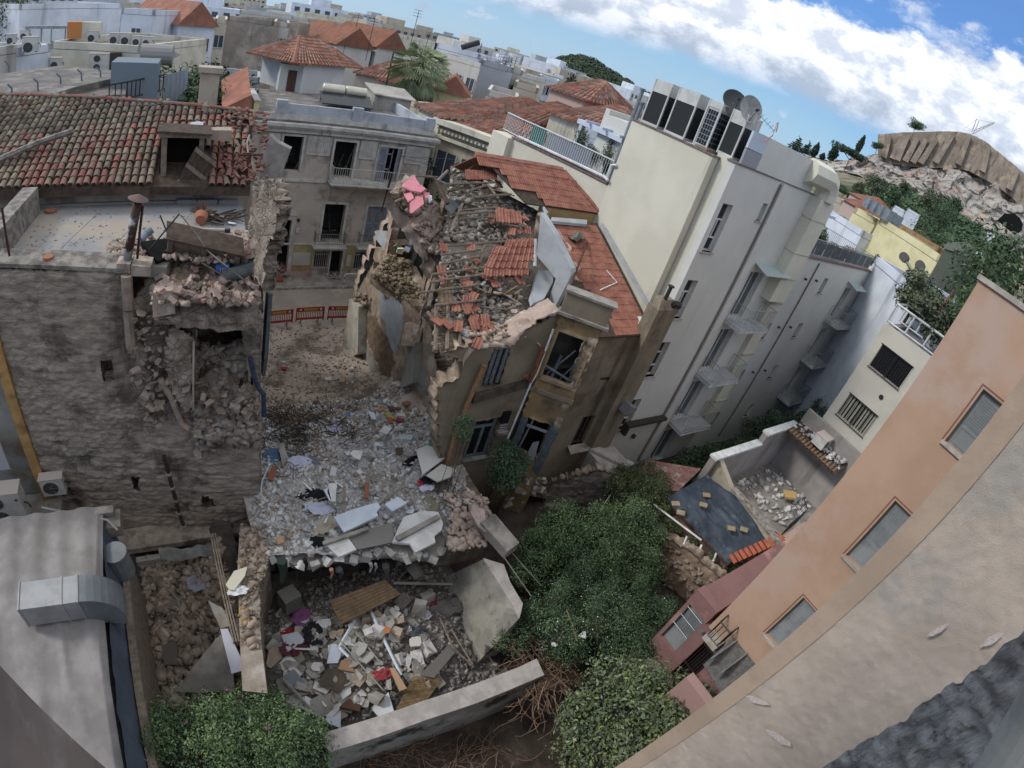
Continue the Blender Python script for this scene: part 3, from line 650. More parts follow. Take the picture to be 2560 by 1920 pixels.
def balcony(par,x0,x1,y,out,z,bracket=True):
 s_=MB();s_.box(x0,x1,y-out,y-.003,z-.14,z);s_.box(x0-.03,x1+.03,y-out-.03,y-.003,z-.2,z-.143);b_=s_.build('balcony',m_slabgrey,par)
 pts=[(x0+.03,y-.02,z),(x0+.03,y-out+.03,z),(x1-.03,y-out+.03,z),(x1-.03,y-.02,z)]
 railing('railing',pts,.95,b_,m_metal,step=.13,r=.009,rr=.02)
for z in(8.62,5.62,2.62):balcony(hot,20.8,23.3,HY,.95,z)
for z in(8.55,5.55,2.55):balcony(hot,32.7,35.0,HY+.25,1.0,z)
for x0,x1,y,z in((20.9,23.4,HY,11.45),(33.0,35.0,HY+.25,11.2)):
 MB().ext([(x0,y-.003,z),(x1,y-.003,z),(x1,y-.75,z-.22),(x0,y-.75,z-.22)],(0,0,.03)).build('canopy',M('canopy_glass','#8f9f9f',bump=0,rough=.3),hot)
for z in(13.4,12.1):pass
mb=MB();mb.box(19.98,20.5,HY-.12,HY-.003,.2,15.05);mb.build('pilaster',m_hotel,hot)
MB().tube([(19.9,HY-.05,.2),(19.9,HY-.05,15)],.035,6).build('downpipe',M('pipe_brown','#6b5f58',bump=0),hot)
MB().tube([(27.6,HY+.2,0),(27.6,HY+.2,11.95)],.04,6).build('downpipe',bpy.data.materials['pipe_brown'],hot)
mb=MB();prof=[]
mb.box(22.75,24.3,HY-.55,HY-.003,9.9,15.1);mb.build('flue',m_hotelb,hot)
pts=[(23.5,11.25,15.1),(23.5,11.25,15.5),(23.3,11.25,15.85),(22.9,11.25,16.02),(22.3,11.3,16.02),(21.6,11.5,16.02)]
mb=MB()
for a,b in zip(pts[:-1],pts[1:]):
 mb.tube([a,b],.42,4)
mb=MB().tube(pts,.55,8,True);mb.build('flue_elbow',m_hotelb,hot)
for z in(14.1,12.4,11.1):MB().box(22.72,24.33,HY-.57,HY-.001,z,z+.03).build('flue_seam',m_stonesill,hot)
mb=MB();mb.box(23.6,24.6,HY-.25,HY-.003,.3,9.9);mb.build('bay_pier',m_hotelb,hot)
for z in(9.6,6.6,3.6):MB().box(23.55,24.75,HY-.32,HY-.253,z,z+.1).build('pier_band',m_stonesill,hot)
for x in(26.9,28.3):
 for z in(10.95,7.95,4.95):MB().tube([(x,HY+.24,z),(x,HY+.1,z)],.06,8).build('vent',M('vent_dark','#3b3b3b',bump=0),hot)
MB().box(17.2,19.9,HY-.35,HY-.05,3.05,3.2).box(17.2,17.35,HY-.35,HY-.01,2.6,3.05).build('wall_duct',M('duct_dark','#35302e',bump=.1),hot)
MB().tube([(18.4,HY,2.1),(18.4,HY-.12,2.1)],.12,10).build('vent',bpy.data.materials['vent_dark'],hot)
railing('terrace_railing',[(16.1,16.9,12.14),(14.85,22.4,12.2),(14.85,24,12.2)],.95,hot,M('rail_white','#b5babd',bump=0),step=.13,r=.014,rr=.03)
mb=MB();mb.tube([(15.95,16.7,12.25),(15.98,17.0,12.3),(15.25,20.0,12.3),(14.7,22.2,12.32)],.07,7);mb.tube([(16.0,16.85,12.3),(16.0,16.85,12.9),(16.03,16.6,13.0)],.07,7)
mb.build('white_pipe',m_white,hot)
railing('wing_railing',[(24.5,HY+.4,12.2),(35.6,HY+.4,12.2),(35.6,20,12.2)],.92,hot,m_metal,step=.13,r=.012,rr=.03)
m_screen=M('rail_screen','#3e4449','#4a5157',ns=4,bump=0,rough=.35)
x=24.6
while x<35.4:MB().box(x,x+1.02,HY+.42,HY+.435,12.28,13.02).build('rail_panel',m_screen,hot);x+=1.1
for i,(px_,col)in enumerate((((410,1110),'#2f6b66'),((520,1170),'#4d5258'),((680,1230),'#4d5258'))):
 a=PX(T(1250,0)(*px_),15.8)
MB().ext([(15.25,20.9,12.2),(15.0,21.8,12.2),(15.0,21.8,13.1),(15.25,20.9,13.1)],(.03,.01,0)).build('green_screen',M('screen_green','#2e6a63',bump=0),hot)
mb=MB().ext([(15.85,18.1,12.2),(15.3,20.8,12.2),(15.3,20.8,13.05),(15.85,18.1,13.05)],(.03,.01,0));mb.build('grey_screen',M('screen_grey','#777d86',bump=.05),hot)
m_cab=M('cabinet_metal','#b0b1ae','#a3a4a1',ns=2,bump=.04,rough=.5)
m_mesh=M('black_mesh','#1d2022','#262a2d',ns=40,bump=.3,bs=120,rough=.7)
def cabinet(x0,x1,y0,y1,z0,z1,label,grid=False,mesh_to=.72,rot=0):
 t=empty('cooling_cabinet',((x0+x1)/2,(y0+y1)/2,z0),label,'air conditioner','cooling cabinets in a row on the hotel roof edge')
 MB().box(x0+.04,x1-.04,y0+.04,y1-.04,z0+.08,z1-.06).build('casing',m_mesh if not grid else m_cab,t)
 for cx_,cy_ in((x0,y0),(x0,y1-.06),(x1-.06,y0),(x1-.06,y1-.06)):MB().box(cx_,cx_+.06,cy_,cy_+.06,z0,z1).build('corner_post',m_cab,t)
 zt=z0+(z1-z0)*mesh_to
 MB().box(x0+.015,x1-.015,y0+.015,y1-.015,zt,z1+.003).build('hood',m_cab,t)
 b_=MB();b_.box(x0+.01,x1-.01,y0+.01,y1-.01,z0,z0+.1);b_.build('base_rail',m_cab,t)
 if grid:
  for side in(0,1):
   g=MB()
   for i in range(4):
    for j in range(7):
     w=((y1-y0)if side==0 else(x1-x0))-.2;u=.1+w*i/4;hh_=(zt-z0-.2)/7;z=z0+.14+hh_*j
     if side==0:g.box(x0+.028,x0+.045,y0+u+.012,y0+u+w/4-.012,z,z+hh_-.02)
     else:g.box(x0+u+.012,x0+u+w/4-.012,y0+.028,y0+.045,z,z+hh_-.02)
   g.build('solar_grid',M('solar_cells','#131a24','#1b2431',ns=8,bump=0,rough=.3),t)
 return t
cabinet(16.3,17.1,15.5,16.5,15.06,16.95,'first cooling cabinet of the hotel roof row, nearest the sky gap and hill')
cabinet(16.35,17.15,14.05,15.15,15.06,16.95,'second cooling cabinet with a plain light side, beside the first one')
cabinet(16.45,17.25,12.95,13.65,15.06,16.9,'third cabinet faced with small square black panels',grid=True,mesh_to=.86)
cabinet(16.75,17.7,11.95,12.7,15.16,16.9,'last dark mesh cabinet beside the grey wall panel and dishes')
cabinet(17.4,18.2,13.3,14.4,15.0,16.9,'cabinet in the back row, half hidden behind the square panels')
MB().box(16.2,16.7,12.7,13.3,15.07,15.16).build('wood_scraps',M('scrap_wood','#7a6c5a',bump=.2),label='flat scrap boards lying on the hotel roof corner',cat='boards')
for i,(y,h_)in enumerate(((16.62,1.0),(16.95,.75),(17.2,1.3))):
 mb=MB().cyl((16.5,y,15.0-2.9*(y>16.8)),.09,h_+2.9*(y>16.8),10);mb.cyl((16.5,y,15.0+h_),.13,.08,10)
 mb.build('flue_pipe',m_metal,label=['shortest metal flue pipe beside the first cooling cabinet','middle metal flue pipe behind the hotel corner','tallest metal flue pipe with a cap behind the hotel corner'][i],cat='flue')
def dish(c,r,face,label,mat,hpole=.8):
 t=empty('satellite_dish',(c[0],c[1],c[2]-hpole),label,'satellite dish')
 n=Vector(face).normalized();u=n.cross(Vector((0,0,1))).normalized();v=u.cross(n);vs=[];fs=[];rings=5;k=20
 vs.append(Vector(c)-n*.0)
 for i in range(1,rings+1):
  rr=r*i/rings
  for j in range(k):a=2*math.pi*j/k;vs.append(Vector(c)+u*math.cos(a)*rr+v*math.sin(a)*rr+n*(rr*rr/r*.28))
 fs+=[(0,1+j,1+(j+1)%k)for j in range(k)]
 for i in range(rings-1):fs+=[(1+i*k+j,1+(i+1)*k+j,1+(i+1)*k+(j+1)%k,1+i*k+(j+1)%k)for j in range(k)]
 MB().add(vs,fs).build('reflector',mat,t,True)
 f=Vector(c)+n*r*.95-v*r*.15
 MB().tube([Vector(c)-v*r*.9+n*r*.2,f],.015,4).tube([f-n*.06,f+n*.06],.05,6).build('feed_arm',m_darkmetal,t)
 MB().tube([(c[0],c[1],c[2]-hpole),(c[0],c[1],c[2])],.04,6).tube([(c[0],c[1],c[2]),Vector(c)-n*.01],.04,5).build('mast',m_metal,t)
 return t
m_dish=M('dish_grey','#8e8d88','#7a7975',ns=3,bump=0,rough=.6)
a3=T(1250,0)
dish(PD(a3(1845,815),21.5),.52,(-.5,-.75,.6),'dark grey satellite dish seen edge-on above the panelled cabinet',M('dish_dark','#3c3f42',bump=0),1.2)
dish(PD(a3(1965,868),20.8),.52,(-.3,-.9,.35),'large pale satellite dish beside the aerial on the hotel roof',m_dish,1.2)
p=PD(a3(2030,950),20.6);t=empty('aerial',(p.x,p.y,15.5),'comb-shaped tv aerial with orange tips beside the pale dish','aerial')
MB().tube([(p.x,p.y,15.5),(p.x,p.y,p.z+.45)],.02,5).build('mast',m_metal,t)
mb=MB();mo=MB()
for i in range(7):
 q=Vector((p.x+.12*i-.2,p.y-.1*i+.1,p.z-.06*i+.3));mb.tube([q-Vector((.12,.15,-.1)),q+Vector((.12,.15,-.1))],.008,4)
mb.tube([(p.x-.2,p.y+.1,p.z+.3),(p.x+.55,p.y-.5,p.z-.1)],.012,4);mb.build('elements',m_metal,t)
mo.tube([(p.x+.55,p.y-.5,p.z+.25),(p.x+.6,p.y-.55,p.z-.1)],.022,4).tube([(p.x+.55,p.y-.5,p.z-.25),(p.x+.4,p.y-.4,p.z-.6)],.022,4).tube([(p.x+.52,p.y-.48,p.z+.25),(p.x+.55,p.y-.5,p.z-.28)],.012,4);mo.build('reflector',M('orange_plastic','#b5673a',bump=0),t)
MB().tube([(21.2,12.5,14.9),(21.2,12.5,16.6)],.03,5).build('mast',m_metal,hot)
mb=MB();b=T(1860,0)
for(u,v)in(((355,1165),(255,1410)),((325,1290),(470,1350))):pass
railing('roof_railing',[(20.2,HY+.1,15.16),(22.7,HY+.1,15.16)],.8,hot,m_metal,step=.12,r=.014,rr=.03)
MB().box(21.0,21.7,11.7,12.4,15.16,16.2).build('grey_unit',M('unit_blue_grey','#93a0a8',bump=.03),hot)
pg=empty('pergola',(16.4,17.3,12.1),'white timber pergola frame on the hotel side terrace','pergola')
c=a3
P1=PX(c(715,895),16.2);P2=PX(c(1020,985),16.35)
bz=13.85
mb=MB().box(16.5,16.75,16.8,20.6,bz,bz+.22);mb.build('beam',M('pergola_white','#aab4c4',bump=0),pg)
for y in(16.95,20.2):MB().box(16.53,16.72,y,y+.2,12.15,bz).build('post',bpy.data.materials['pergola_white'],pg)
for y in(17.2,18.4,19.6):MB().box(16.2,17.8,y,y+.1,bz+.22,bz+.34).build('rafter',bpy.data.materials['pergola_white'],pg)
def shrub(loc,r,h,mat,label,seed,n=1500,size=.09,cat='shrub',name='shrub',stem=True,group=None,nb=7):
 t=empty(name,loc,label,cat,group,local=True);rs=random.Random(seed)
 if stem:
  for i in range(4):MB().tube([(0,0,0),(rs.uniform(-.3,.3)*r,rs.uniform(-.3,.3)*r,h*.35),(rs.uniform(-.7,.7)*r,rs.uniform(-.7,.7)*r,h*.75)],.03*max(.5,h/2),5,r2=.008).build('stem',m_bark,t)
 bl=[]
 for i in range(nb):
  a=rs.uniform(0,6.28);q=rs.uniform(0,.6)*r;bl.append((q*math.cos(a),q*math.sin(a),h*rs.uniform(.35,.82),r*rs.uniform(.35,.55),r*rs.uniform(.35,.55),h*rs.uniform(.15,.28)))
 leaves('foliage',bl,n,size,mat,t,seed,shell=.5);return t
for i,(px_,r,h_,m_,lb)in enumerate([((655,1050),.5,1.9,m_leafO,'small olive tree in a pot on the hotel terrace'),((580,1180),.6,.95,m_leafA,'green leafy shrub behind the terrace railing, nearest the green screen'),((720,1200),.8,1.2,m_leafA,'large green shrub behind the terrace railing'),((855,1240),.55,1.9,m_leafO,'thin grey olive tree at the hotel corner'),((900,1260),.5,.7,m_leafD,'low dark shrub against the tall hotel wall')]):
 q=PX(a3(*px_),16.6+.2*(i%2));shrub(Vector((q.x,q.y,12.15)),r,h_,m_,lb,100+i,1300,.08)
for i,(px_,r,h_,m_,lb)in enumerate([((720,470),.9,1.1,M('leaf_autumn','#6e5f38','#5d4a2c',bump=0,isl=.35,hue=.03),'yellowing climber spreading along the roof railing'),((880,520),1.0,1.2,bpy.data.materials.get('leaf_autumn')or m_leafO,'second yellowing climber further along the roof railing'),((620,400),.8,1.9,m_leafA,'green oleander growing behind the roof railing'),((1080,560),.45,1.3,m_leafO,'small grey potted tree at the end of the roof railing')]):
 q=PY(T(1860,450)(*px_),13.2);shrub(Vector((q.x,13.2,11.8)),r,h_,m_,lb,120+i,1500,.11)
MB().box(27.0,27.15,12.6,12.75,11.8,14.3).box(26.6,27.9,12.2,14.5,14.3,14.45).box(28.0,28.2,13.9,14.1,11.8,14.3).build('wing_pergola',bpy.data.materials['pergola_white'],hot)
A5=T(860,400,500/2212);B5=T(840,680,500/2212);t7=T(1250,450);t7b=T(1250,920)
och=empty('ruined_house',(12.5,11.4,-.5),'torn open ochre house with a collapsed tiled roof, beside the white hotel','house')
m_ochre=M('ochre_render','#756347','#8d744a',ns=.9,bump=.35,bs=22,stain='#4b4238',stains=.55,stain_lo=.5,streak=('#2b2724',1.1,.56,.12))
m_ochre2=M('ochre_render_brown','#6b6253','#7a6f5e',ns=.8,bump=.35,bs=26,stain='#5d5043',stains=.5,streak=('#2f2a27',1.4,.54,.1))
m_core=M('wall_core','#94826f','#7a6a5a',ns=5,bump=.9,bs=12,bdist=.05,stain='#a8988a',stains=3)
m_corep=M('wall_core_pink','#a28d80','#8e7b6d',ns=2,bump=.8,bs=14,bdist=.04,stain='#b0a49c',stains=2)
m_mud=M('mud_stones','#83745d','#6b5e4d',ns=3,bump=.6,bs=18,isl=.3,bdist=.02)
m_plgrey=M('plaster_grey','#85837d','#76746e',ns=1,bump=.2,stain='#6b6257',stains=1)
m_plblue=M('plaster_blue','#8b939b','#7f868e',ns=1.5,bump=.12,stain='#79736a',stains=1.6,stain_lo=.6)
m_plwhite=M('plaster_white','#9b9fa3','#8d9195',ns=1.2,bump=.12,stain='#8b8378',stains=1.5,stain_lo=.6)
m_pldark=M('plaster_dark','#4a4c49','#3d403e',ns=1.5,bump=.15)
m_teal=M('teal_wall','#3f4a4b','#353e40',ns=1.5,bump=.1)
m_wood=M('old_wood','#5e5347','#73675a',ns=6,bump=.4,bs=30,isl=.25)
m_woodd=M('dark_wood','#3a3029','#4a3d33',ns=6,bump=.4,bs=30,isl=.2)
m_woodl=M('light_wood','#86725a','#97836a',ns=6,bump=.3,bs=30,isl=.2)
m_tileM=M('roof_tile_red','#774733','#88583f',ns=2.2,bump=.25,bs=30,isl=.22,hue=.012,stain='#6a4236',stains=1.3,stain_lo=.56)
m_tileU=M('roof_tile_fallen','#733d2d','#5c3527',ns=2,bump=.25,isl=.3,stain='#8f7d70',stains=3)
m_pink=M('pink_plaster','#b9707a','#ad6670',ns=3,bump=.1)
m_frameB=M('frame_blue_grey','#4d555c','#5a6269',ns=5,bump=.2)
rub=masonry(.03,3,4,3,.015)
L=lambda q:PY(q,11.4)
pol=[L(q)for q in(B5(1180,900),B5(1290,870),B5(1480,800),B5(1700,830),B5(1960,770),B5(2000,720),(1329,814),(1380,790))]+[(11.0,11.4,9.0),(11.0,11.4,-.6),(8.1,11.4,-.6),(7.9,11.4,2.0),(8.0,11.4,3.2)]+[L(q)for q in(B5(1110,1400),B5(1150,1250),B5(1350,1180),B5(1400,1000))]
rag('rear_wall',(7.4,11.4),(11.0,11.4),pol,.55,.13,[m_ochre2,m_core],och,holes=[[(1.45,6.25),(2.15,6.25),(2.15,7.68),(1.45,7.68)],[(1.65,2.72),(2.68,2.72),(2.68,4.68),(1.65,4.68)]],relief=lambda U,Z:rub(U,Z)*.3,seed=3)
m_ochd=m_ochre
BA,BB,BC=(10.9,11.3),(11.98,10.35),(13.3,11.3)
rag('bay_wall',BA,BB,[(0,-.6),(1.44,-.6),(1.44,9.05),(0,9.05)],.3,.13,[m_ochre,m_core],och,holes=[[(.1,6.5),(1.36,6.5),(1.36,8.42),(.1,8.42)],[(.25,3.0),(1.2,3.0),(1.2,4.75),(.25,4.75)]],relief=lambda U,Z:rub(U,Z)*.15,seed=4)
rag('bay_side_wall',BB,(12.9,11.3),[(0,-.6),(1.32,-.6),(1.32,8.15),(0,8.9)],.3,.13,[m_ochre,m_core],och,relief=lambda U,Z:rub(U,Z)*.15,seed=5)
BD=Vector((BB[0]-BA[0],BB[1]-BA[1],0)).normalized();BN=Vector((BD.y,-BD.x,0));BN=BN if BN.y<0 else-BN
def bayq(u,z,k):q=Vector((BA[0],BA[1],z))+BD*u+BN*k;q.z=z;return q
MB().ext([bayq(-.05,9.05,.04),bayq(1.5,9.05,.04),bayq(1.5,9.05,-.36),bayq(-.05,9.05,-.36)],(0,0,.75)).build('bay_parapet',m_ochre2,och)
MB().ext([bayq(-.1,9.0,.14),bayq(1.6,9.0,.14),bayq(1.6,9.0,-.3),bayq(-.1,9.0,-.3)],(0,0,.09)).ext([bayq(-.1,9.78,.1),bayq(1.6,9.78,.1),bayq(1.6,9.78,-.4),bayq(-.1,9.78,-.4)],(0,0,.08)).build('bay_cornice',m_concrete,och)
mb=MB()
for(u0,u1,z0,z1)in((.08,.16,6.5,8.42),(1.3,1.38,6.5,8.42),(.08,1.38,6.42,6.54),(.08,1.38,8.38,8.46)):
 mb.ext([bayq(u0,z0,.02),bayq(u1,z0,.02),bayq(u1,z1,.02),bayq(u0,z1,.02)],BN*-.2)
mb.build('bay_window_frame',M('frame_stone','#8d7a60','#7b6a54',ns=4,bump=.3),och)
mb=MB().tube([bayq(.3,6.5,-.3),bayq(.95,7.6,-.6)],.04,4).tube([bayq(.5,6.5,-.2),bayq(.55,7.3,-.5)],.05,4).tube([bayq(.1,6.9,-.2),bayq(1.3,6.6,-.2)],.05,4).tube([bayq(.8,6.5,-.3),bayq(1.2,7.5,-.35)],.03,4)
mb.build('broken_sash',m_frameB,och)
for u0,u1,sk in((.02,.26,.16),(1.12,1.40,.18)):
 mb=MB();mb.ext([bayq(u0,2.5,.03),bayq(u1,2.5,sk),bayq(u1,4.78,sk),bayq(u0,4.78,.03)],BN*.04)
 for i in range(5):
  z=2.62+i*.42;mb.ext([bayq(u0+.04,z,.075),bayq(u1-.04,z,sk+.04),bayq(u1-.04,z+.3,sk+.04),bayq(u0+.04,z+.3,.075)],BN*.02)
 mb.build('shutter',m_frameB,och)
MB().ext([bayq(.3,3.0,-.1),bayq(.36,3.0,-.1),bayq(.5,4.7,-.15),bayq(.44,4.7,-.15)],BN*-.04).ext([bayq(.3,4.3,-.05),bayq(1.15,4.3,-.05),bayq(1.15,4.4,-.05),bayq(.3,4.4,-.05)],BN*-.05).ext([bayq(.7,2.9,.0),bayq(1.05,3.0,.06),bayq(.95,3.9,.0),bayq(.75,3.7,-.05)],BN*.03).build('door_leaf',M('leaf_grey','#7c8186',bump=.1),och)
mb=MB();wallgrid(mb,(12.9,11.3),(15.35,11.3),-.6,7.95,.3,[(1.25,1.95,2.55,4.12),(1.2,1.7,5.9,6.1)]);mb.build('rear_wall_right',m_ochre2,och)
window_unit(och,14.15,14.85,2.55,4.12,11.3,.14,frame=m_woodd,glass=m_dark,bars=2,fw=.05)
mb=MB();mb.ext([(14.0,11.298,2.52),(15.0,11.298,2.52),(15.0,10.95,2.38),(14.0,10.95,2.38)],(0,0,.05));mb.build('sill_shelf',m_concrete,och)
MB().box(15.15,16.28,10.98,11.55,-.6,9.3).ext([(15.15,10.98,9.3),(16.28,10.98,9.3),(16.1,11.2,9.62),(15.35,11.2,9.62)],(0,.35,0)).build('chimney_pier',m_ochre2,och)
mb=MB().tube([(15.6,11.25,9.55),(15.62,11.25,10.15)],.075,10).tube([(15.62,11.25,10.15),(15.62,11.25,10.2)],.13,10);mb.build('flue',m_darkmetal,och)
MB().tube([(15.95,11.2,9.35),(16.05,11.05,9.55),(16.25,10.95,9.55)],.13,8).build('elbow_pipe',m_darkmetal,och)
MB().obox((15.95,10.8,4.7),.28,.2,.22,Matrix.Rotation(.4,3,'Y')).build('duct_box',m_metal,och)
dp=[PY(q,11.15)for q in(t7(420,1180),t7(290,1530),t7b(245,120),t7b(60,560))]
MB().tube(dp,.035,6).build('white_downpipe',m_white,och)
MB().tube([PY(q,11.2)for q in(t7(345,1340),t7(235,1590),t7b(200,60))],.09,8).build('rusty_downpipe',M('rust','#7b4a2c','#5d3a26',ns=8,bump=.3),och)
MB().tube([PY(q,11.25)for q in(B5(1640,1030),B5(1460,1440),B5(1380,1650))]+[PY(T(600,920)(1700,520),11.25),PY(T(600,920)(1640,750),11.25)],.085,8).build('rusty_downpipe',M('pipe_tan','#8d6a48','#75543a',ns=8,bump=.3),och)
MB().ext([(8.6,11.395,5.62),(10.9,11.395,6.1),(10.9,11.395,6.4),(8.6,11.395,5.95)],(0,-.14,0)).build('sagging_band',M('band_dark','#4b443c','#3a342f',ns=3,bump=.4),och)
MB().ext([bayq(-.1,5.9,.05),bayq(1.5,5.9,.05),bayq(1.5,6.05,.05),bayq(-.1,6.05,.05)],BN*-.1).build('sill_band',m_ochre2,och)
window_unit(och,9.1,10.05,2.75,4.65,11.4,.12,frame=m_frameB,glass=m_dark,bars=1,fw=.1,transom=(1.5,),sillmat=m_plgrey)
mb=MB()
for u in(8.92,9.12,9.36):mb.box(u,u+.13,11.43,11.5,6.28,7.66)
mb.build('shutter',m_frameB,och)
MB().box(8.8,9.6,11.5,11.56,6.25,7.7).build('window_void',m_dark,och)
MB().box(10.1,10.4,11.3,11.44,4.45,4.95).build('small_vent_window',m_dark,och);MB().box(10.05,10.5,11.2,11.39,3.95,4.1).build('vent_sill',m_concrete,och)
g=MB()
for i in range(4):g.tube([(10.12+i*.1,11.3,4.1),(10.12+i*.1,11.3,4.45)],.012,4)
for i in range(3):g.tube([(10.08,11.29,4.15+i*.12),(10.46,11.29,4.15+i*.12)],.012,4)
g.build('grille',m_metal,och)
MB().box(9.4,15.6,12.2,12.4,-.5,6.0).build('inner_wall',m_pldark,och)
MB().box(10.95,15.8,11.9,16.3,5.2,5.4).build('floor_slab',m_pldark,och)
MB().box(10.9,11.1,11.7,15.6,5.2,7.9).build('inner_partition',m_pldark,och)
MB().box(15.0,16.05,11.6,24.5,-.5,8.0).build('core',m_pldark,och)
PW=lambda q:PX(q,8.8)
rel2=masonry(.05,2.2,3.6,8,.03)
side=[PW(q)for q in(B5(190,290),A5(330,1130),A5(345,1260),A5(480,1400),B5(560,190),B5(720,260),B5(830,350),B5(960,470),B5(1050,600),B5(1080,880))]+[(8.8,12.2,3.4),(8.8,12.2,-.5),(8.8,23.6,-.5)]
uof=lambda q:(PW(q).y-11.4,PW(q).z)
blue=[uof(q)for q in(B5(480,200),B5(560,175),B5(600,290),B5(650,230),B5(710,330),B5(750,420),B5(740,640),B5(700,800),B5(650,920),B5(560,700),B5(555,580),B5(500,480))]
grey1=[uof(q)for q in(B5(290,640),B5(360,820),B5(430,980),B5(560,1250),B5(600,1390),B5(350,1440),B5(240,900))]
grey2=[uof(q)for q in(B5(980,1060),B5(1060,1200),B5(1000,1400),B5(840,1220),B5(900,1100))]
brown=[uof(q)for q in(B5(300,480),B5(430,480),B5(600,800),B5(650,1000),B5(560,1250),B5(430,950),B5(360,800),B5(290,600))]
def pt(u,z):
 r=np.zeros(len(u),int)+2
 r[inpoly(u,z,blue)]=3;r[inpoly(u,z,grey1)|inpoly(u,z,grey2)]=0;r[inpoly(u,z,brown)]=4
 return r
rag('party_wall',(8.8,11.4),(8.8,25),side,.7,.1,[m_plgrey,m_core,M('party_mortar','#75675a','#887868',ns=1.5,bump=.6,bs=16,stain='#9b8c7c',stains=1),m_plblue,M('party_brown','#5f5040','#6f5e4c',ns=3,bump=.8,bs=14,bdist=.04)],och,relief=lambda U,Z:rel2(U,Z)*np.where(inpoly(U,Z,blue)|inpoly(U,Z,grey1),.15,1.0)-.03*inpoly(U,Z,blue),side=-1,seed=8,paint=pt)
def pier(name,quad,X,th,mat):
 P=[PX(q,X)for q in quad];return MB().ext(P,(th,0,0)).build(name,mat,och)
pw_=M('pier_white','#a39f92','#918c80',ns=2,bump=.3,stain='#77695a',stains=1.5)
pier('street_pier',[B5(150,300),B5(250,380),B5(240,900),B5(170,940),B5(85,730)],8.35,.5,pw_)
pier('yard_pier',[B5(800,760),B5(880,780),B5(840,1230),B5(705,1290)],8.45,.35,m_plgrey)
MB().chunk(PX(B5(860,690),8.6),.45,.5,.35).build('pier_head',m_core,och)
rocks('pier_rubble',np.array([tuple(PX(B5(R_.uniform(200,340),R_.uniform(230,380)),8.5+R_.random()*.3))for i in range(60)]),NP.uniform(.06,.16,60),m_mud,och,kind='stuff')
def mound(name,quadpx,z0,z1,n,smin,smax,mat,parent,seed,**kw):
 rs=np.random.RandomState(seed);P=[]
 while len(P)<n:
  a,b=rs.rand(2);q=[(1-a)*(1-b),a*(1-b),a*b,(1-a)*b]
  p=(sum(w*c[0]for w,c in zip(q,quadpx)),sum(w*c[1]for w,c in zip(q,quadpx)));z=z0*(1-b)+z1*b+rs.uniform(-.12,.12)
  P.append(tuple(PZ(p,z)))
 return rocks(name,np.array(P),rs.uniform(smin,smax,n)**1.0,mat,parent,seed=seed,**kw)
MB().ext([PZ(q,z)for q,z in((A5(300,1250),5.6),(A5(480,1060),6.2),(A5(800,1180),6.2),(A5(950,1480),5.9),(B5(960,520),5.2),(B5(700,260),5.2))],(0,0,-.5)).build('floor_remains',m_core,och)
mound('fallen_stones',[B5(740,330),B5(960,520),A5(900,1400),A5(330,1240)],5.2,6.0,1100,.05,.14,m_mud,och,5,kind='stuff')
mound('fallen_stones',[A5(330,1300),A5(760,1400),A5(740,1130),A5(480,1050)],5.6,6.4,900,.05,.14,m_mud,och,6,kind='stuff')
Y2=24.2
rag('front_wall',(8.9,Y2),(16.2,Y2),[PY(q,Y2)for q in(A5(540,540),A5(600,620),A5(740,720),A5(860,640))]+[(16.0,Y2,9.2),(16.0,Y2,0),(8.9,Y2,0),(8.95,Y2,3.5)],.5,.2,[m_pldark,m_corep],och,seed=10)
P4=lambda q:PX(q,9.0)
rag('torn_edge',(9.0,20),(9.0,25),[P4(q)for q in(A5(500,540),A5(545,540),A5(520,800),A5(465,1060),A5(440,1060),A5(480,800))],.35,.1,[m_corep,m_corep],och,side=-1,seed=11)
MB().ext([PX(q,9.2)for q in(A5(370,780),A5(495,785),A5(470,880),A5(450,1000),A5(340,860))],(.2,0,0)).build('balcony_fragment',m_plwhite,och)
MB().ext([PX(q,9.1)for q in(A5(350,960),A5(440,1000),A5(480,1180),A5(500,1290),A5(420,1290),A5(320,1080))],(.5,0,0)).build('slanting_wall',m_core,och)
MB().ext([PX(q,8.95)for q in(A5(320,1150),A5(350,1150),A5(400,1240),A5(310,1270))],(.1,0,0)).build('blue_fragment',m_plblue,och)
q=PZ(A5(610,1070),6.3);MB().obox(q+Vector((0,0,.35)),.42,.3,.38,Matrix.Rotation(.3,3,'Z')).build('cabinet',M('cabinet_brown','#4d3a2c','#3f2f24',ns=4,bump=.1),label='brown cabinet left standing in the opened upper room',cat='cabinet')
for i,(a,c_,lb)in enumerate([((620,1000),'#b9b08f','cream box on top of the brown cabinet'),((690,990),'#8d93a0','pale bundle beside the cream box on the cabinet'),((740,960),'#4d5a68','blue-grey bag at the back of the opened room'),((590,960),'#5f6d60','green-grey bundle at the back of the cabinet')]):
 q=PZ(A5(*a),7.15);MB().chunk(q,.16,.14,.14).build('bundle',M('bundle%d'%i,c_,bump=.2),label=lb,cat='bundle')
CW=lambda q:PX(q,9.7)
top=[CW(q)for q in(A5(520,360),A5(600,480),A5(740,640),A5(820,860),A5(960,1110),A5(940,1340),A5(900,1440),B5(1000,470),B5(1040,560))]
pf=top+[(9.7,12.6,5.2),(9.7,12.6,4.6)]+[CW(q)for q in(B5(990,560),B5(900,420),A5(720,1430),A5(745,1130),A5(800,860),A5(700,760),A5(600,620),A5(520,520))]
pts=[(A5(520,360),10.3),(A5(640,560),9.7),(A5(760,720),9.3),(A5(860,900),8.8),(A5(980,1120),8.1),(A5(950,1340),7.4),(A5(890,1560),6.8),(B5(960,470),6.2)]
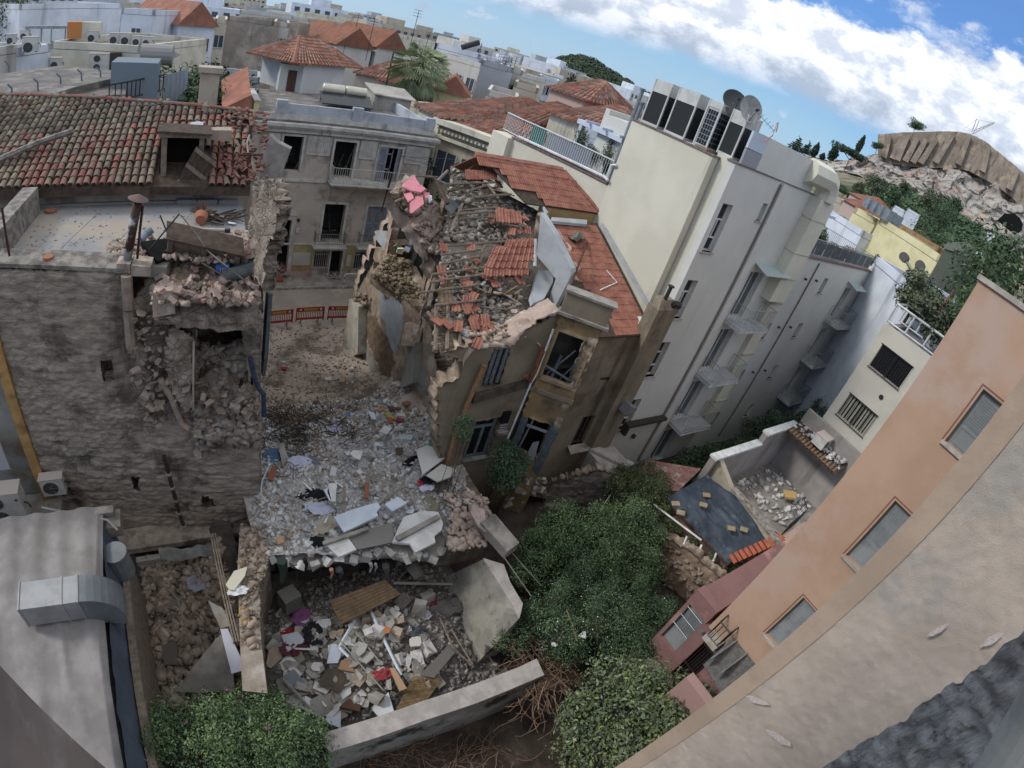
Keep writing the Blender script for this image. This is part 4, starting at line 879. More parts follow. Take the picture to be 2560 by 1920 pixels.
LP=[PZ(p,z)for p,z in pts];RP=[PZ(p,z)for p,z in((A5(700,150),10.5),(A5(880,400),10.0),(A5(1150,560),9.5),(A5(1180,760),9.0),(A5(1080,1080),8.2),(A5(1060,1260),7.6),(A5(1000,1520),6.9),(B5(1060,420),6.3))]
def strip_wall(name,Lp,Rp,nz,drop,mat,parent,seed,n=90,m=14,amp=.16,**tg):
 def f(u,v):
  Ls,Rs_=np.array([p[:]for p in Lp]),np.array([p[:]for p in Rp]);k=len(Lp)-1;i=np.minimum((u*k).astype(int),k-1);t=(u*k-i)[...,None]
  a=Ls[i]*(1-t)+Ls[i+1]*t;b=Rs_[i]*(1-t)+Rs_[i+1]*t
  w=np.clip((v-.15)/.7,0,1)[...,None];p=a*(1-w)+b*w
  nn=(fbm(p[...,0]*2.2,p[...,1]*2.2,0,4,seed)-.47)*amp*3;p[...,2]+=nn*(np.minimum(v,1-v)>.1)
  dn=np.where(v<.15,(.15-v)/.15,np.where(v>.85,(v-.85)/.15,0));p[...,2]-=dn*drop*(.55+.9*fbm(p[...,0]*2.5,p[...,1]*2.5,0,3,seed+5))
  p[...,1]+=(vnoise(p[...,0]*5,p[...,2]*6,2,seed)-.5)*.22
  p[...,0]+=(vnoise(p[...,1]*4,p[...,2]*4,0,seed)-.5)*.25
  return p[...,0],p[...,1],p[...,2]
 return grid_sheet(name,f,n,m,mat,parent,False,**tg)
strip_wall('cross_wall',LP,RP,1,.75,m_corep,och,12,130,26,.12)
MB().ext([PX(q,10.25)for q in(A5(745,1130),A5(830,950),A5(960,1120),A5(940,1340),A5(900,1450),A5(730,1400))],(.1,0,0)).build('door_wall',m_teal,och)
MB().ext([PX(q,10.2)for q in(A5(800,870),A5(835,950),A5(760,1180),A5(735,1400),A5(715,1380),A5(740,1150),A5(775,1000))],(.15,0,0)).build('door_jamb',m_plgrey,och)
mound('cross_wall_stones',[A5(760,700),A5(1180,620),A5(1080,1050),A5(960,1000)],9.35,8.5,330,.06,.17,m_corep,och,21,kind='stuff')
mound('cross_wall_stones',[A5(540,350),A5(760,200),A5(1000,480),A5(740,620)],10.3,9.7,260,.06,.17,m_core,och,22,kind='stuff')
for quad,z in(((640,290),(770,180),(840,290),(740,350),(650,310)),10.6),(((740,350),(850,285),(900,330),(850,370)),10.62),(((660,390),(740,370),(770,430),(710,475)),10.5),(((725,490),(860,355),(880,495),(750,600),(725,595)),10.45),(((860,360),(945,375),(930,435),(900,430)),10.5):
 MB().ext([PZ(A5(*q),z+R_.uniform(-.02,.02))for q in quad],(0,0,.05)).build('pink_slab',m_pink,och)
MB().ext([PZ(A5(*q),10.1)for q in((940,400),(970,410),(970,460),(940,490),(928,450))],(0,0,.06)).build('white_basin_piece',m_white,och)
RZ=lambda Y:8.1+.458*(Y-11.5)
def PR(q,off=0.0):
 r=ray(q);t=(RZ(0)+off-H)/(r[2]-.458*r[1]);return Vector((r[0]*t,r[1]*t,H+r[2]*t))
tileM=flat_tile_mesh(.235,.40,m_tileM,'roof_tile')
def tile_field(parent,x0,x1,Y0,z0,slope,rows,skip=lambda x,y:False,dx=.235,dy=.335,mesh=tileM,jig=.02):
 rot0=frame_rot((0,1,slope),(0,0,1));n=0;L_=math.sqrt(1+slope*slope)
 for j in range(rows):
  y=Y0+j*dy/L_;nx=int((x1-x0)/dx)
  for i in range(nx):
   x=x0+(i+.5)*dx
   if skip(x,y):continue
   rot=rot0@Matrix.Rotation(R_.uniform(-jig,jig),3,'Z')@Matrix.Rotation(-.035+R_.uniform(-jig,jig)*.6,3,'X')
   piece(mesh,(x,y,z0+(y-Y0)*slope+R_.uniform(-.006,.008)),rot,parent,'roof_tile');n+=1
 return n
lowr=empty('lean_to_roof',(14.4,11.3,8.1),parent=och)
MB().ext([(12.7,11.25,7.97),(15.95,11.25,7.97),(15.95,16.4,10.33),(12.7,16.4,10.33)],(0,0,.06)).build('roof_deck',m_woodd,lowr)
edge=[PR(t7(*q))for q in((430,350),(620,690),(640,850),(905,1060),(905,1215))]
def skipL(x,y):
 pts_=sorted([(p.y,p.x)for p in edge]);xs=np.interp(y,[a for a,b in pts_],[b for a,b in pts_]);return x<xs-.1
print('rear tiles',tile_field(lowr,12.0,15.95,11.28,8.06,.458,16,skipL))
mb=MB().ext([PX(q,15.98)-Vector((.02,0,0))for q in(t7(820,345),t7(1195,1000),t7(1190,1040),t7(800,370))],(-.1,0,.02));mb.build('cement_flashing',m_plwhite,lowr)
MB().ext([PR(q,.12)for q in(t7(400,315),t7(680,335),t7(680,370),t7(400,345))],(0,0,.12)).build('white_ridge',m_plwhite,lowr)
MB().tube([PR(q,.08)for q in(t7(840,712),t7(925,810),t7(790,870))],.03,5).build('gutter_piece',m_white,label='bent white gutter piece lying on the red rear roof',cat='gutter')
q=PR(t7(1120,1120),.1);MB().shard(q,.3,.03,rrot(R_,.5)).build('plaster_scrap',m_white,label='white torn scrap at the lower corner of the red rear roof',cat='scrap')
def cloth(name,c,rx,ry,h,mat,label,seed=1,rotz=0,n=16,cat='cloth'):
 def f(u,v):
  a=(u-.5)*2;b=(v-.5)*2;k=np.sqrt(a*a+b*b);s=fbm(a*2+seed,b*2,0,4,seed)-.47
  X=a*rx*(1+s*.8);Y_=b*ry*(1-s*.6);Z_=h*(.25+s*2.4)*np.clip(1.25-k*.85,0,1)+.01
  cs,sn=math.cos(rotz),math.sin(rotz);return c[0]+X*cs-Y_*sn,c[1]+X*sn+Y_*cs,c[2]+Z_
 return grid_sheet(name,f,n,n,mat,None,True,label=label,cat=cat,keep=lambda u,v:((u-.5)**2+(v-.5)**2+(fbm(u*5+seed,v*5,0,3,seed)-.45)*.25)<.24)
q=PR(t7(600,460),.1);cloth('sack',q,.55,.3,.35,M('sack_grey','#68655c','#55524a',ns=5,bump=.3),'crumpled grey sacks lying across the upper red tiles',3,.5)
MB().tube([PR(t7(690,490),.1),PP(t7(560,830),(11.5,12.2),(13,12.2))+Vector((0,0,0))],.035,6).build('iron_rod',M('rust_dark','#4a3029',bump=.1),label='thin rusty iron rod leaning against the broken roof edge',cat='rod')
upr=empty('upper_roof',(13,16.5,10.7),parent=och)
sl=.60
e1=[PZ(q,10.75)for q in((1090,445),(1358,503),(1479,521))]
Yv=16.75
MB().ext([(12.3,Yv,10.66),(16.1,Yv,10.66),(15.0,Yv+1.85,11.75),(11.0,Yv+1.85,11.75)],(0,0,.05)).build('roof_deck',m_woodd,upr)
MB().ext([(15.05,18.6,11.78),(16.15,16.72,10.72),(16.15,20.4,10.72)],(0,0,.06)).ext([(10.6,18.62,11.76),(15.05,18.62,11.76),(16.15,20.4,10.72),(10.6,20.4,10.72)],(0,0,.04)).build('hip_slope',m_tileM,upr)
def skipU(x,y):
 k=(y-Yv)/1.85;return x>16.15-k*1.15 or x<12.9-k*2.6-.35*math.sin(y*7)or(y-Yv<.3 and 13.0>x)
print('upper tiles',tile_field(upr,10.4,16.2,Yv-.05,10.75,.592,7,skipU))
mb=MB()
for i in range(20):x=10.6+i*.23;mb.tube([(x,18.6,11.84),(x+.25,18.6,11.84)],.085,6,True,.075)
mb.build('ridge_tiles',m_tileM,upr)
mb=MB().tube([(15.08,18.6,11.86),(16.15,16.75,10.82)],.09,6);mb.build('hip_tiles',m_tileM,upr)
MB().box(13.2,16.08,Yv+.05,Yv+.3,9.4,10.66).build('yellow_wall',M('yellow_wall_house','#a98d5e','#9b7f52',ns=1,bump=.2,streak=('#6e5c40',1.5,.6)),och)
MB().box(9.5,13.2,18.0,18.3,5,10.2).build('attic_wall',m_core,och)
bat=[((1640,520),(2160,480)),((1590,590),(1900,550)),((1590,665),(1900,600)),((1520,745),(1930,690)),((1500,808),(1930,745)),((1420,890),(1900,825)),((1540,990),(1940,945)),((1740,240),(2030,215)),((1740,305),(2000,290)),((2030,340),(2212,370)),((1690,425),(1850,385))]
t6=T(600,450)
for a,b in bat:
 MB().tube([PR(t6(*a),-.12),PR(t6(*b),-.02)],.042,5).build('batten',m_wood,och)
raf=[((1850,650),(1760,900)),((1950,480),(1860,760)),((1550,1000),(1545,1350)),((1645,1000),(1635,1340)),((1735,1150),(1735,1310)),((1930,830),(1925,1120)),((2120,380),(2090,470)),((1760,180),(1660,420)),((1540,780),(1490,1000)),((1990,830),(1970,900)),((1560,30),(1640,160)),((1830,1200),(1825,1280)),((1480,1040),(1535,1110))]
for a,b in raf:
 MB().tube([PR(t6(*a),-.3),PR(t6(*b),-.3)],.06,5).build('rafter',m_wood,och)
t3=T(1250,0);t2=T(600,0)
for a,b,w in(((1620,1455),(2010,1440),.05),((1560,1430),(1640,1350),.06),((1840,1560),(2140,1535),.06),((1830,1500),(1960,1460),.04),((1960,1460),(2040,1570),.06),((1550,1430),(1640,1610),.09),((1390,1385),(1560,1400),.05),((1720,1690),(2000,1670),.05)):
 MB().tube([PR(t2(*a),.1),PR(t2(*b),.05)],w,5).build('beam',m_wood if w<.08 else m_woodd,och)
def loft(u,v):
 q=[B5(1080,900),B5(1960,780),t7(440,1050),t7(300,260),A5(1240,60),A5(1100,1100)]
 return None
def PLf(q):return PR(q,-.75)
quad=[PLf(q)for q in(B5(1060,880),B5(1990,740),t7(560,700),t7(330,260),A5(1180,60),A5(1120,900))]
mbq=MB().add([tuple(p)for p in quad],[(0,1,2,5),(5,2,3,4)]);mbq.build('loft_floor',M('loft_rubble','#6b6158','#80766b',ns=3,bump=1,bs=12,bdist=.06,stain='#4b443d',stains=1.5),och)
def scatter_quad(q4,off0,off1,n,smin,smax,mat,seed,name='loft_debris',**kw):
 rs=np.random.RandomState(seed);P=[]
 for i in range(n):
  a,b=rs.rand(2);w=[(1-a)*(1-b),a*(1-b),a*b,(1-a)*b];p=(sum(k*c[0]for k,c in zip(w,q4)),sum(k*c[1]for k,c in zip(w,q4)))
  P.append(tuple(PR(p,off0+(off1-off0)*rs.rand())))
 return rocks(name,np.array(P),rs.uniform(smin,smax,n),mat,och,seed=seed,kind='stuff',**kw)
m_grav=M('rubble_mix','#8d867d','#766e65',ns=4,bump=.5,bs=20,isl=.35,stain='#a39b91',stains=5)
scatter_quad([B5(1080,880),B5(1950,760),t7(150,900),A5(1100,950)],-.8,-.5,1500,.04,.14,m_grav,31)
scatter_quad([A5(1120,900),t7(60,500),t7(300,260),A5(1180,80)],-.85,-.6,700,.04,.14,m_grav,32)
scatter_quad([B5(1700,780),t7(420,1060),t7(420,990),B5(1500,700)],-.6,-.1,400,.05,.13,m_corep,33)
for k,quad in enumerate(([B5(1110,370),B5(1250,370),B5(1230,850),B5(1090,880)],[B5(1245,620),B5(1370,600),B5(1365,820),B5(1235,850)],[t6(2000,880),t6(2180,860),t6(2200,915),t6(1990,910)],[B5(1260,60),B5(1300,370),B5(1120,360),B5(1130,200)])):
 P=[PR(q,-.38)for q in quad];mb=MB();n=24
 for i in range(n):
  a=P[0].lerp(P[3],i/n)+Vector((0,0,R_.uniform(-.01,.02)));b=P[1].lerp(P[2],i/n);mb.tube([a,b],.014,3,False)
 mb.build('reed_mat',M('reeds','#7a6850','#5f5140',ns=12,bump=.2,isl=.3),och,kind='stuff')
def tile_patch(quad_px,rows,cols,off,parent,jig=.05,mask=None):
 P=[PR(q,off)for q in quad_px]
 for j in range(rows):
  for i in range(cols):
   if mask and not mask(i,j):continue
   u,v=(i+.5)/cols,j/rows;lo=P[0].lerp(P[1],u);hi=P[3].lerp(P[2],u);p=lo.lerp(hi,v)
   d=(hi-lo).normalized();w=(P[1]-P[0]).length/cols;l=(hi-lo).length/rows*1.2
   rot=frame_rot(d,(0,0,1))@Matrix.Rotation(R_.uniform(-jig,jig),3,'Z')@Matrix.Rotation(-.06,3,'X')
   piece(tileM,p+Vector((0,0,R_.uniform(0,.02))),rot,parent,'roof_tile',scale=(w/.235,l/.40,1.3))
tile_patch([A5(1560,1190),A5(2080,1200),A5(2120,880),A5(1700,900)],4,8,.03,och,mask=lambda i,j:not(j==3 and i<2)and not(j==0 and i>6))
tile_patch([A5(1550,1290),A5(2030,1270),A5(2040,1180),A5(1560,1180)],1,7,.02,och)
tile_patch([A5(1690,690),A5(1960,700),A5(1960,590),A5(1690,540)],1,4,.02,och,.12)
tile_patch([A5(1350,215),A5(1690,220),A5(1690,140),A5(1350,120)],1,9,.1,och,.03)
MB().tube([PR(A5(2120,880),.06),PR(A5(2110,1180),.06)],.06,5).build('white_verge',m_plwhite,och)
MB().tube([t_ for t_ in(PR(t7(315,175),.1),PR(t7(370,270),.1))],.08,6).build('white_verge',m_plwhite,och)
for i,(a,b,r)in enumerate([(1400,1010,.4),(1490,1140,-.4),(1610,1330,.3),(1700,1400,0),(1840,1310,.5),(1960,1370,.4),(1400,1240,.1),(1850,830,.5),(1960,810,-.5),(2040,820,.2),(2020,670,0),(1400,1560,.8),(1350,1620,.4),(1620,680,.6),(1730,300,0),(1090,1280,.1),(1110,1010,.2)]+[(int((B5(x,y)[0]-860)/.22604),int((B5(x,y)[1]-400)/.22604),R_.uniform(-.8,.8))for x,y in((1460,380),(1560,430),(1180,580),(1280,620),(1345,660),(1520,560),(1660,590),(1550,640),(1650,700),(1750,640),(1540,845),(1480,460),(1330,440),(1420,140),(1450,200),(1780,170),(1690,90),(1920,80),(2050,130),(1600,600),(1220,120))]):
 p=PR(A5(a,b),-.12);piece(tileM,p,frame_rot((math.sin(r),math.cos(r),R_.uniform(0,.6)),(R_.uniform(-.2,.2),R_.uniform(-.2,.2),1)),och,'roof_tile',scale=(1.15,1.0,1.3))
for i in range(46):
 a=(R_.uniform(1250,2150),R_.uniform(150,760));an=R_.uniform(-.9,.9);l=R_.uniform(80,330)
 b=(a[0]+math.cos(an)*l,a[1]-math.sin(an)*l);z=R_.uniform(-.55,-.15)
 MB().tube([PR(B5(*a),z),PR(B5(*b),z+R_.uniform(-.1,.25))],R_.uniform(.014,.04),4).build('lath',R_.choice([m_wood,m_woodl,m_woodd]),och)
for i in range(34):
 a=(R_.uniform(1350,2000),R_.uniform(100,740));MB().shard(PR(B5(*a),R_.uniform(-.4,-.2)),R_.uniform(.07,.17),.04,rrot(R_,.5)).build('plaster_piece',R_.choice([m_plwhite,m_plgrey,m_corep,m_white]),och)
for i in range(30):
 a=(R_.uniform(1150,1700),R_.uniform(60,480));an=R_.uniform(-.5,.7);l=R_.uniform(60,260)
 b=(a[0]+math.cos(an)*l,a[1]-math.sin(an)*l);z=R_.uniform(-.5,.0)
 MB().tube([PR(A5(*a),z),PR(A5(*b),z+R_.uniform(-.1,.15))],R_.uniform(.02,.045),4).build('lath',R_.choice([m_wood,m_woodd]),och)
MB().ext([PP(q,(11.3,16.5),(12.4,12.0))for q in(t7(320,260),t7(430,430),t7(560,700),t7(560,760),t7(430,1010),t7(380,960),t7(440,780),t7(370,690),t7(290,600))],(.3,.1,0)).build('gable_wall',m_plwhite,och)
strip_wall('gable_top',[PR(t7(*q),.05)for q in((300,260),(440,470),(480,580),(560,760),(600,790))],[PR(t7(*q),.05)for q in((360,230),(510,470),(610,640),(640,770),(650,800))],1,.9,m_corep,och,44,60,12,.07)
MB().ext([PR(q,-.35)for q in(t7(285,735),t7(410,740),t7(400,830),t7(330,960),t7(240,1000),t7(225,950))],(.1,.05,.1)).build('plaster_slab',m_plwhite,och)
MB().ext([PR(q,-.8)for q in(A5(1380,570),A5(1580,550),A5(1560,660),A5(1400,730),A5(1340,700))],(0,0,.1)).build('plaster_slab',m_plblue,och)
MB().ext([PR(q,-.4)for q in(A5(1110,470),A5(1160,440),A5(1290,490),A5(1190,610),A5(1120,540))],(0,0,.05)).build('corrugated_piece',M('corr_dark','#3f4448','#555a5e',ns=20,stretch=(1,9,1),bump=.4),och)
strip_wall('rear_wall_top',[PY(B5(*q),11.35)for q in((1400,1000),(1480,830),(1960,770),(2000,720))]+[PY((1329,805),11.35),PY((1395,780),11.35)],[PY(B5(*q),11.35)+Vector((0,.75,.1))for q in((1400,1000),(1480,830),(1960,770),(2000,720))]+[PY((1329,805),11.35)+Vector((0,.7,.1)),PY((1395,780),11.35)+Vector((0,.7,.1))],1,.12,m_corep,och,45,90,12,.1)
mb=MB()
for i in range(26):mb.chunk(PY(t7b(R_.uniform(190,380),R_.uniform(870,1000)),10.3+R_.random()*.5),.12,.1,.08)
mb.build('balcony_rubble',m_grav,och,kind='stuff')
MB().ext([PY(q,10.5)for q in(t7b(120,950),t7b(400,1010),t7b(380,1035),t7b(120,990))],(0,.6,0)).build('balcony_slab',m_concrete,och)
for q in((400,1070),(400,1110),(60,1030),(50,1070)):
 MB().shard(PY(t7b(*q),10.4),.28,.05,rrot(R_,.6)).build('hanging_slab',m_plgrey,och)
MB().ext([PY(q,10.9)for q in(t7b(190,840),t7b(275,825),t7b(285,850),t7b(200,855))],(0,-.2,0)).build('orange_board',M('orange_board','#a37437',bump=.1),och)
gb=empty('townhouse',(9.5,31,0),'damaged grey three-storey townhouse with blown out windows across the street','house')
m_gren=M('grey_render','#968e85','#a1988e',ns=.8,bump=.35,bs=26,stain='#6e675e',stains=.6,streak=('#5f5850',1.3,.56))
m_gtrim=M('grey_trim','#a9a7a2','#989590',ns=2,bump=.25,streak=('#6a665f',2,.55))
m_blueparapet=M('parapet_blue','#999fa8','#8c929b',ns=1,bump=.12,stain='#7d838c',stains=1,streak=('#6f747d',2.2,.62))
m_ypaint=M('yellow_paint','#94875a','#857a52',ns=2,bump=.2,stain='#766d59',stains=1.5)
ta,tb=T(600,0),T(600,450)
GY=31.0
def grect(t,TL,TR,BL):
 a,b,c=PY(t(*TL),GY),PY(t(*TR),GY),PY(t(*BL),GY);return(a.x,b.x,c.z,(a.z+b.z)/2)
W1=grect(ta,(350,1070),(505,1080),(340,1350));W2=grect(ta,(760,1110),(925,1130),(720,1480));W3=grect(ta,(1110,1155),(1285,1180),(1060,1530))
M1=grect(tb,(675,185),(840,195),(640,500));M2=grect(tb,(1015,205),(1175,215),(970,470))
G1=grect(tb,(250,310),(410,315),(215,735));G2=grect(tb,(590,560),(700,575),(580,705));G3=grect(tb,(725,555),(815,560),(695,748));G4=grect(tb,(910,570),(1035,575),(890,715))
W2=(W2[0],W2[1],6.75,W2[3]);W3=(W3[0],W3[1],6.75,W3[3]);M1=(M1[0],M1[1],2.55,M1[3]);M2=(M2[0],M2[1],2.55,M2[3]);G1=(G1[0],G1[1],.25,G1[3]);G3=(G3[0],G3[1],.14,G3[3])
print('grey',[tuple(round(v,2)for v in h)for h in(W1,W2,W3,M1,M2,G1,G2,G3,G4)])
gx0,gx1=2.6,14.5
mb=MB();wallgrid(mb,(gx0,GY),(gx1,GY),-.2,9.8,.45,[(h[0]-gx0,h[1]-gx0,h[2],h[3])for h in(W1,W2,W3,M1,M2,G1,G2,G3,G4)]);mb.build('front_wall',m_gren,gb)
MB().box(gx1-.4,gx1,GY+.45,42,-.2,9.8).box(gx0,gx1,41.6,42,-.2,9.8).build('side_walls',m_gren,gb)
MB().box(gx0,gx1-.4,GY+2.5,GY+2.7,-.2,9.7).box(gx0,gx1-.4,GY+.45,GY+2.5,2.35,2.5).box(gx0,gx1-.4,GY+.45,GY+2.5,6.5,6.7).build('interior',m_pldark,gb)
MB().box(gx0-.1,gx1+.05,GY+.05,42,9.8,9.92).build('roof_slab',m_roofslab,gb)
MB().box(gx0-.3,gx1+.3,GY-.45,GY+.1,9.62,9.8).box(gx0-.25,gx1+.22,GY-.34,GY+.05,9.5,9.62).box(gx0-.2,gx1+.12,GY-.2,GY+.02,9.25,9.5).build('cornice',m_gtrim,gb)
pf=empty('parapet',(0,0,0),parent=gb)
MB().box(gx0,gx1,GY+.05,GY+.3,9.92,10.25).build('plinth',m_gtrim,pf)
MB().box(4.9,gx1-.05,GY+.1,GY+.27,10.25,10.82).build('panel',m_blueparapet,pf)
for x in(4.75,9.15,13.75):MB().box(x,x+.62,GY+.02,GY+.34,10.25,11.0).build('post',m_blueparapet,pf)
MB().box(gx1-.3,gx1-.05,GY+.34,40,9.92,10.6).build('side_parapet',m_blueparapet,gb)
MB().box(3.55,3.85,GY+.5,42,9.0,10.75).box(gx0,3.55,GY+.5,42,3,9.6).build('yellow_flank',m_yellow,gb)
MB().box(3.5,3.9,GY+.4,42,10.75,10.83).build('flank_coping',m_gtrim,gb)
mb=MB().box(gx0,gx1+.03,GY-.08,GY-.003,6.35,6.52).box(gx0,gx1,GY-.05,GY-.003,2.3,2.42);mb.build('string_course',m_gtrim,gb)
def frame(h,par,w=.13,top=True,mat=m_gtrim):
 mb=MB().box(h[0]-w,h[0],GY-.06,GY+.02,h[2],h[3]+w).box(h[1],h[1]+w,GY-.06,GY+.02,h[2],h[3]+w).box(h[0],h[1],GY-.06,GY+.02,h[3],h[3]+w)
 return mb.build('frame',mat,par)
for h in(W1,W2,W3,M1,M2):
 f_=frame(h,gb)
frame(G1,gb,.26);frame(G3,gb,.1)
MB().ext([(G1[0]-.35,GY-.12,G1[3]+.3),(G1[1]+.35,GY-.12,G1[3]+.3),(G1[1]+.25,GY-.12,G1[3]+.45),((G1[0]+G1[1])/2,GY-.12,G1[3]+.85),(G1[0]-.25,GY-.12,G1[3]+.45)],(0,.12,0)).build('door_ornament',m_gtrim,gb)
fl=9.2
segs=[(gx0+1.9,W1[0]-.2),(W1[1]+.25,W2[0]-.25),(W2[1]+.25,W3[0]-.2),(W3[1]+.25,gx1-.15)]
for a,b in segs:
 MB().box(a,b,GY-.05,GY-.003,8.0,9.15).build('frieze_panel',m_gtrim,gb);n=int((b-a-.2)/.12)
 for i in range(n):MB().box(a+.12+i*.12,a+.17+i*.12,GY-.085,GY-.053,8.2,9.0).build('flute',m_gtrim,gb)
MB().box(gx1-.5,gx1,GY-.1,GY-.003,6.52,8.0).build('corner_pilaster',m_gtrim,gb)
m_shut=M('shutter_blue','#7f8794','#70777f',ns=3,bump=.2)
def shutter(x0,x1,z0,z1,y,par,mat=m_shut,rot=0.0,slat=.12):
 s_=empty('shutter',((x0),y,z0),parent=None);s_.parent=par;s_.location=Vector((x0,y,z0))-Vector(par.location);s_['local']=True;w=x1-x0;h_=z1-z0;s_.rotation_euler=(0,0,rot)
 MB().box(0,.06,-.02,.02,0,h_).box(w-.06,w,-.02,.02,0,h_).box(.06,w-.06,-.02,.02,0,.08).box(.06,w-.06,-.02,.02,h_-.08,h_).box(.06,w-.06,-.02,.02,h_*.48,h_*.53).build('frame',mat,s_)
 mb=MB();n=int(h_/.07)
 for i in range(1,n):
  z=h_*i/n
  if abs(z-h_*.5)>.06:mb.box(.06,w-.06,-.014,.012,z-.02,z+.022)
 mb.build('louvre',mat,s_,kind='stuff');return s_
shutter(W3[0]-.02,W3[0]+.5,6.8,W3[3],GY-.08,gb,rot=-.25);shutter(W3[1]-.3,W3[1]+.2,6.8,W3[3],GY-.08,gb,rot=.5)
MB().box(W3[0]+.5,W3[0]+.56,GY+.15,GY+.2,6.8,W3[3]).box(W3[0]+.9,W3[0]+.96,GY+.15,GY+.2,6.8,W3[3]).box(W3[0]+.5,W3[0]+.96,GY+.15,GY+.2,7.4,7.5).box(W3[0]+.5,W3[0]+.96,GY+.15,GY+.2,8.4,8.46).build('door_leaf',m_shut,gb)
shutter(M2[0]+.05,M2[0]+.5,2.6,M2[3]-.05,GY+.12,gb,rot=.1);shutter(M2[0]+.55,M2[0]+1.0,2.6,M2[3]-.05,GY+.2,gb,rot=-.15)
shutter(M2[1]-.4,M2[1],2.6,M2[3]-.05,GY+.1,gb,rot=-.3)
shutter(W2[0]+.02,W2[0]+.05+.3,6.8,W2[3],GY+.5,gb,rot=1.3)
for h in(W1,W2,M1):
 mb=MB()
 for i in range(5):a=Vector((R_.uniform(h[0],h[1]),GY+R_.uniform(.4,1.6),h[2]+R_.uniform(0,.6)));mb.tube([a,a+Vector((R_.uniform(-.6,.6),R_.uniform(-.2,.3),R_.uniform(.1,1.2)))],.03,4)
 mb.build('inner_wreckage',m_wood,gb,kind='stuff')
def gbalc(x0,x1,z,out,par,h_=.85,mat=None):
 s_=MB().box(x0,x1,GY-out,GY-.003,z-.12,z).box(x0-.08,x1+.08,GY-out-.08,GY-.003,z-.2,z-.123).box(x0+.05,x1-.05,GY-out+.1,GY-.003,z-.34,z-.203)
 b_=s_.build('balcony',m_gtrim,par);railing('railing',[(x0+.03,GY-.02,z),(x0+.03,GY-out+.04,z),(x1-.03,GY-out+.04,z),(x1-.03,GY-.02,z)],h_,b_,mat or M('rail_pale','#a3a29c',bump=.1),step=.13,r=.012,rr=.02);return b_
gbalc(8.35,13.6,6.72,.95,gb)
gbalc(M1[0]-.45,M1[1]+.2,2.5,.6,gb,.75,M('rail_dark','#5d5c59',bump=.1));gbalc(M2[0]-.35,M2[1]+.6,2.5,.6,gb,.75,bpy.data.materials['rail_dark'])
MB().tube([(11.9,GY-1.0,7.5),(11.75,GY-.9,5.0)],.07,6,True,.03).build('hanging_rag',M('rag_maroon','#3a2529',bump=.2),label='dark maroon cloth hanging down from the upper balcony',cat='cloth')
for x0,x1 in((G1[1]+.3,G2[0]-.1),(G3[1]+.2,G4[0]-.1)):
 if x1-x0>.2:MB().box(x0,x1,GY-.02,GY-.003,.5,2.28).build('painted_panel',m_ypaint,gb)
bo=grect(tb,(418,570),(558,575),(412,672));MB().box(bo[0],bo[1],GY-.07,GY-.022,bo[2],bo[3]).build('notice_board',M('board_white','#99978f',bump=.05),gb)
bo=grect(tb,(845,590),(878,592),(838,675));MB().box(bo[0],bo[1],GY-.08,GY-.022,bo[2],bo[3]).build('notice_frame',m_gtrim,gb)
for h in(G2,G4):
 g=MB();n=int((h[1]-h[0])/.13)
 for i in range(n+1):x=h[0]+(h[1]-h[0])*i/n;g.tube([(x,GY-.06,h[2]-.05),(x,GY-.06,h[3]+.05)],.018,4)
 g.box(h[0]-.05,h[1]+.05,GY-.075,GY-.045,h[2]+.1,h[2]+.15).box(h[0]-.05,h[1]+.05,GY-.075,GY-.045,h[3]-.15,h[3]-.1);g.build('window_grille',M('grille_pale','#97948c',bump=.1),gb)
MB().box(G4[0]+.35,G4[0]+.6,GY-.12,GY-.08,G4[3]-.35,G4[3]).build('blue_bag',M('blue_cloth','#26397a',bump=.1),label='small blue bag hung on the ground floor window bars',cat='bag')
q=PY(tb(465,322),GY-.1);MB().tube([q+Vector((0,.1,0)),q],.12,10,True,.06).build('wall_lamp',m_darkmetal,gb)
q=PY(tb(455,400),GY-.05);MB().box(q.x-.1,q.x+.1,GY-.1,GY-.003,q.z-.12,q.z+.12).build('meter_box',m_gtrim,gb)
q=PY(tb(300,400),GY+.3);mb=MB().tube([q+Vector((0,0,.6)),q+Vector((.1,0,.1)),q+Vector((-.1,0,-.5))],.07,5,True,.1);mb.build('hanging_insulation',m_white,label='white strip hanging in the dark street doorway',cat='cloth')
rocks('doorway_rubble',np.c_[NP.uniform(G1[0],G1[1],160),NP.uniform(GY-.3,GY+1.6,160),NP.uniform(.15,.5,160)],NP.uniform(.04,.13,160),m_grav,gb,seed=4,kind='stuff')
rocks('doorway_rubble',np.c_[NP.uniform(G3[0]-.3,G3[1],60),NP.uniform(GY-.6,GY+.3,60),NP.uniform(.15,.3,60)],NP.uniform(.04,.1,60),m_grav,gb,seed=5,kind='stuff')
q=PZ(tb(875,850),.13);t=empty('hoop_barrier',(q.x,q.y,.13),'low white tubular hoop barrier standing on the pavement','barrier')
x0,x1,y=q.x-.5,q.x+.65,q.y
MB().tube([(x0,y,.13),(x0,y,1.0),(x0+.06,y,1.1),(x1-.06,y,1.1),(x1,y,1.0),(x1,y,.13)],.03,7).build('hoop',m_white,t)
for z in(.35,.75):
 for x in(x0,x1):MB().cyl((x,y,z),.034,.14,7).build('band',M('band_red','#5a3a38',bump=0),t)
net=MB();o0=PZ(tb(300,850),.15)
for i in range(26):
 x=o0.x-.9+i*.13;net.tube([(x,30.7-.4*math.sin(i),.16),(x+.05,30.9,1.0+.35*math.sin(i*.5))],.007,3,False)
for j in range(8):net.tube([(o0.x-.9+i*.33,30.75+.04*j,.2+j*.13+.1*math.sin(i*.9))for i in range(11)],.007,3,False)
net.build('net_fence',M('net_red','#a5483c',bump=0),label='sagging red mesh fence in front of the townhouse ground floor',cat='net')
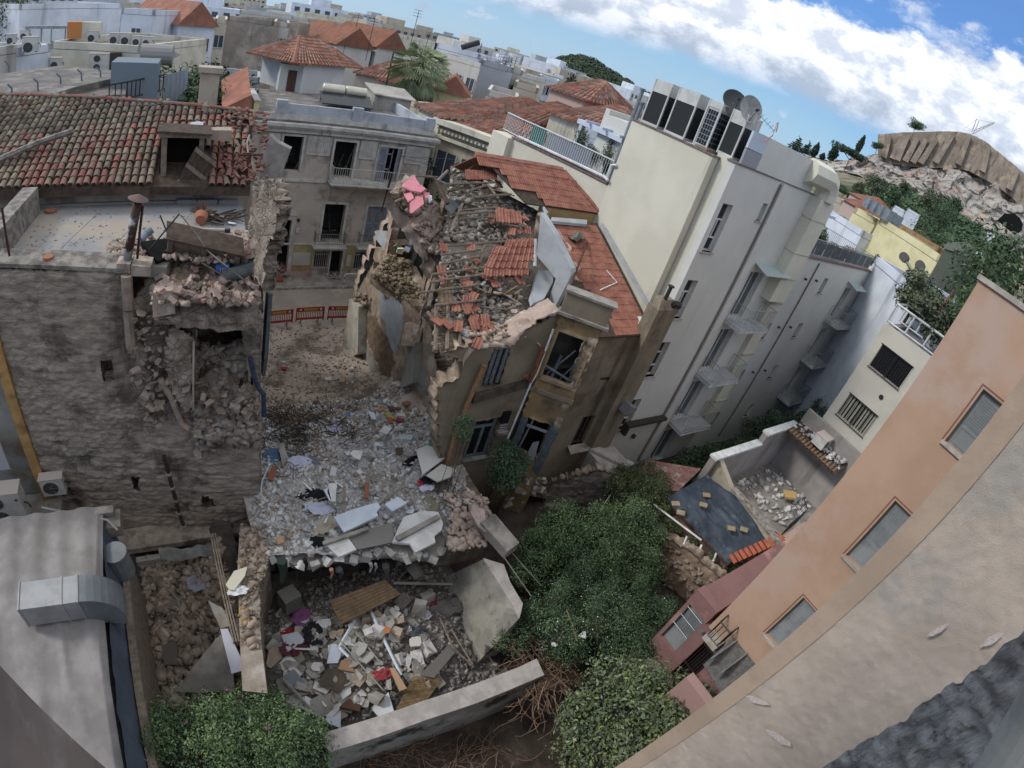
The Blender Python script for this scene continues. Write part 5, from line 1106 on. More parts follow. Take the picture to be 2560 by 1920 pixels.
MB().box(o0.x-.8,o0.x+.45,30.15,30.75,.13,.32).build('brick_stack',M('stack_red','#6d3f30','#7d4b3a',ns=9,bump=.3),label='low stack of dark red bricks on the pavement by the doorway',cat='bricks')
hut=empty('roof_house',(8.5,43,9.9),'white rooftop stair house with an orange hipped tile roof','roof house')
a=PZ(ta(470,740),9.9);b=PZ(ta(790,745),9.9);c0=PZ(ta(395,690),9.9)
zt=PD(ta(505,505),math.hypot(a.x,a.y)).z
dvec=(b-a);dvec.z=0;bk=Vector((-dvec.y,dvec.x,0)).normalized()*5.0
MB().ext([a,b,b+bk,a+bk],(0,0,zt-9.9)).build('walls',M('hut_white','#b5b7b8','#a6a8a9',ns=.5,bump=.1),hut)
ovr=.45;u_=dvec.normalized();v_=bk.normalized()
e=[a-u_*ovr*3.2-v_*ovr,b+u_*ovr*3.4-v_*ovr,b+u_*ovr*3.4+bk+v_*ovr,a-u_*ovr*3.2+bk+v_*ovr];e=[Vector((p.x,p.y,zt))for p in e]
r0,r1=(e[0]+e[3])/2+u_*2.6+Vector((0,0,1.75)),(e[1]+e[2])/2-u_*2.6+Vector((0,0,1.75))
MB().add([e[0],e[1],e[2],e[3],r0,r1],[(0,1,5,4),(1,2,5),(2,3,4,5),(3,0,4),(3,2,1,0)]).build('roof',m_redroof2,hut)
def tiled_slope(par,A,B,C,D,rows,mat=m_redroof2,name='tile_course',r=.07,rowlen=.42):
 """barrel courses on a far slope: A,B eave corners, C,D ridge corners (C above B, D above A)"""
 mb=MB();n=max(2,int((B-A).length/rows))
 nr=max(2,int(((D-A).length+(C-B).length)/2/rowlen))
 up=((B-A).cross(D-A)).normalized();up=up if up.z>0 else-up
 for i in range(n):
  u=(i+.5)/n;p,q=A.lerp(B,u)+up*.03,D.lerp(C,u)+up*.03
  if(q-p).length<.3:continue
  kk=max(1,int((q-p).length/rowlen))
  for j in range(kk):mb.tube([p.lerp(q,j/kk)+up*.02,p.lerp(q,(j+1.06)/kk)],r*1.08,5,True,r*.85)
 return mb.build(name,mat,par,kind='stuff')
tiled_slope(hut,e[0],e[1],r1,r0,.34,r=.1);tiled_slope(hut,e[1],e[2],r1,r1,.34,r=.1);tiled_slope(hut,e[3],e[0],r0,r0,.34,r=.1)
MB().tube([e[1]+Vector((0,0,.05)),r1+Vector((0,0,.05)),r0+Vector((0,0,.05)),e[0]+Vector((0,0,.05))],.13,6).build('hip_tiles',m_redroof2,hut)
q=PD(ta(465,580),math.hypot(a.x,a.y)+.5)
MB().box(a.x-1.6,a.x-.1,a.y+.4,a.y+1.4,9.9,zt-.2).build('entrance',M('hut_white2','#a5a5a2',bump=.1),hut)
MB().box(a.x-1.0,a.x-.35,a.y+.36,a.y+.4,9.95,zt-.6).build('door',M('door_brown','#4a342a',bump=.1),hut)
def solar_heater(p,label):
 t=empty('solar_heater',p,label,'solar water heater','solar heaters on the townhouse roof',local=True)
 MB().tube([(-.75,.55,1.0),(-.7,.55,1.0),(.7,.55,1.0),(.75,.55,1.0)],.36,16).build('tank',M('tank_cream','#b5b2a0','#a7a495',ns=2,bump=0,rough=.35,metal=.3),t,True)
 MB().ext([(-1.0,-1.1,.15),(1.0,-1.1,.15),(1.0,.3,.75),(-1.0,.3,.75)],(0,0,.08)).build('collector',m_glassd,t)
 for x in(-.8,.8):MB().tube([(x,.5,0),(x,.5,.8),(x,-1,0)],.03,4).build('stand',m_darkmetal,t)
 MB().tube([(.7,.55,.7),(.9,.2,.5),(1.1,.6,.1)],.025,4).build('hose',m_darkmetal,t);return t
q=PZ(ta(760,850),9.92);solar_heater((q.x,q.y+1.1,9.92),'solar water heater nearest the stair house, its cream tank marked with faint letters')
q=PZ(ta(940,870),9.92);solar_heater((q.x,q.y+1.1,9.92),'right-hand solar water heater beside the low grey shed')
q=PZ(ta(1080,880),9.92);MB().box(q.x,q.x+2.8,q.y+1,q.y+3.5,9.92,10.9).ext([(q.x-.15,q.y+.8,10.95),(q.x+3.1,q.y+.8,10.9),(q.x+3.1,q.y+3.8,11.3),(q.x-.15,q.y+3.8,11.35)],(0,0,.08)).build('roof_shed',m_greywall,label='low grey shed with a sloping roof on the townhouse',cat='shed')
t5,t9,t0=T(0,450),T(0,920),T(0,0)
st=empty('stone_house',(-1.5,12.2,0),'old rubble stone house with a flat terrace, its right corner torn off','house')
m_stone=M('rubble_stone','#83776a','#9b8e80',ns=1.8,bump=.9,bs=16,bdist=.05,crack=1.5,crackw=.35,stretch=(1.3,1.3,3.4),stain='#574d45',stains=.9,streak=('#463e38',.7,.56,.3))
m_stonec=M('rubble_core','#8b7d70','#716558',ns=3.2,bump=1,bs=13,bdist=.06,crack=4.5,crackw=.5,stain='#998c7f',stains=2.2)
m_terr=M('terrace_felt','#707377','#7f7d7c',ns=.5,bump=.2,bs=40,stain='#8a8075',stains=.45,stain_lo=.47)
m_copst=M('coping_lichen','#817b73','#5c5752',ns=4,bump=.5,bs=30,stain='#3f3b38',stains=2.5,stain_lo=.55)
m_fade=M('faded_render','#8d7f70','#a09384',ns=.9,bump=.3,stain='#6a6058',stains=.8,streak=('#5b534c',1.6,.55))
FA,FB=(-6.0,13.1),(1.85,11.54)
F=lambda q:PP(q,FA,FB)
poly=[(-4.92,12.88,-.6),(-4.92,12.88,10.0)]+[F(q)for q in(t5(940,735),t5(960,900),t5(985,1100),t5(1010,1020),t5(1200,760),t5(1240,1000),t5(1500,1040),t5(1900,1060),t5(2060,1090),t5(2050,1400),t9(2050,400))]+[(1.85,11.54,4.7),(1.85,11.54,-.6)]
hole1=[F(q)for q in(t5(1525,1150),t5(1620,1095),t5(1860,1110),t5(1890,1200),t5(1930,1500),t5(1990,1659),t9(1990,100),t9(1900,150),t9(1700,60),t9(1530,120),t5(1520,1250))]
hole2=[F(q)for q in(t5(1060,1060),t5(1180,1110),t5(1290,1100),t5(1330,1400),t5(1350,1640),t9(1340,130),t9(1230,80),t5(1200,1560),t5(1080,1300))]
wins=[[F(q)for q in r]for r in((t5(790,1430),t5(885,1430),t5(900,1575),t5(820,1580)),(t9(1040,862),t9(1090,862),t9(1110,962),t9(1055,965)),(t9(1590,1020),t9(1680,1025),t9(1700,1090),t9(1590,1085)))]
rel0=masonry(.05,2.9,5.2,5,.03);rel=lambda U,Z:rel0(U,Z)+(fbm(U*1.6,Z*5.5,0,4,55)-.47)*.16;FAv=Vector((FA[0],FA[1],0));FD=(Vector((FB[0],FB[1],0))-FAv).normalized()
uF=lambda p:(Vector((p.x,p.y,0))-FAv).dot(FD)
u_t=uF(F(t5(985,1000)))
def frel(U,Z):
 r=rel(U,Z);torn=1/(1+np.exp(-(U-u_t-.25*np.sin(Z*2.2))*6))*(1/(1+np.exp(-(Z-5.4+.4*np.sin(U*3))*3)))
 deep=(fbm(U*1.6,Z*1.6,0,5,21)-.42)*1.2
 return r*(1-.3*torn)+torn*(.22+deep)
def fpaint(u,z):return np.where((u>u_t+.2*np.sin(z*3))&(z>5.2+.5*np.sin(u*2.5)),1,0)
rag('front_wall',FA,FB,poly,.75,.062,[m_stone,m_stonec],st,holes=[*wins,hole1],relief=lambda U,Z:frel(U,Z)+.5*inpoly(U,Z,[(uF(h),h.z)for h in hole2]),jit=.3,seed=2,paint=fpaint)
for w in wins:
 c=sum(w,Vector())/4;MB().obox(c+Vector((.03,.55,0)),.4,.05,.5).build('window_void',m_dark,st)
MB().obox(sum(wins[0],Vector())/4+Vector((0,.2,-.28)),.12,.1,.06).build('stone_in_opening',m_stonec,st)
MB().ext([(-4.9,13.3,-.6),(-.25,12.5,-.6),(-.25,14.4,-.6),(1.9,14.4,-.6),(1.9,19.5,-.6),(-4.9,19.5,-.6)],(0,0,9.4)).box(1.75,1.9,12.2,14.4,-.6,8.8).build('house_core',m_stonec,st)
MB().ext([(-.2,12.75,-.6),(1.72,12.4,-.6),(1.72,14.4,-.6),(-.2,14.4,-.6)],(0,0,5.2)).build('filled_base',m_stonec,st)
rg=[F(q)for q in(t5(1350,1110),t5(1530,1200),t5(1515,1659),t9(1515,260),t9(1480,300),t9(1400,200),t5(1330,1600),t5(1300,1300))]
rag('standing_rib',(FA[0]-.03,FA[1]-.32),(FB[0]-.03,FB[1]-.32),[p+Vector((-.03,-.32,0))for p in rg],.6,.07,[m_stonec,m_stonec],st,relief=lambda U,Z:(fbm(U*2.5,Z*2.5,0,5,31)-.45)*.4+.25*np.clip(np.abs(U-uF(rg[0])-.15)*1.6,0,1),jit=.35,seed=23)
MB().ext([F(q)+Vector((0,-.25,0))for q in(t5(1520,1240),t5(1535,1240),t5(1530,1659),t9(1530,290),t9(1515,290))],(0,.4,0)).build('plaster_edge',m_fade,st)
def rock_mesh(seed,mat):
 r=random.Random(seed);mb=MB();mb.chunk((0,0,0),1,.8,.62,Matrix.Identity(3),r,.42);o=bpy.data.meshes.new('stone');o.from_pydata(mb.v,[],mb.f);o.materials.append(mat);return o
stones=[rock_mesh(i,M('stone_tone%d'%(i%4),['#7d7163','#877b6f','#6d6157','#8b7a6e'][i%4],bump=.7,bs=16,bdist=.03))for i in range(12)]
n=0
spots=[(t5,1040,1300,1000,1650,60),(t5,1320,1500,1120,1650,30),(t9,1130,1500,60,420,60),(t9,1500,2040,200,640,90)]
for t,xa,xb,ya,yb,k in spots:
 for i in range(k):
  p=F(t(R_.uniform(xa,xb),R_.uniform(ya,yb)));s=R_.uniform(.05,.15)*(1.25 if t is t9 else 1)
  piece(R_.choice(stones),p+Vector((0,R_.uniform(-.22,.1),0)),rrot(R_,.6),st,'stone',scale=(s,s,s*R_.uniform(.6,1)))
P=[]
for i in range(900):
 a=R_.random();q=t9(1540+480*R_.random(),-20+560*a);p=F(q);P.append((p.x,p.y+.95-a*1.15+R_.uniform(-.12,.12),p.z))
rocks('spilled_stones',np.array(P),NP.uniform(.05,.2,900),M('spill_stone','#857c72','#6c645b',ns=3,bump=.6,isl=.3),st,seed=6,kind='stuff')
grid_sheet('spill_bed',lambda u,v:((lambda q:q)((-.05+u*1.85,12.9-.2*u-(1-v)*1.25+fbm(u*4,v*4,0,4,5)*.3,4.2+v*2.7+fbm(u*5,v*5,0,4,2)*.3))),30,50,m_stonec,st)
MB().ext([F(q)+Vector((0,.9,0))for q in(t5(1590,1100),t5(1870,1110),t5(1880,1200),t5(1600,1260))],(0,.1,0)).build('old_planks',m_wood,st)
ter=[(-4.55,13.3,9.99),(1.2,12.3,9.99),(1.3,16.9,9.99),(-4.5,17.0,9.99)]
MB().ext([(-4.9,13.2,9.7),(-.4,12.4,9.7),(-.2,13.4,9.7),(1.7,13.6,9.7),(1.85,16.95,9.7),(-4.9,17.0,9.7)],(0,0,.29)).build('terrace',m_terr,st)
for x in(-3.4,-2.0,-.6):MB().ext([(x,13.0,9.996),(x+.03,13.0,9.996),(x+1.1,16.9,9.996),(x+1.07,16.9,9.996)],(0,0,.004)).build('felt_seam',m_terr,st)
MB().ext([F(t5(-20,690)),F(t5(985,735)),F(t5(985,735))+Vector((0,.5,.16)),F(t5(-20,690))+Vector((0,.5,.16))],(0,0,.1)).build('terrace_coping',m_copst,st)
MB().ext([(-4.95,13.4,9.9),(-4.55,13.3,9.9),(-4.3,16.4,9.9),(-4.75,16.4,9.9)],(0,0,.85)).build('side_parapet',m_copst,st)
MB().ext([F(t5(920,660)),F(t5(1030,665)),F(t5(1030,740)),F(t5(920,735))],(.05,.5,0)).ext([F(t5(1035,675)),F(t5(1190,690)),F(t5(1190,760)),F(t5(1035,760))],(.05,.55,0)).build('chimney_stump',m_fade,st)
MB().tube([F(q)+Vector((0,-.02,0))for q in(t5(1000,750),t5(1015,1010))],.14,8).tube([F(q)+Vector((0,.05,0))for q in(t5(1015,1030),t5(1040,1330))],.15,8).build('clay_flue',M('clay_flue','#8a7a6a','#73655a',ns=3,bump=.4),st)
a=F(t5(1000,665));b=PP(t5(1080,210),FA,FB);t=empty('chimney_pipe',a,'leaning rusty metal chimney pipe with a flat cap on the terrace edge','chimney pipe')
m_rustp=M('rusty_pipe','#3f2a24','#8d9196',ns=1.6,lo=.5,hi=.56,bump=.2,rough=.7)
MB().tube([a+Vector((0,.25,0)),b+Vector((0,.25,0))],.105,12).build('pipe',m_rustp,t,True)
c=PP(t5(1085,190),FA,FB)+Vector((0,.25,.03));MB().tube([c,c+Vector((.02,0,.1))],.24,14,True,.03).build('cap',M('cap_rust','#62504a',bump=.2),t)
MB().tube([F(t5(1078,665))+Vector((0,.3,0)),PP(t5(1120,245),FA,FB)+Vector((0,.3,0))],.035,6).build('steel_post',M('post_rust','#3d2824',bump=.2),label='thin dark steel post standing right of the chimney pipe',cat='post')
MB().tube([F(t5(75,600)),PP(t5(15,215),FA,FB)],.03,6).build('steel_post',bpy.data.materials['post_rust'],label='thin dark steel post at the left end of the terrace',cat='post')
for q,r,lb in((t5(385,645),.13,'small round clay pot stump on the terrace edge'),(t5(400,245),.18,'low clay disc lying at the back of the terrace')):
 p=PZ(q,10.1 if r<.15 else 10.02);MB().tube([p,p+Vector((0,0,.14 if r<.15 else .05))],r,14).build('clay_pot',M('terracotta','#8b5842',bump=.1),label=lb,cat='pot')
BW=lambda q:PY(q,16.95)
MB().box(-8.5,1.75,16.9,17.1,9.9,10.68).build('back_wall',m_fade,st)
MB().ext([BW(q)for q in(t0(300,1500),t0(850,1465),t0(850,1530),t0(300,1545))],(0,-.1,0)).build('cornice_piece',m_fade,st)
for x in(-.2,.45,1.1):MB().box(x,x+.6,16.7,16.9,9.992,10.12).build('flashing',m_terr,st)
MB().box(-4.4,1.6,16.78,16.9,9.991,10.06).build('upstand',m_terr,st)
MB().box(-9.5,-5.0,13.8,14.1,8.8,9.9).build('yellow_ledge',M('ochre_ledge','#87683c',bump=.2),st)
MB().box(-10,-5,14,16.6,8,9.2).build('low_roof',m_roofslab,st)
tr=empty('roof',(-2,16.4,10.7),parent=st)
m_bar=M('barrel_tile','#705141','#665848',ns=.35,lo=.44,hi=.58,bump=.35,bs=24,isl=.34,hue=.02,stain='#3e362f',stains=2.0,stain_lo=.56)
m_bar2=M('barrel_tile_grey','#746855','#5d5344',ns=.8,bump=.35,bs=24,isl=.3,hue=.015,stain='#45403a',stains=2.2,stain_lo=.56)
m_bar3=M('barrel_tile_orange','#7b4c3b','#6a4334',ns=1.5,bump=.35,bs=24,isl=.3,hue=.012,stain='#4a3a33',stains=2.2,stain_lo=.58)
E0=lambda x:Vector((x,16.42-(x+2)*.03,10.74));R0_=lambda x:Vector((x,20.9-(x+1.5)*.32,12.25))
mb=MB()
for i in range(13):
 a,b=E0(-11+i)-Vector((0,0,.09)),E0(-10+i)-Vector((0,0,.09));c,d=R0_(-10+i+.25)-Vector((0,0,.09)),R0_(-11+i+.25)-Vector((0,0,.09))
 mb.quad(a,b,c,d).quad(d,c,(c.x,c.y+3.4,10.4),(d.x,d.y+3.4,10.4)).quad(a-Vector((0,0,.25)),b-Vector((0,0,.25)),b,a)
mb.build('roof_deck',m_woodd,tr)
MB().box(-12,2.5,17.2,23.6,0,10.3).build('rear_block',m_fade,st)
bm=[barrel_tile_mesh(.098,.078,.47,m,'roof_tile')for m in(m_bar,m_bar2,m_bar3)]
DX=.232;cols=[];x=-11.0
while x<2.1:cols.append(x);x+=DX
dorm=[PP(q,(-1,17.0),(1,16.95))for q in(t0(1285,1490),t0(1640,1080))]
cnt=0;rest=[]
order=[]
for ci,x in enumerate(cols):
 a,b=E0(x),R0_(x+.25);L_=(b-a).length;nr=int(L_/.375)+1;d=(b-a)/L_
 for j in range(nr):
  p=a+d*(j*.375-.05)
  if-.95<x<.62 and p.y<17.75:continue
  if x>1.55 and R_.random()<.12+.2*(x>1.9):continue
  order.append((p.length_squared+(0 if p.x>-7 else 400),p,d,x))
order.sort(key=lambda o:o[0])
for k,(dd,p,d,x)in enumerate(order):
 wild=1.0 if x<.9 else 2.6
 rot=frame_rot(d,(0,0,1))@Matrix.Rotation(R_.gauss(0,.035*wild),3,'Z')@Matrix.Rotation(-.07+R_.gauss(0,.02*wild),3,'X')
 g=vnoise(x*.5,p.y*.7,0,5);w_=g*.6+R_.uniform(-.35,.5)+(x+3)*.05;mi=1 if w_<.36 else(0 if w_<.72 else 2);p=p+Vector((0,0,.02+R_.uniform(-.01,.015)))
 if k<300:piece(bm[mi],p,rot,tr,'roof_tile')
 else:rest.append((mi,p,rot))
for mi in range(3):
 V=np.array([v.co[:]for v in bm[mi].vertices]);Fq=np.array([pl.vertices[:]for pl in bm[mi].polygons]);VV=[];FF=[]
 for(m,p,rot)in rest:
  if m!=mi:continue
  FF.append(Fq+len(VV)*len(V));VV.append(V@np.array(rot).T+np.array(p))
 npmesh('roof_tiles',np.concatenate(VV),np.concatenate(FF),(m_bar,m_bar2,m_bar3)[mi],tr,kind='stuff')
for i in range(60):
 x=-11+i*.23
 if x<2.4:piece(bm[R_.choice((0,1,2))],R0_(x)+Vector((0,0,.07+R_.uniform(-.01,.01))),frame_rot((1,-.32,R_.gauss(0,.04)),(0,0,1)),tr,'ridge_tile')
mb=MB().tube([PZ(t0(-10,1290),11.15)+Vector((0,0,.1)),PZ(t0(300,1160),11.4)+Vector((0,0,.12)),PZ(t0(580,1065),11.75)+Vector((0,0,.12))],.1,6);mb.build('mortar_ridge',m_copst,tr)
rocks('broken_tiles',np.array([tuple(E0(x_).lerp(R0_(x_+.2),y_)+Vector((0,0,.12)))for x_,y_ in[(R_.uniform(1.0,2.5),R_.uniform(0,1))for i in range(150)]]),NP.uniform(.05,.12,150),m_bar3,tr,flat=.25,seed=8,kind='stuff')
dm=empty('roof_dormer',(-.2,17.1,10.2),'dark wooden roof hatch with its plank door hanging off the tiled roof','dormer')
D0=17.0
MB().box(-.72,-.55,D0-.15,D0,10.35,12.1).box(.4,.55,D0-.15,D0,10.35,12.05).box(-.8,.75,D0-.2,D0+.1,12.0,12.16).build('frame',m_wood,dm)
MB().box(-.72,.55,D0+.5,D0+.6,10.3,12.1).box(-.76,-.7,D0,D0+1.5,10.3,12.1).box(.52,.58,D0,D0+1.5,10.3,12.1).build('void',m_dark,dm)
MB().ext([(-.85,D0-.35,12.17),(.75,D0-.35,12.12),(.75,D0+.7,12.15),(-.85,D0+.7,12.2)],(0,0,.05)).build('lid',m_woodd,dm)
for i in range(6):MB().box(-.52,.38,D0-.12+i*.13,D0+i*.13,10.3+i*.15,10.33+i*.15).build('step',m_woodd,dm)
dl=[PY(t0(*q),16.7)for q in((1390,1440),(1545,1565),(1715,1270),(1555,1150))]
nd=len(range(5));
for i in range(5):
 a,b=dl[0].lerp(dl[1],i/5),dl[0].lerp(dl[1],(i+.94)/5);c,d=dl[3].lerp(dl[2],(i+.94)/5),dl[3].lerp(dl[2],i/5);MB().ext([a,b,c,d],(0,-.04-.008*(i%2),0)).build('plank',m_woodd,dm)
for v in(.06,.5,.92):
 a,b=dl[0].lerp(dl[3],v-.05),dl[1].lerp(dl[2],v-.05);c,d=dl[1].lerp(dl[2],v+.05),dl[0].lerp(dl[3],v+.05);MB().ext([a,b,c,d],(0,-.07,0)).build('cross_batten',m_wood,dm)
q=[PY(t0(*p),17.6)for p in((1615,1030),(1830,1030),(1830,1120),(1600,1100))];MB().ext(q,(0,.25,.05)).build('concrete_lintel',m_fade,label='pale concrete lintel lying on the barrel tiles beside the hatch',cat='lintel')
MB().tube([PY(t0(*p),17.3)for p in((1970,1065),(1950,1130),(1958,1205))],.03,5).build('white_strip',m_white,label='curved white strip on the tiles at the right end',cat='strip')
MB().tube([PY(t0(1880,1225),17.0),PY(t0(2080,1222),17.0)],.035,4).build('iron_bar',M('post_rust',''),label='short rusty bar lying across the tiles under the white strip',cat='bar')
t2=T(600,0)
rag('party_wall_stub',(1.68,12.5),(1.68,18.2),[PX(q,1.68)for q in(t0(2010,1450),t0(2160,1430),T(0,450)(2190,200),t5(2160,420),t5(2110,600),t5(2080,860),t5(2000,760),t5(1960,600),t5(1990,330),t5(2010,180))],.22,.08,[m_stonec,m_stonec],st,relief=lambda U,Z:(fbm(U*3,Z*3,0,4,8)-.5)*.35,seed=17,side=-1)
strip_wall('party_wall_top',[PX(q,1.75)for q in(t0(2010,1480),t5(1990,380),t5(1960,560),t5(1960,780),t5(2010,1000))],[PX(q,2.1)for q in(t0(2150,1440),t5(2150,260),t5(2110,560),t5(2080,860),t5(2070,1050))],1,.5,m_stonec,st,51,120,26,.1)
P=[PY(q,17.2)for q in(t2(240,1070),t2(300,1130),t2(400,1180),t2(370,1260),t2(320,1400),t2(150,1430),t2(180,1250))]
MB().ext(P,(.1,.35,0)).build('plaster_flap',M('flap_grey','#86827e','#75706b',ns=3,bump=.4),st)
P=[PX(q,2.0)for q in(t5(1960,380),t5(2000,420),t5(1990,480),t5(1925,470))];MB().ext(P,(.08,0,0)).build('white_plaster',m_plwhite,st)
MB().ext([PX(q,2.05)for q in(t5(2100,880),t5(2125,900),t5(2090,1400),t5(2070,1550),t5(2060,1500))],(.1,0,0)).build('steel_shutter',m_frameB,st)
strip_wall('roof_slab_edge',[F(q)+Vector((0,-.3,0))for q in(t5(1225,1000),t5(1400,1020),t5(1700,1050),t5(2055,1045))],[F(q)+Vector((0,1.2,.35))for q in(t5(1225,930),t5(1500,880),t5(1800,900),t5(2050,900))],1,.3,m_stonec,st,61,130,40,.16)
MB().chunk(F(t5(1290,930))+Vector((0,-.2,.1)),.3,.3,.4,Matrix.Identity(3)).build('hanging_block',m_corep,st)
m_brick=M('brick_piece','#8b6c5c','#84776c',ns=3,bump=.4,isl=.25,hue=.012,stain='#a89a8e',stains=4)
bmh=MB();bmh.box(-.5,.5,-.26,.26,-.2,.2);brk=meshof(bmh,'brick',m_brick)
hm=MB();hm.box(-.5,.5,-.26,.26,-.2,.2)
for i in(-1,1):
 for j in(-1,1):hm.k=1;hm.box(-.505,.505,i*.12-.08,i*.12+.08,j*.09-.055,j*.09+.055)
hbr=meshof(hm,'brick',[m_brick,m_dark]);hbr.polygons.foreach_set('material_index',hm.m)
bt=empty('brick_heap',F(t5(1600,800)),'heap of broken hollow bricks and mortar on the torn terrace corner','bricks')
for i in range(190):
 a,c_=(R_.uniform(1230,2030),R_.uniform(690,950))if i<110 else((R_.uniform(1640,1980),R_.uniform(430,620))if i<150 else(R_.uniform(880,1230),R_.uniform(480,640)))
 p=PZ(t5(a,c_),9.7 if i<110 else(10.25 if i<150 else 10.08))+Vector((0,0,R_.uniform(-.1,.12)));s=R_.uniform(.16,.27)
 piece(R_.choice((brk,hbr)),p,rrot(R_,.7),bt,'brick',scale=(s,s,s*R_.uniform(.8,1.1)))
P=[tuple(PZ(t5(R_.uniform(1200,2040),R_.uniform(680,980)),9.55))for i in range(500)]+[tuple(PZ(t5(R_.uniform(860,1240),R_.uniform(470,650)),10.03))for i in range(260)]+[tuple(PZ(t5(R_.uniform(1300,1980),R_.uniform(400,640)),10.12))for i in range(300)]
rocks('mortar_crumbs',np.array(P),NP.uniform(.03,.12,len(P)),M('mortar_crumb','#9a8a7e','#85776c',ns=4,bump=.5,isl=.25),bt,seed=9,kind='stuff')
rocks('terrace_litter',np.array([(R_.uniform(-4.2,1.5),13.3+3.5*R_.random(),10.0)for i in range(240)]),NP.uniform(.01,.035,240),m_grav,None,seed=10,kind='stuff',label='small crumbs and litter strewn over the terrace',cat='litter')
hb=empty('wooden_hatch',PZ(t5(1600,620),9.9),'long grey timber hatch box lying crushed on the terrace corner','wooden box')
A_=[PZ(t5(*q),z)for q,z in(((1310,640),9.75),((1890,740),9.6),((1900,610),10.3),((1330,470),10.55))]
for i in range(4):
 a,b,c,d=A_[0].lerp(A_[3],i/4),A_[1].lerp(A_[2],i/4),A_[1].lerp(A_[2],(i+.93)/4),A_[0].lerp(A_[3],(i+.93)/4);MB().ext([a,b,c,d],(0,.05,.03)).build('plank',m_wood,hb)
for u in(0,.46,.92):
 a,b=A_[0].lerp(A_[1],u),A_[0].lerp(A_[1],u+.07);c,d=A_[3].lerp(A_[2],u+.07),A_[3].lerp(A_[2],u);MB().ext([a,b,c,d],(0,-.06,-.02)).build('post',m_wood,hb)
MB().ext([A_[3]+Vector((-.05,-.08,0)),A_[2]+Vector((.1,-.08,0)),A_[2]+Vector((.1,.55,.2)),A_[3]+Vector((-.05,.55,.2))],(0,0,.06)).build('top_board',m_woodd,hb)
MB().chunk(PZ(t5(1280,560),10.1),.12,.5,.4).build('dark_gap',m_dark,hb)
tu=lambda pts,z,r,m,nm,lb,cat,n=8:MB().tube([PZ(t5(*q),z_)for q,z_ in zip(pts,z if isinstance(z,tuple)else(z,)*len(pts))],r,n).build(nm,m,label=lb,cat=cat)
tu([(1380,385),(1790,400)],10.5,.055,M('pipe_cream','#9a9488',bump=.05),'plastic_pipe','pale plastic pipe with a black end above the bricks','pipe');tu([(1775,400),(1820,401)],10.5,.062,m_darkmetal,'pipe_end','black cap at the end of the pale plastic pipe','pipe cap')
tu([(1770,760),(2050,690)],(9.75,10.05),.17,M('pipe_greygreen','#4f5654','#5f6563',ns=4,bump=.1),'fallen_duct','thick grey-green pipe lying at the torn terrace corner','pipe',14)
tu([(1110,480),(1150,430),(1200,390)],(10.2,10.25,10.35),.1,M('pipe_greyblue','#69727c',bump=.05),'bent_pipe','grey blue plastic pipe joint among bricks beside the chimney pipe','pipe',12)
tu([(1150,590),(1415,270),(1440,290)],(10.1,11.2,11.2),.02,m_darkmetal,'iron_bracket','dark angled iron bracket rising over the hatch','bracket',4);tu([(1265,280),(1335,450)],(11.0,10.3),.025,m_woodd,'stick','thin dark stick leaning above the hatch','stick',4)
tu([(1440,290),(1560,440),(1640,560),(1800,690),(1930,790),(2010,930),(2030,1020)],(11.2,10.7,10.4,10.2,9.9,9.4,9.0),.016,m_plgrey,'loose_cable','grey cable trailing over the torn corner','cable',4)
tu([(1570,640),(1770,760)],(10.1,9.8),.03,m_wood,'wood_strip','grey strip of wood slanting across the bricks','plank',4)
q=PZ(t5(1765,690),9.9);can=empty('blue_tin',q,'dented blue paint tin with white lettering lying among the bricks','tin')
ax=Vector((.16,-.02,.03));MB().tube([q-ax,q+ax],.15,14).build('body',M('tin_blue','#2a62b8','#2458a8',ns=9,bump=0,rough=.35),can)
for k,x in enumerate((-.09,-.03,.03,.09)):MB().tube([q+Vector((x,-.151,.05)),q+Vector((x+.01,-.153,-.05))],.012,4).build('letter_stroke',m_white,can)
MB().tube([q-ax*1.02,q-ax*1.2],.15,14,False).build('rim',m_darkmetal,can)
q=PZ(t5(1585,350),10.05);pt_=empty('plant_pot',q,'tipped terracotta pot holding a dried spiky plant','plant pot')
MB().tube([q+Vector((0,0,.12)),q+Vector((.02,.25,.16))],.15,14,True,.2).build('pot',bpy.data.materials['terracotta'],pt_)
mb=MB()
for i in range(90):a=R_.uniform(0,6.28);e_=q+Vector((.02,.28,.16));mb.tube([e_,e_+Vector((math.cos(a)*.34,R_.uniform(-.02,.3),abs(math.sin(a))*.34))],.006,3,False)
mb.build('dry_leaves',M('dry_leaf','#5c4638',bump=0,isl=.3),pt_,kind='stuff')
mb=MB()
for i in range(24):x=R_.uniform(.3,1.3);mb.tube([(x,15.3+R_.uniform(-.3,.3),10.05+i*.006),(x+R_.uniform(.4,.7),15.3+R_.uniform(-.5,.5),10.06+i*.006)],.022,4)
mb.build('burnt_laths',m_woodd,kind='stuff',label='pile of charred dark laths at the back of the terrace',cat='laths')
for i,(x,y)in enumerate(((1640,1.0),(1830,.8))):MB().shard(PZ(t5(x,290+50*i),10.04),.12,.02,rrot(R_,.2)).build('paper',m_white,label=['small white paper scrap near the charred laths','larger white paper scrap in front of the charred laths'][i],cat='paper')
q=PZ(t0(1540,1000),11.95);MB().shard(q,.35,.12,rrot(R_,.3)).build('plaster_lump',m_plwhite,label='round lump of pale plaster above the hatch lid',cat='plaster')
dp=empty('soil_pipe',F(t9(1440,1200)),'dark brown jointed soil pipe with pale collars on the stone wall','pipe')
pp=[F(t9(*q))+Vector((0,-.22,0))for q in((1290,650),(1310,720),(1330,790),(1355,900),(1385,1000),(1410,1100),(1445,1205),(1490,1360))]
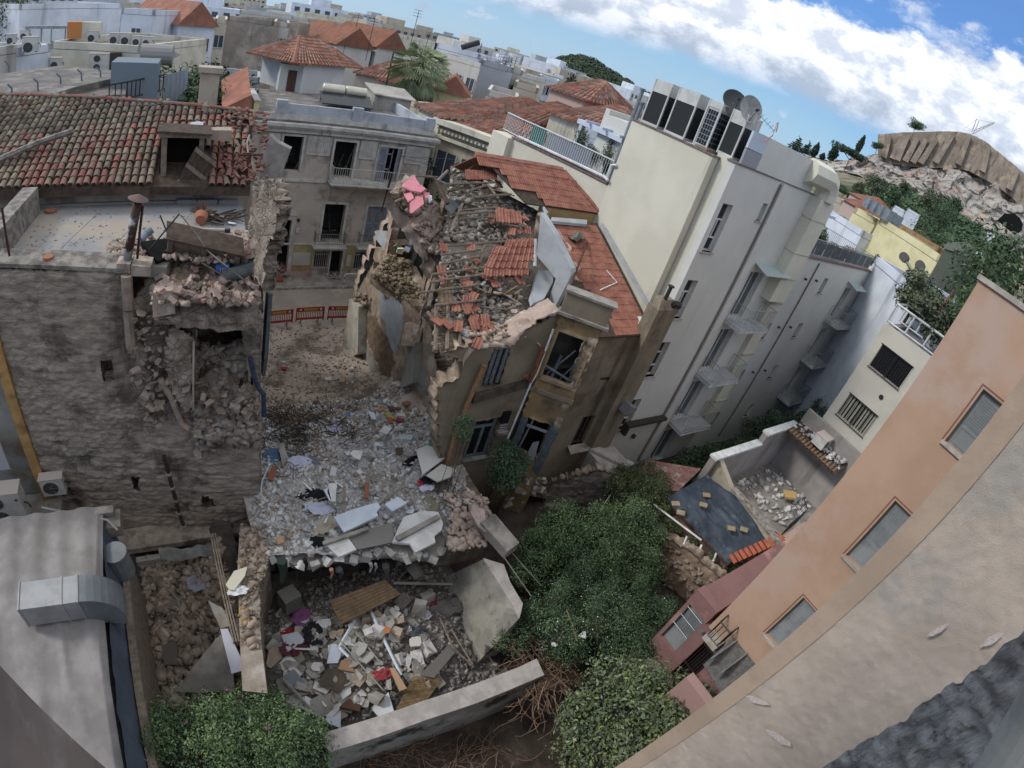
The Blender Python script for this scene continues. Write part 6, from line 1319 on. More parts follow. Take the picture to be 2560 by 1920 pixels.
MB().tube(pp[:7],.065,10).build('pipe',M('pipe_darkbrown','#33211d','#45302a',ns=6,bump=.1,rough=.5),dp);MB().tube(pp[6:],.06,8).build('outlet',m_plgrey,dp)
for p in pp[2:7]:MB().tube([p-Vector((0,0,.04)),p+Vector((0,0,.04))],.095,10).build('collar',m_plgrey,dp)
MB().tube([F(t9(*q))+Vector((0,-.2,0))for q in((1265,50),(1350,190),(1430,400),(1480,440))],.09,8).build('broken_flue',M('clay_flue',''),label='broken clay pipe hanging in the torn wall gap',cat='pipe')
MB().box(-3.3,1.5,11.45,12.3,.7,.95).build('wall_ledge',m_stone,st)
tu2=lambda pts,Y,r,m,nm,lb,cat:MB().tube([PY(q,Y)for q in pts],r,5).build(nm,m,label=lb,cat=cat)
tu2([t9(*q)for q in((2130,760),(2070,900),(2060,990),(2110,1100),(2140,1250),(2212,1440))],11.3,.025,m_white,'white_cable','white cable hanging down the wall corner into the rubble','cable')
tu2([t5(*q)for q in((1975,1400),(2010,1560),(2040,1640))]+[t9(2080,200),t9(2085,380)],11.4,.07,M('navy_cloth','#232a3f','#2f3a52',ns=8,bump=.3),'blue_cloth','twisted navy blue cloth hanging along the wall corner','cloth')
q=PY(t9(2085,1095),11.2);cloth('paper_sheet',q,.22,.12,.06,m_white,'small lilac-white sheet caught on the cable by the wall corner',5)
ob=empty('ochre_wall',(-5.1,12.95,0),'narrow ochre painted wall end beside the stone house','wall')
MB().box(-5.22,-4.93,12.78,13.4,1.7,9.6).build('shaft',M('ochre_paint','#8f6c38','#a27c44',ns=2,bump=.3,bs=18,stain='#6d5533',stains=1.4),ob)
MB().box(-5.4,-4.75,12.3,12.77,1.2,1.9).build('cement_foot',m_concrete,ob)
MB().box(-12,-5.23,13.2,13.5,0,8.8).build('pale_wall',m_plgrey,ob)
def ac_unit(x0,x1,y0,y1,z0,z1,label,fans=1,vertical=False,par=None,grp=None):
 t=empty('air_conditioner',((x0+x1)/2,y0,z0),label,'air conditioner',grp)
 MB().box(x0,x1,y0+.01,y1,z0,z1).build('casing',M('ac_white','#b1b0aa','#a2a19b',ns=2,bump=.03,rough=.5),t)
 MB().box(x0-.02,x1+.02,y0-.01,y1+.01,z1+.001,z1+.03).build('lid',M('ac_top','#a39890',bump=.05),t)
 w,h_=x1-x0,z1-z0
 for i in range(fans):
  c=Vector((x0+w*.42,y0,z0+h_*.5))if not vertical else Vector((x0+w*.38,y0,z0+h_*(.27+.47*i)));r=min(w,h_/(fans if vertical else 1))*.36
  MB().tube([c,c+Vector((0,.012,0))],r,18).build('fan',m_darkmetal,t)
  mb=MB()
  for k in range(1,5):
   mb.tube([c+Vector((math.cos(a)*r*k/4,-.012,math.sin(a)*r*k/4))for a in np.linspace(0,6.283,17)],.006,3,False)
  for k in range(6):a=k*math.pi/3;mb.tube([c+Vector((0,-.012,0)),c+Vector((math.cos(a)*r,-.012,math.sin(a)*r))],.006,3,False)
  mb.build('fan_guard',M('guard_grey','#6c6e6f',bump=0),t)
 for x in(x0+.08,x1-.16):MB().box(x,x+.08,y0+.02,y1-.02,z0-.06,z0-.001).build('foot',m_darkmetal,t)
 MB().tube([(x1-.001,y0+.2,z0+h_*.55),(x1+.12,y0+.2,z0+h_*.5),(x1+.13,y0+.25,z0+h_*.3)],.025,5).build('hose',m_darkmetal,t)
 return t
ac_unit(-5.02,-4.28,12.45,12.78,2.75,3.42,'white single-fan air conditioner fixed at the foot of the stone wall')
ac_unit(-6.75,-5.5,11.75,12.3,2.5,3.75,'large beige double-fan air conditioner at the left edge, with a red maker mark',fans=2,vertical=True)
MB().tube([(-5.62,11.745,3.5),(-5.62,11.738,3.5)],.05,10).build('red_mark',M('mark_red','#7a2c3a',bump=0),bpy.data.objects['air_conditioner.001'])
for x in(-6.6,-5.8):MB().box(x,x+.25,11.8,12.3,2.25,2.43).build('block',m_concrete,label='grey block under the large beige air conditioner',cat='block',group='blocks under the large air conditioner')
MB().box(-9,-4.6,11.2,13.1,1.0,2.25).build('low_platform',m_concrete,label='concrete platform carrying the large air conditioner',cat='platform')
for i,x in enumerate((-6.9,-6.5,-6.1)):MB().box(x,x+.37,12.5,12.56,4.0,5.1).build('panel',M('siding','#8b9094',bump=.1),label='pale grey metal panel behind the large air conditioner',cat='panel',group='pale metal panels behind the air conditioner')
rocks('platform_rubble',np.c_[NP.uniform(-6.9,-4.6,90),NP.uniform(11.3,11.9,90),NP.uniform(2.26,2.36,90)],NP.uniform(.02,.1,90),m_grav,None,seed=12,kind='stuff',label='loose stones on the platform below the air conditioners',cat='stones')
t9b=T(600,920);tA=T(600,1395);tL=T(0,1395)
m_rubA=M('rubble_pale','#aeacaa','#979491',ns=3,bump=.5,bs=20,isl=.4,stain='#a19c96',stains=4)
m_rubB=M('rubble_white','#a3a4a6','#8d8d8c',ns=3,bump=.3,isl=.25)
m_rubC=M('rubble_brown','#7a6a5b','#8a7b6c',ns=3,bump=.5,isl=.35)
m_heap=M('heap_bed','#a19e9b','#8a8682',ns=2.2,bump=1,bs=16,bdist=.05,stain='#918c87',stains=1.6)
def heap_h(X,Y):
 s=np.clip((Y-11.5)/4.5,0,1);s=s*s*(3-2*s)
 return 2.5*(1-s)+np.maximum(lot_h(X,Y),.9)*s+(fbm(np.asarray(X)*.8,np.asarray(Y)*.8,0,5,13)-.48)*.8+(fbm(np.asarray(X)*3,np.asarray(Y)*3,0,4,15)-.47)*.22
outline=[PZ(q,2.5)for q in((641,1388),(700,1398),(822,1392),(870,1405),(948,1376),(1094,1372),(1100,1330),(1163,1300),(1175,1235))]
ox=[p.x for p in outline];oy=[p.y for p in outline]
def front_y(X):return np.interp(X,[1.2,2.0,3.3,4.8,6.4,7.2,8.0,9.0],[9.35,9.1,8.8,8.62,8.05,8.7,9.0,10.9])
grid_sheet('debris_heap',lambda u,v:((lambda X:(lambda Y:(X,Y,heap_h(X,Y)))(front_y(X)+v*(16.8-front_y(X))))(1.3+u*7.8)),130,150,m_heap,kind='stuff',label='heap of grey rubble lying on the fallen floor slab',cat='rubble')
sl=empty('fallen_slab',(4.5,9,2.2),'broken concrete floor slab overhanging the walled yard','slab')
fr=[Vector((x,float(front_y(x)),2.42))for x in np.linspace(1.3,8.9,40)]
fr=[p+Vector((0,-.12+.3*float(vnoise(p.x*2.5,1,0,3))-.15,0))for p in fr]
MB().ext([*fr,(9.0,12,2.42),(1.3,12,2.42)],(0,0,-.2)).build('slab',m_concrete,sl)
mb=MB()
for p in fr[::2]:mb.chunk(p+Vector((0,.05,-.02)),.18,.16,.12)
mb.build('torn_edge',m_rubA,sl,kind='stuff')
mb=MB()
for i in range(26):p=R_.choice(fr)+Vector((0,0,-.12));mb.tube([p,p+Vector((R_.uniform(-.2,.2),-.2,R_.uniform(-.2,0))),p+Vector((R_.uniform(-.4,.4),-.3,R_.uniform(-.7,-.2)))],.008,3,False)
mb.build('bent_rebar',m_darkmetal,sl,kind='stuff')
def heap_pts(n,sel=None,seed=1):
 rs=np.random.RandomState(seed);X=rs.uniform(1.5,8.8,n*3);Y=rs.uniform(8.0,17.5,n*3);k=Y>front_y(X)
 if sel is not None:k&=sel(X,Y)
 X,Y=X[k][:n],Y[k][:n];return np.c_[X,Y,heap_h(X,Y)]
def sized(n,a,b,seed):return a+(b-a)*np.random.RandomState(seed).rand(n)**3
P=heap_pts(9000,seed=2);rocks('rubble',P,sized(len(P),.018,.10,3),m_rubA,None,seed=2,kind='stuff',label='small grey rubble covering the fallen slab',cat='rubble')
P=heap_pts(3200,seed=4);rocks('plaster_chips',P+[0,0,.03],sized(len(P),.02,.14,5),m_rubB,None,flat=.3,seed=4,kind='stuff',label='pale plaster chips strewn over the rubble heap',cat='rubble')
P=heap_pts(500,lambda X,Y:(X<2.4)|(Y>14)|(X>7.6),6);rocks('stone_rubble',P+[0,0,.03],sized(len(P),.04,.15,7),m_rubC,None,seed=6,kind='stuff',label='brown wall stones at the edges of the rubble heap',cat='rubble')
P=[]
rs=np.random.RandomState(8)
X,Y=rs.uniform(1.5,9,5000),16+9*rs.rand(5000)**1.6;rocks('lot_rubble',np.c_[X,Y,lot_h(X,Y)+.01],sized(5000,.012,.085,9),m_rubC,None,seed=9,kind='stuff',label='small stones scattered over the cleared earth of the lot',cat='rubble')
mb=MB()
for i in range(420):
 x,y=R_.gauss(3.6,1.1),R_.gauss(15.2,.9);x=min(max(x,1.8),7);y=max(y,12);z=float(heap_h(x,y))if y<16.5 else float(lot_h(x,y));pts=[Vector((x,y,z+.05))];a=R_.uniform(0,6.28)
 for k in range(6):a+=R_.uniform(-.9,.9);pts.append(pts[-1]+Vector((math.cos(a)*.2,math.sin(a)*.2,R_.uniform(-.05,.09))))
 mb.tube(pts,R_.uniform(.006,.017),3,False)
mb.build('tangled_wires',M('wire_dark','#3a352f',bump=0),kind='stuff',label='dark tangle of wires and reeds at the back of the heap',cat='wires')
def hz(p):return float(heap_h(p.x,p.y))
def onheap(q,lift=.0):
 z=2.4
 for _ in range(6):
  p=PZ(q,z);z=(hz(p)if p.y<16.6 else float(lot_h(p.x,p.y)))*.7+z*.3
 p=PZ(q,z+lift);return p
def slabpoly(pts,th,mat,name,label,cat,t=t9b,z=None,lift=.1,tiltz=None,parent=None):
 P=[onheap(t(*q),lift)if z is None else PZ(t(*q),z)for q in pts]
 zs=sum(p.z for p in P)/len(P)if z is None else z
 P=[PZ(t(*q),zs+(0 if tiltz is None else tiltz[i]))for i,q in enumerate(pts)]
 return MB().ext(P,(0,0,th)).build(name,mat,parent,label=label,cat=cat)if parent is None else MB().ext(P,(0,0,th)).build(name,mat,parent)
m_ceil=M('ceiling_white','#aeb7c0','#a2abb5',ns=2,bump=.06,stain='#8f8b86',stains=2.4,stain_lo=.62)
m_ceil2=M('ceiling_white2','#b6b6b4','#a6a5a2',ns=2,bump=.08,stain='#84807a',stains=2.2,stain_lo=.6)
for pts,z,nm,lb,m in(([(740,1190),(860,1140),(1080,1075),(1110,1110),(1075,1150),(1090,1180),(930,1260),(820,1310)],2.85,'ceiling_slab','big bluish-white ceiling slab lying across the middle of the front heap edge',m_ceil),([(665,1400),(830,1325),(920,1445),(780,1505)],2.75,'ceiling_slab','white square ceiling slab at the very front edge of the heap',m_ceil2),([(1140,1090),(1240,1030),(1315,1080),(1200,1145)],2.95,'ceiling_slab','small bluish-white slab piece lying behind the big front slab',m_ceil),([(1245,1280),(1290,1190),(1440,1140),(1560,1150),(1600,1240),(1590,1290),(1530,1340),(1540,1390),(1460,1430),(1380,1470),(1340,1400),(1200,1390)],2.8,'ceiling_slab','largest torn white ceiling slab with a bare beam across it at the right front',m_ceil2),([(1390,650),(1470,620),(1560,640),(1640,700),(1440,850)],3.05,'mattress_panel','large off-white wedge of padding at the right of the heap',M('foam_white','#aaa9a4',bump=.1)),([(1470,855),(1590,765),(1710,810),(1680,860),(1560,905)],3.0,'mattress_panel','second off-white padding piece below the large wedge',M('foam_white2','#a5a39c',bump=.1)),([(700,920),(765,915),(755,1060),(720,1060),(690,990)],2.95,'white_board','upright whitish board beside the black cloth',m_ceil2),([(660,970),(695,950),(720,1045),(710,1060)],2.95,'blue_board','narrow pale blue board left of the whitish board',m_ceil),([(865,680),(900,655),(970,660),(950,730),(900,715)],2.8,'plaster_sheet','cracked white plaster sheet in the middle back of the heap',m_ceil2),([(1100,510),(1140,460),(1200,480),(1160,530)],2.6,'plaster_sheet','white plaster piece just in front of the coloured books',m_ceil2),([(1010,345),(1060,360),(1075,410),(1040,410)],2.2,'plaster_sheet','small bluish plaster piece at the back of the heap',m_ceil),([(1355,430),(1465,420),(1455,605),(1350,625)],2.4,'brown_board','tall tan board leaning at the right back of the heap',M('board_tan','#8a7363','#7a6556',ns=3,bump=.1)),([(1330,370),(1440,225),(1465,290),(1370,430)],2.3,'brown_board','pinkish tan board leaning behind the tall tan board',M('board_tan','')),([(1475,470),(1520,385),(1555,400),(1550,480),(1500,555),(1465,550)],2.5,'stone_slab','pale spotted stone slab standing right of the tan boards',m_ceil2),([(985,910),(1020,915),(1015,1040),(980,1035)],2.85,'orange_plank','orange brown plank lying in the middle of the heap',M('plank_orange','#7d4a35',bump=.1)),([(220,850),(255,780),(290,800),(260,900),(235,890)],2.7,'brown_plywood','orange brown wood panel near the wall corner',M('plank_orange','')),([(300,600),(345,600),(380,720),(335,790),(320,700)],2.6,'grey_board','long grey concrete board at the left of the heap',m_plgrey),([(815,935),(835,940),(830,1150),(805,1150)],2.9,'grey_batten','grey weathered batten standing in the middle of the heap',m_wood),([(280,1340),(345,1335),(350,1385),(300,1400)],2.7,'small_tan_box','tan box lid at the left front edge of the heap',M('box_tan','#94755a',bump=.1)),([(1230,635),(1285,635),(1285,685),(1230,685)],2.85,'dark_box','small dark square box near the right back of the heap',m_woodd)):
 slabpoly(pts,.09 if 'slab' in nm else .05,m,nm,lb,nm.split('_')[-1],z=z)
MB().ext([PZ(t9b(*q),2.92)for q in((1225,1345),(1555,1170),(1580,1195),(1250,1375))],(0,0,.1)).ext([PZ(t9b(*q),2.86)for q in((650,1385),(1010,1265),(1015,1290),(660,1410))],(0,0,.1)).build('bare_joist',m_concrete,sl)
MB().ext([PZ(t9b(*q),2.75)for q in((830,1320),(1200,1230),(1220,1380),(930,1440))],(0,0,.05)).build('lath_patch',M('corr_dark2','#5f5c58','#77736e',ns=20,stretch=(1,8,1),bump=.5),sl)
for o in list(COL.objects):
 if o.data and o.get('category')in('slab','panel','board','sheet','plank','batten','box','plywood'):mark(sum((Vector(v.co)for v in o.data.vertices),Vector())/len(o.data.vertices),o['label'])
bel=[((1150,365,1215,400),'#9c8c3d','yellow book lying open at the back of the heap'),((1240,360,1300,390),'#a9aaa0','white book beside the yellow one'),((1240,395,1280,430),'#7c2530','dark red book under the white book'),((1170,405,1210,430),'#9b3d2c','orange red book under the yellow book'),((1235,455,1285,500),'#9a9c98','pale open magazine in front of the red book'),((1275,515,1340,590),'#8e9ea2','illustrated pale blue and cream sheet leaning by the tan board'),((1190,290,1260,350),'#5d4436','small brown drawer box at the back of the heap'),((1080,305,1150,360),'#94755a','tan cardboard piece at the back of the heap'),((800,365,870,400),'#5a6f93','blue block of foam at the back left of the heap'),((1485,605,1545,635),'#3f7a45','green cloth on top of the off-white wedge'),((1295,255,1360,300),'#7a5b45','brown brick fragments pile top at the foot of the torn wall'),((1395,1050,1430,1075),'#a9aeb0','little white lump at the right of the heap'),((205,420,260,450),'#a1a5ab','white lump beside the wall corner'),((905,805,945,860),'#a9adb3','white torn shirt-shaped scrap in the centre of the heap'),((690,805,780,840),'#a5a8a8','narrow white slat in the left middle of the heap')]
for i,((a,b,c,d),col,lb)in enumerate(bel):
 p=onheap(t9b((a+c)/2,(b+d)/2),.12);mark(p,lb);s=(PZ(t9b(c,b),p.z)-PZ(t9b(a,d),p.z)).length*.42
 MB().obox(p,s,s*.55,.045,rrot(R_,.35)).build('belonging',M('bel%d'%i,col,bump=.1),label=lb,cat=lb.split()[-1]if False else 'household item')
for a,rx,ry,col,lb,sd in(((580,1010),.62,.3,'#131419','large black garment spread on the left middle of the heap',3),((1350,740),.42,.16,'#15161a','black garment lying left of the off-white wedge',5),((1490,885),.3,.16,'#14161c','black cloth below the off-white wedge',6),((1425,905),.12,.2,'#a8202a','bright red cloth beside the black cloth',7),((1475,950),.3,.15,'#a9a9bd','lilac white cloth under the red cloth',8),((1600,930),.4,.2,'#4b473c','dark olive cloth at the right edge of the heap',9),((620,1110),.5,.26,'#9c9db0','lilac white sheet under the large black garment',10),((460,750),.42,.32,'#a3a5bb','big bundled lilac sheet at the left of the heap',11),((250,700),.4,.4,'#3e5873','tangle of blue fabric by the wall corner',12),((750,480),.22,.2,'#9b9bb4','small lilac cloth at the back left of the heap',13),((680,1240),.5,.28,'#8d8574','cream crumpled cloth left of the big front slab',14),((1500,1080),.28,.35,'#6d6a55','olive green cloth hanging over the right front of the heap',15),((610,1380),.22,.25,'#0f1013','black cushion-like cloth at the front edge',16),((1590,620),.22,.14,'#20283c','navy bag behind the off-white wedge',17),((1070,650),.4,.2,'#6f757e','grey blue cloth in the middle back of the heap',18),((570,740),.3,.24,'#5d6168','grey cloth next to the bundled lilac sheet',19)):
 mark(onheap(t9b(*a),.1),lb);cloth('garment',onheap(t9b(*a),.1),rx,ry,.16,M('cloth_%d'%sd,col,bump=.2,bs=12),lb,sd,R_.uniform(-.5,.5))
for i in range(170):
 X,Y=R_.uniform(1.8,8.6),R_.uniform(9.0,16.4)
 if Y<float(front_y(X))+.1:continue
 p=Vector((X,Y,float(heap_h(X,Y))+.05));k=i%3
 if k==0:MB().obox(p,R_.uniform(.15,.45),.025,.012,rrot(R_,.3)).build('stick',R_.choice([m_wood,m_woodl,m_white,m_plgrey]),label=placed('thin broken wooden stick',p),cat='stick',group='loose sticks in the rubble heap')
 elif k==1:MB().shard(p,R_.uniform(.08,.2),.035,rrot(R_,.35)).build('plaster_piece',R_.choice([m_ceil,m_ceil2,m_rubB]),label=placed('flat pale plaster piece',p),cat='plaster piece',group='plaster pieces in the rubble heap')
 else:MB().chunk(p,R_.uniform(.08,.18),R_.uniform(.06,.13),R_.uniform(.05,.1)).build('concrete_lump',R_.choice([m_rubA,m_concrete,m_rubC]),label=placed('broken concrete lump',p),cat='concrete lump',group='concrete lumps in the rubble heap')
bar=empty('barrier',(4.3,25.2,0),'red plastic crowd barrier of the row across the lot, leftmost one','barrier','red plastic barriers closing the lot',local=True)
m_bred=M('barrier_red','#94291d','#7c2319',ns=3,bump=.05,rough=.5)
MB().box(0,1.62,-.02,.02,.98,1.06).box(0,1.62,-.02,.02,.30,.42).box(0,.06,-.025,.025,.2,1.06).box(1.56,1.62,-.025,.025,.2,1.06).box(.06,1.56,-.018,.018,.80,.98).build('frame',m_bred,bar)
for i in range(15):MB().box(.11+i*.1,.145+i*.1,-.012,.012,.42,.80).build('slat',m_bred,bar)
MB().box(.45,1.2,-.03,.024,.86,.99).build('yellow_label',M('label_yellow','#ab8a2e',bump=0),bar)
for x in(.2,1.35):MB().box(x,x+.1,-.031,.02,.88,.98).build('white_label',m_white,bar)
mbt=MB()
for i in range(9):mbt.box(.5+i*.075,.535+i*.075,-.034,-.031,.9,.95)
mbt.build('lettering',m_darkmetal,bar,kind='stuff')
for x in(.28,1.26):MB().box(x,x+.06,-.28,.28,.0,.05).box(x,x+.06,-.03,.03,.05,.3).build('foot',M('foot_grey','#6d665d',bump=.05),bar)
labs=['red plastic crowd barrier second from the left, standing straight','red plastic crowd barrier on the right, partly behind the torn pier','red plastic crowd barrier hidden furthest right behind the ruin']
q=[PZ(p,.03)for p in((664,822),(735,815),(748,812),(813,806),(820,806),(885,805))]
bar.location=(q[0].x-.1,q[0].y,.02);bar.rotation_euler=(0,0,.10)
for k,(x,y,r)in enumerate(((PZ((739,816),0).x,q[2].y+.05,.03),(PZ((817,808),0).x,q[4].y,-.05))):
 c=copy_tree(bar);c.location=(x,y,.02);c.rotation_euler=(0,0,r);c['label']=labs[k]
for a,col,lb,s in(((350,1490),'#8a2026','small red object lying on the earth of the lot',.13),((880,1490),'#a9a9a0','round white stone on the earth by the torn wall',.16),((805,1590),'#94755a','square tan tile lying on the earth by the torn wall',.2),((700,1575),'#a5a29a','white crumpled plastic on the earth',.2),((345,1440),'#9a9a98','white plastic cap near the red object',.1),((890,1600),'#9a9a98','small white chip near the tan tile',.08)):
 p=onheap(T(600,450)(*a),.05);MB().chunk(p,s,s*.8,s*.35,rrot(R_,.2)).build('litter',M('lit'+col[1:],col,bump=.1),label=lb,cat='litter')
m_pit=M('yard_bed_shaded','#5d5853','#4a4541',ns=2.2,bump=1,bs=16,bdist=.05)  # bed colour darkened to paint in the shade of the walled yard
def yard_h(X,Y):
 X,Y=np.asarray(X,float),np.asarray(Y,float);d=np.sqrt(((X-4.2)/3.4)**2+((Y-6.6)/2.5)**2)
 return .1+.95*np.clip(1-d*.85,0,1)+(fbm(X*1.1,Y*1.1,0,5,33)-.47)*.6
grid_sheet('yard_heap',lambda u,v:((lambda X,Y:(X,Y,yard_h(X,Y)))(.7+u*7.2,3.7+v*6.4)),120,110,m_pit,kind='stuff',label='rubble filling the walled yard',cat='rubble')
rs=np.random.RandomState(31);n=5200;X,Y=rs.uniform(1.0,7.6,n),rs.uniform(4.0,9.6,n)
rocks('yard_rubble',np.c_[X,Y,yard_h(X,Y)+.01],sized(n,.015,.11,5),M('rubble_yard_shaded','#7f7b76','#65605b',ns=3,bump=.5,isl=.4),None,seed=31,kind='stuff',label='small rubble filling the walled yard',cat='rubble')  # darker rubble colour, with the yard's shade mixed into it
def ony(q,lift=.05):
 z=.8
 for _ in range(6):p=PZ(q,z);z=.6*float(yard_h(p.x,p.y))+.4*z
 return PZ(q,z+lift)
mt=[m_ceil,m_ceil2,m_rubB,m_rubA,m_concrete,m_rubC,M('board_tan','')]
YT=lambda q,z:PZ(tA(*q),z)
wp=empty('fallen_boards',YT((980,350),1.2),'big brown ribbed wooden panel lying across the yard rubble','panel')
A_=[YT((705,340),1.5),YT((800,530),1.25),YT((1270,290),1.45),YT((1140,175),1.6)]
for i in range(14):
 a,b=A_[0].lerp(A_[1],i/14),A_[0].lerp(A_[1],(i+.93)/14);c,d=A_[3].lerp(A_[2],(i+.93)/14),A_[3].lerp(A_[2],i/14)
 MB().ext([a,b,c,d],(0,0,.03+.012*(i%2))).build('board',M('panel_brown','#4f3f2c','#5d4b35',ns=5,bump=.3,isl=.1),wp)
for pts,m,lb,w in(([(1040,430),(1275,925)],m_ceil,'long white rail lying from the brown panel towards the bamboo mat',.05),([(745,600),(1140,1050)],m_plgrey,'long thin grey rail crossing the yard diagonally',.022),([(905,495),(785,700)],m_ceil,'short white rail meeting the bent rail in the yard',.045),([(785,705),(860,780)],m_ceil,'bent end of the white rail',.05),([(890,550),(1105,820)],m_plgrey,'thin pale pipe beside the long grey rail',.018),([(430,715),(585,722)],m_ceil2,'pale stick on the red cloth at the left of the yard',.03),([(1210,195),(1690,205)],m_plgrey,'grey beam lying against the back of the yard',.06),([(1580,470),(1680,700),(1845,860)],m_wood,'grey bent branch along the right yard wall',.035),([(1670,560),(1740,680),(1840,840)],m_wood,'second grey branch beside the right yard wall',.03),([(350,965),(555,1190)],m_plgrey,'grey gutter running to the lower left bush',.05)):
 MB().tube([ony(tA(*q),.32)for q in pts],w,4).build('rail',m,label=lb,cat='rail')
mt_=empty('bamboo_mat',YT((1440,1050),.6),'torn bamboo mat lying beside the low front wall','mat')
A_=[YT((1235,1195),.75),YT((1470,1130),.6),YT((1610,940),.6),YT((1370,925),.9)]
mb=MB()
for i in range(34):mb.tube([A_[0].lerp(A_[3],i/34)+Vector((0,0,R_.uniform(0,.015))),A_[1].lerp(A_[2],i/34)],.012,4,False)
mb.build('canes',M('bamboo','#8a7350','#75603f',ns=9,bump=.1,isl=.2),mt_,kind='stuff')
MB().ext([YT(q,.8)for q in((1420,925),(1650,685),(1700,745),(1530,950))],(0,0,.03)).build('corrugated_sheet',M('corr_sheet','#4c4a47','#64615c',ns=30,stretch=(6,1,1),bump=.5),label='dark corrugated sheet beside the bamboo mat',cat='sheet')
MB().ext([YT(q,.95)for q in((1180,880),(1220,880),(1315,1040),(1260,1060))],(0,0,.1)).build('tan_block',M('box_tan',''),label='long tan block lying beside the red cloth',cat='block')
for a,c_,s,lb in(((850,850),'#7a6048',.3,'tan square board in the middle of the yard'),((880,1165),'#4a3428',.33,'dark brown board near the front wall'),((370,480),'#6f6558',.35,'grey brown board at the left of the yard'),((440,960),'#5f666f',.35,'blue grey board at the lower left of the yard'),((1160,570),'#9a5c2c',.14,'orange plastic piece among the stones'),((1240,400),'#a39a98',.12,'small white and red box under the slab'),((1380,665),'#a5a39a',.28,'long pale rounded stone at the right of the yard'),((1150,1180),'#a5a8aa',.42,'large white board leaning on the front wall'),((410,660),'#9a9da3',.4,'pale slab at the left of the yard'),((735,760),'#9fa5b2',.36,'bluish white square slab in the middle left'),((750,1270),'#a0a6ae',.35,'white plank end at the low wall corner')):
 p=ony(tA(*a),.22);mark(p,lb);MB().shard(p,s,.05,rrot(R_,.25),n=4 if 'stone' not in lb else 7).build('yard_item',M('yi'+c_[1:],c_,bump=.15),label=lb,cat='board')
for a,rx,ry,col,lb,sd in(((500,480),.35,.4,'#6a3a63','purple cloth under the slab at the yard back',23),((385,590),.3,.15,'#8a1f22','red cloth at the left of the yard',24),((430,710),.45,.25,'#4a1f28','dark maroon cloth at the left of the yard',25),((1130,910),.33,.2,'#7d2a30','red crumpled bag in the middle of the yard',26),((590,600),.35,.4,'#17181b','black bags heaped at the left of the yard',27),((760,960),.45,.35,'#4a4136','brown crumpled cloth in the middle of the yard',28),((1370,570),.3,.25,'#3b4047','dark blue grey cloth at the right of the yard',29),((1500,330),.25,.35,'#5a2a2e','dark red hanging cloth at the right back',30),((1660,380),.65,.3,'#4d4a48','grey roll of carpet along the right yard wall',31),((1470,450),.2,.16,'#98969f','striped pale cloth under the slab',32)):
 mark(ony(tA(*a),.12),lb);cloth('garment',ony(tA(*a),.12),rx,ry,.16,M('cloth_%d'%sd,col,bump=.2,bs=12),lb,sd)
for i in range(270):
 a=(R_.uniform(260,1720),R_.uniform(430,1270))
 if a[1]>1270-(a[0]-700)*.33 or a[0]>1450+(a[1]-500)*.4:continue
 p=ony(tA(*a),.1);s=R_.uniform(.12,.38)*(.8 if i%2 else 1)
 if a[0]<1000 or i%3==0:MB().shard(p,s,.04,rrot(R_,.45),asp=R_.uniform(.8,1.4)).build('slab_piece',R_.choice([m_rubA,m_rubA,m_plgrey,m_plgrey,m_concrete,m_concrete,m_ceil2,m_rubC]),label=placed('flat %s slab piece'%('big' if s>.22 else 'small'),p),cat='slab piece',group='slab pieces in the walled yard')
 else:MB().chunk(p,s*.8,s*.55,s*.4).build('stone_block',R_.choice([m_rubA,m_concrete,m_plgrey,m_rubC]),label=placed('rough %s stone block'%('big' if s>.22 else 'small'),p),cat='stone block',group='stone blocks in the walled yard')
for a,b,w,col,lb in(((330,20),(330,190),.16,'#22302a','dark green cloth hanging from the slab'),((510,10),(515,100),.07,'#101114','black strap hanging from the slab'),((780,90),(790,150),.12,'#363c46','blue grey bundle hanging from the slab'),((720,90),(715,160),.07,'#8f6a55','tan rag hanging from the slab'),((1030,40),(1025,110),.06,'#a5a5a3','white strip hanging from the slab'),((1070,45),(1065,105),.05,'#a0a0a0','second white strip hanging from the slab'),((1150,60),(1150,150),.13,'#5a5a58','grey sheet hanging from the slab')):
 p,r=PY(tA(*a),8.45),PY(tA(*b),8.45);MB().tube([p,p.lerp(r,.5)+Vector((.05,0,0)),r],w,5,True,w*.5).build('hanging_rag',M('hr'+col[1:],col,bump=.2),label=lb,cat='cloth')
MB().tube([PY(tA(*q),8.5)for q in((1155,205),(1105,390))],.01,3).build('cord',m_plgrey,label='thin cord hanging in front of the brown panel',cat='cord')
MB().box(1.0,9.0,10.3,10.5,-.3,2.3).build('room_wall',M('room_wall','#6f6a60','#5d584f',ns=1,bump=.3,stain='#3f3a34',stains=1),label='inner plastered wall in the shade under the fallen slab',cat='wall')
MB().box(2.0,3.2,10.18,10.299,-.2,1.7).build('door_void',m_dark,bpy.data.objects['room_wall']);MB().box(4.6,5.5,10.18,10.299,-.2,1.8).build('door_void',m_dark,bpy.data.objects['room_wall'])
q=PZ(tA(390,330),1.1);MB().obox(q,.28,.25,.36,Matrix.Rotation(.3,3,'Z')).build('grey_cooler',M('cooler','#55544f',bump=.1),label='grey metal cabinet standing in the shade under the slab',cat='cabinet')
for i in range(5):MB().obox(PY(tA(480+i*18,250-i*6),9.6),.45,.03,.05,Matrix.Rotation(R_.uniform(-.2,.2),3,'Y')).build('dark_plank',m_woodd,label='dark plank fallen in the shade under the slab',cat='plank',group='dark planks under the slab')
for a,s in(((1400,110),.4),((1480,310),.3),((1280,340),.35),((1420,410),.4)):MB().chunk(ony(tA(*a),.3),s,s*.7,s*.5).build('large_block',m_plgrey,label='big grey block tumbled at the right back of the yard',cat='block',group='big grey blocks at the back of the yard')
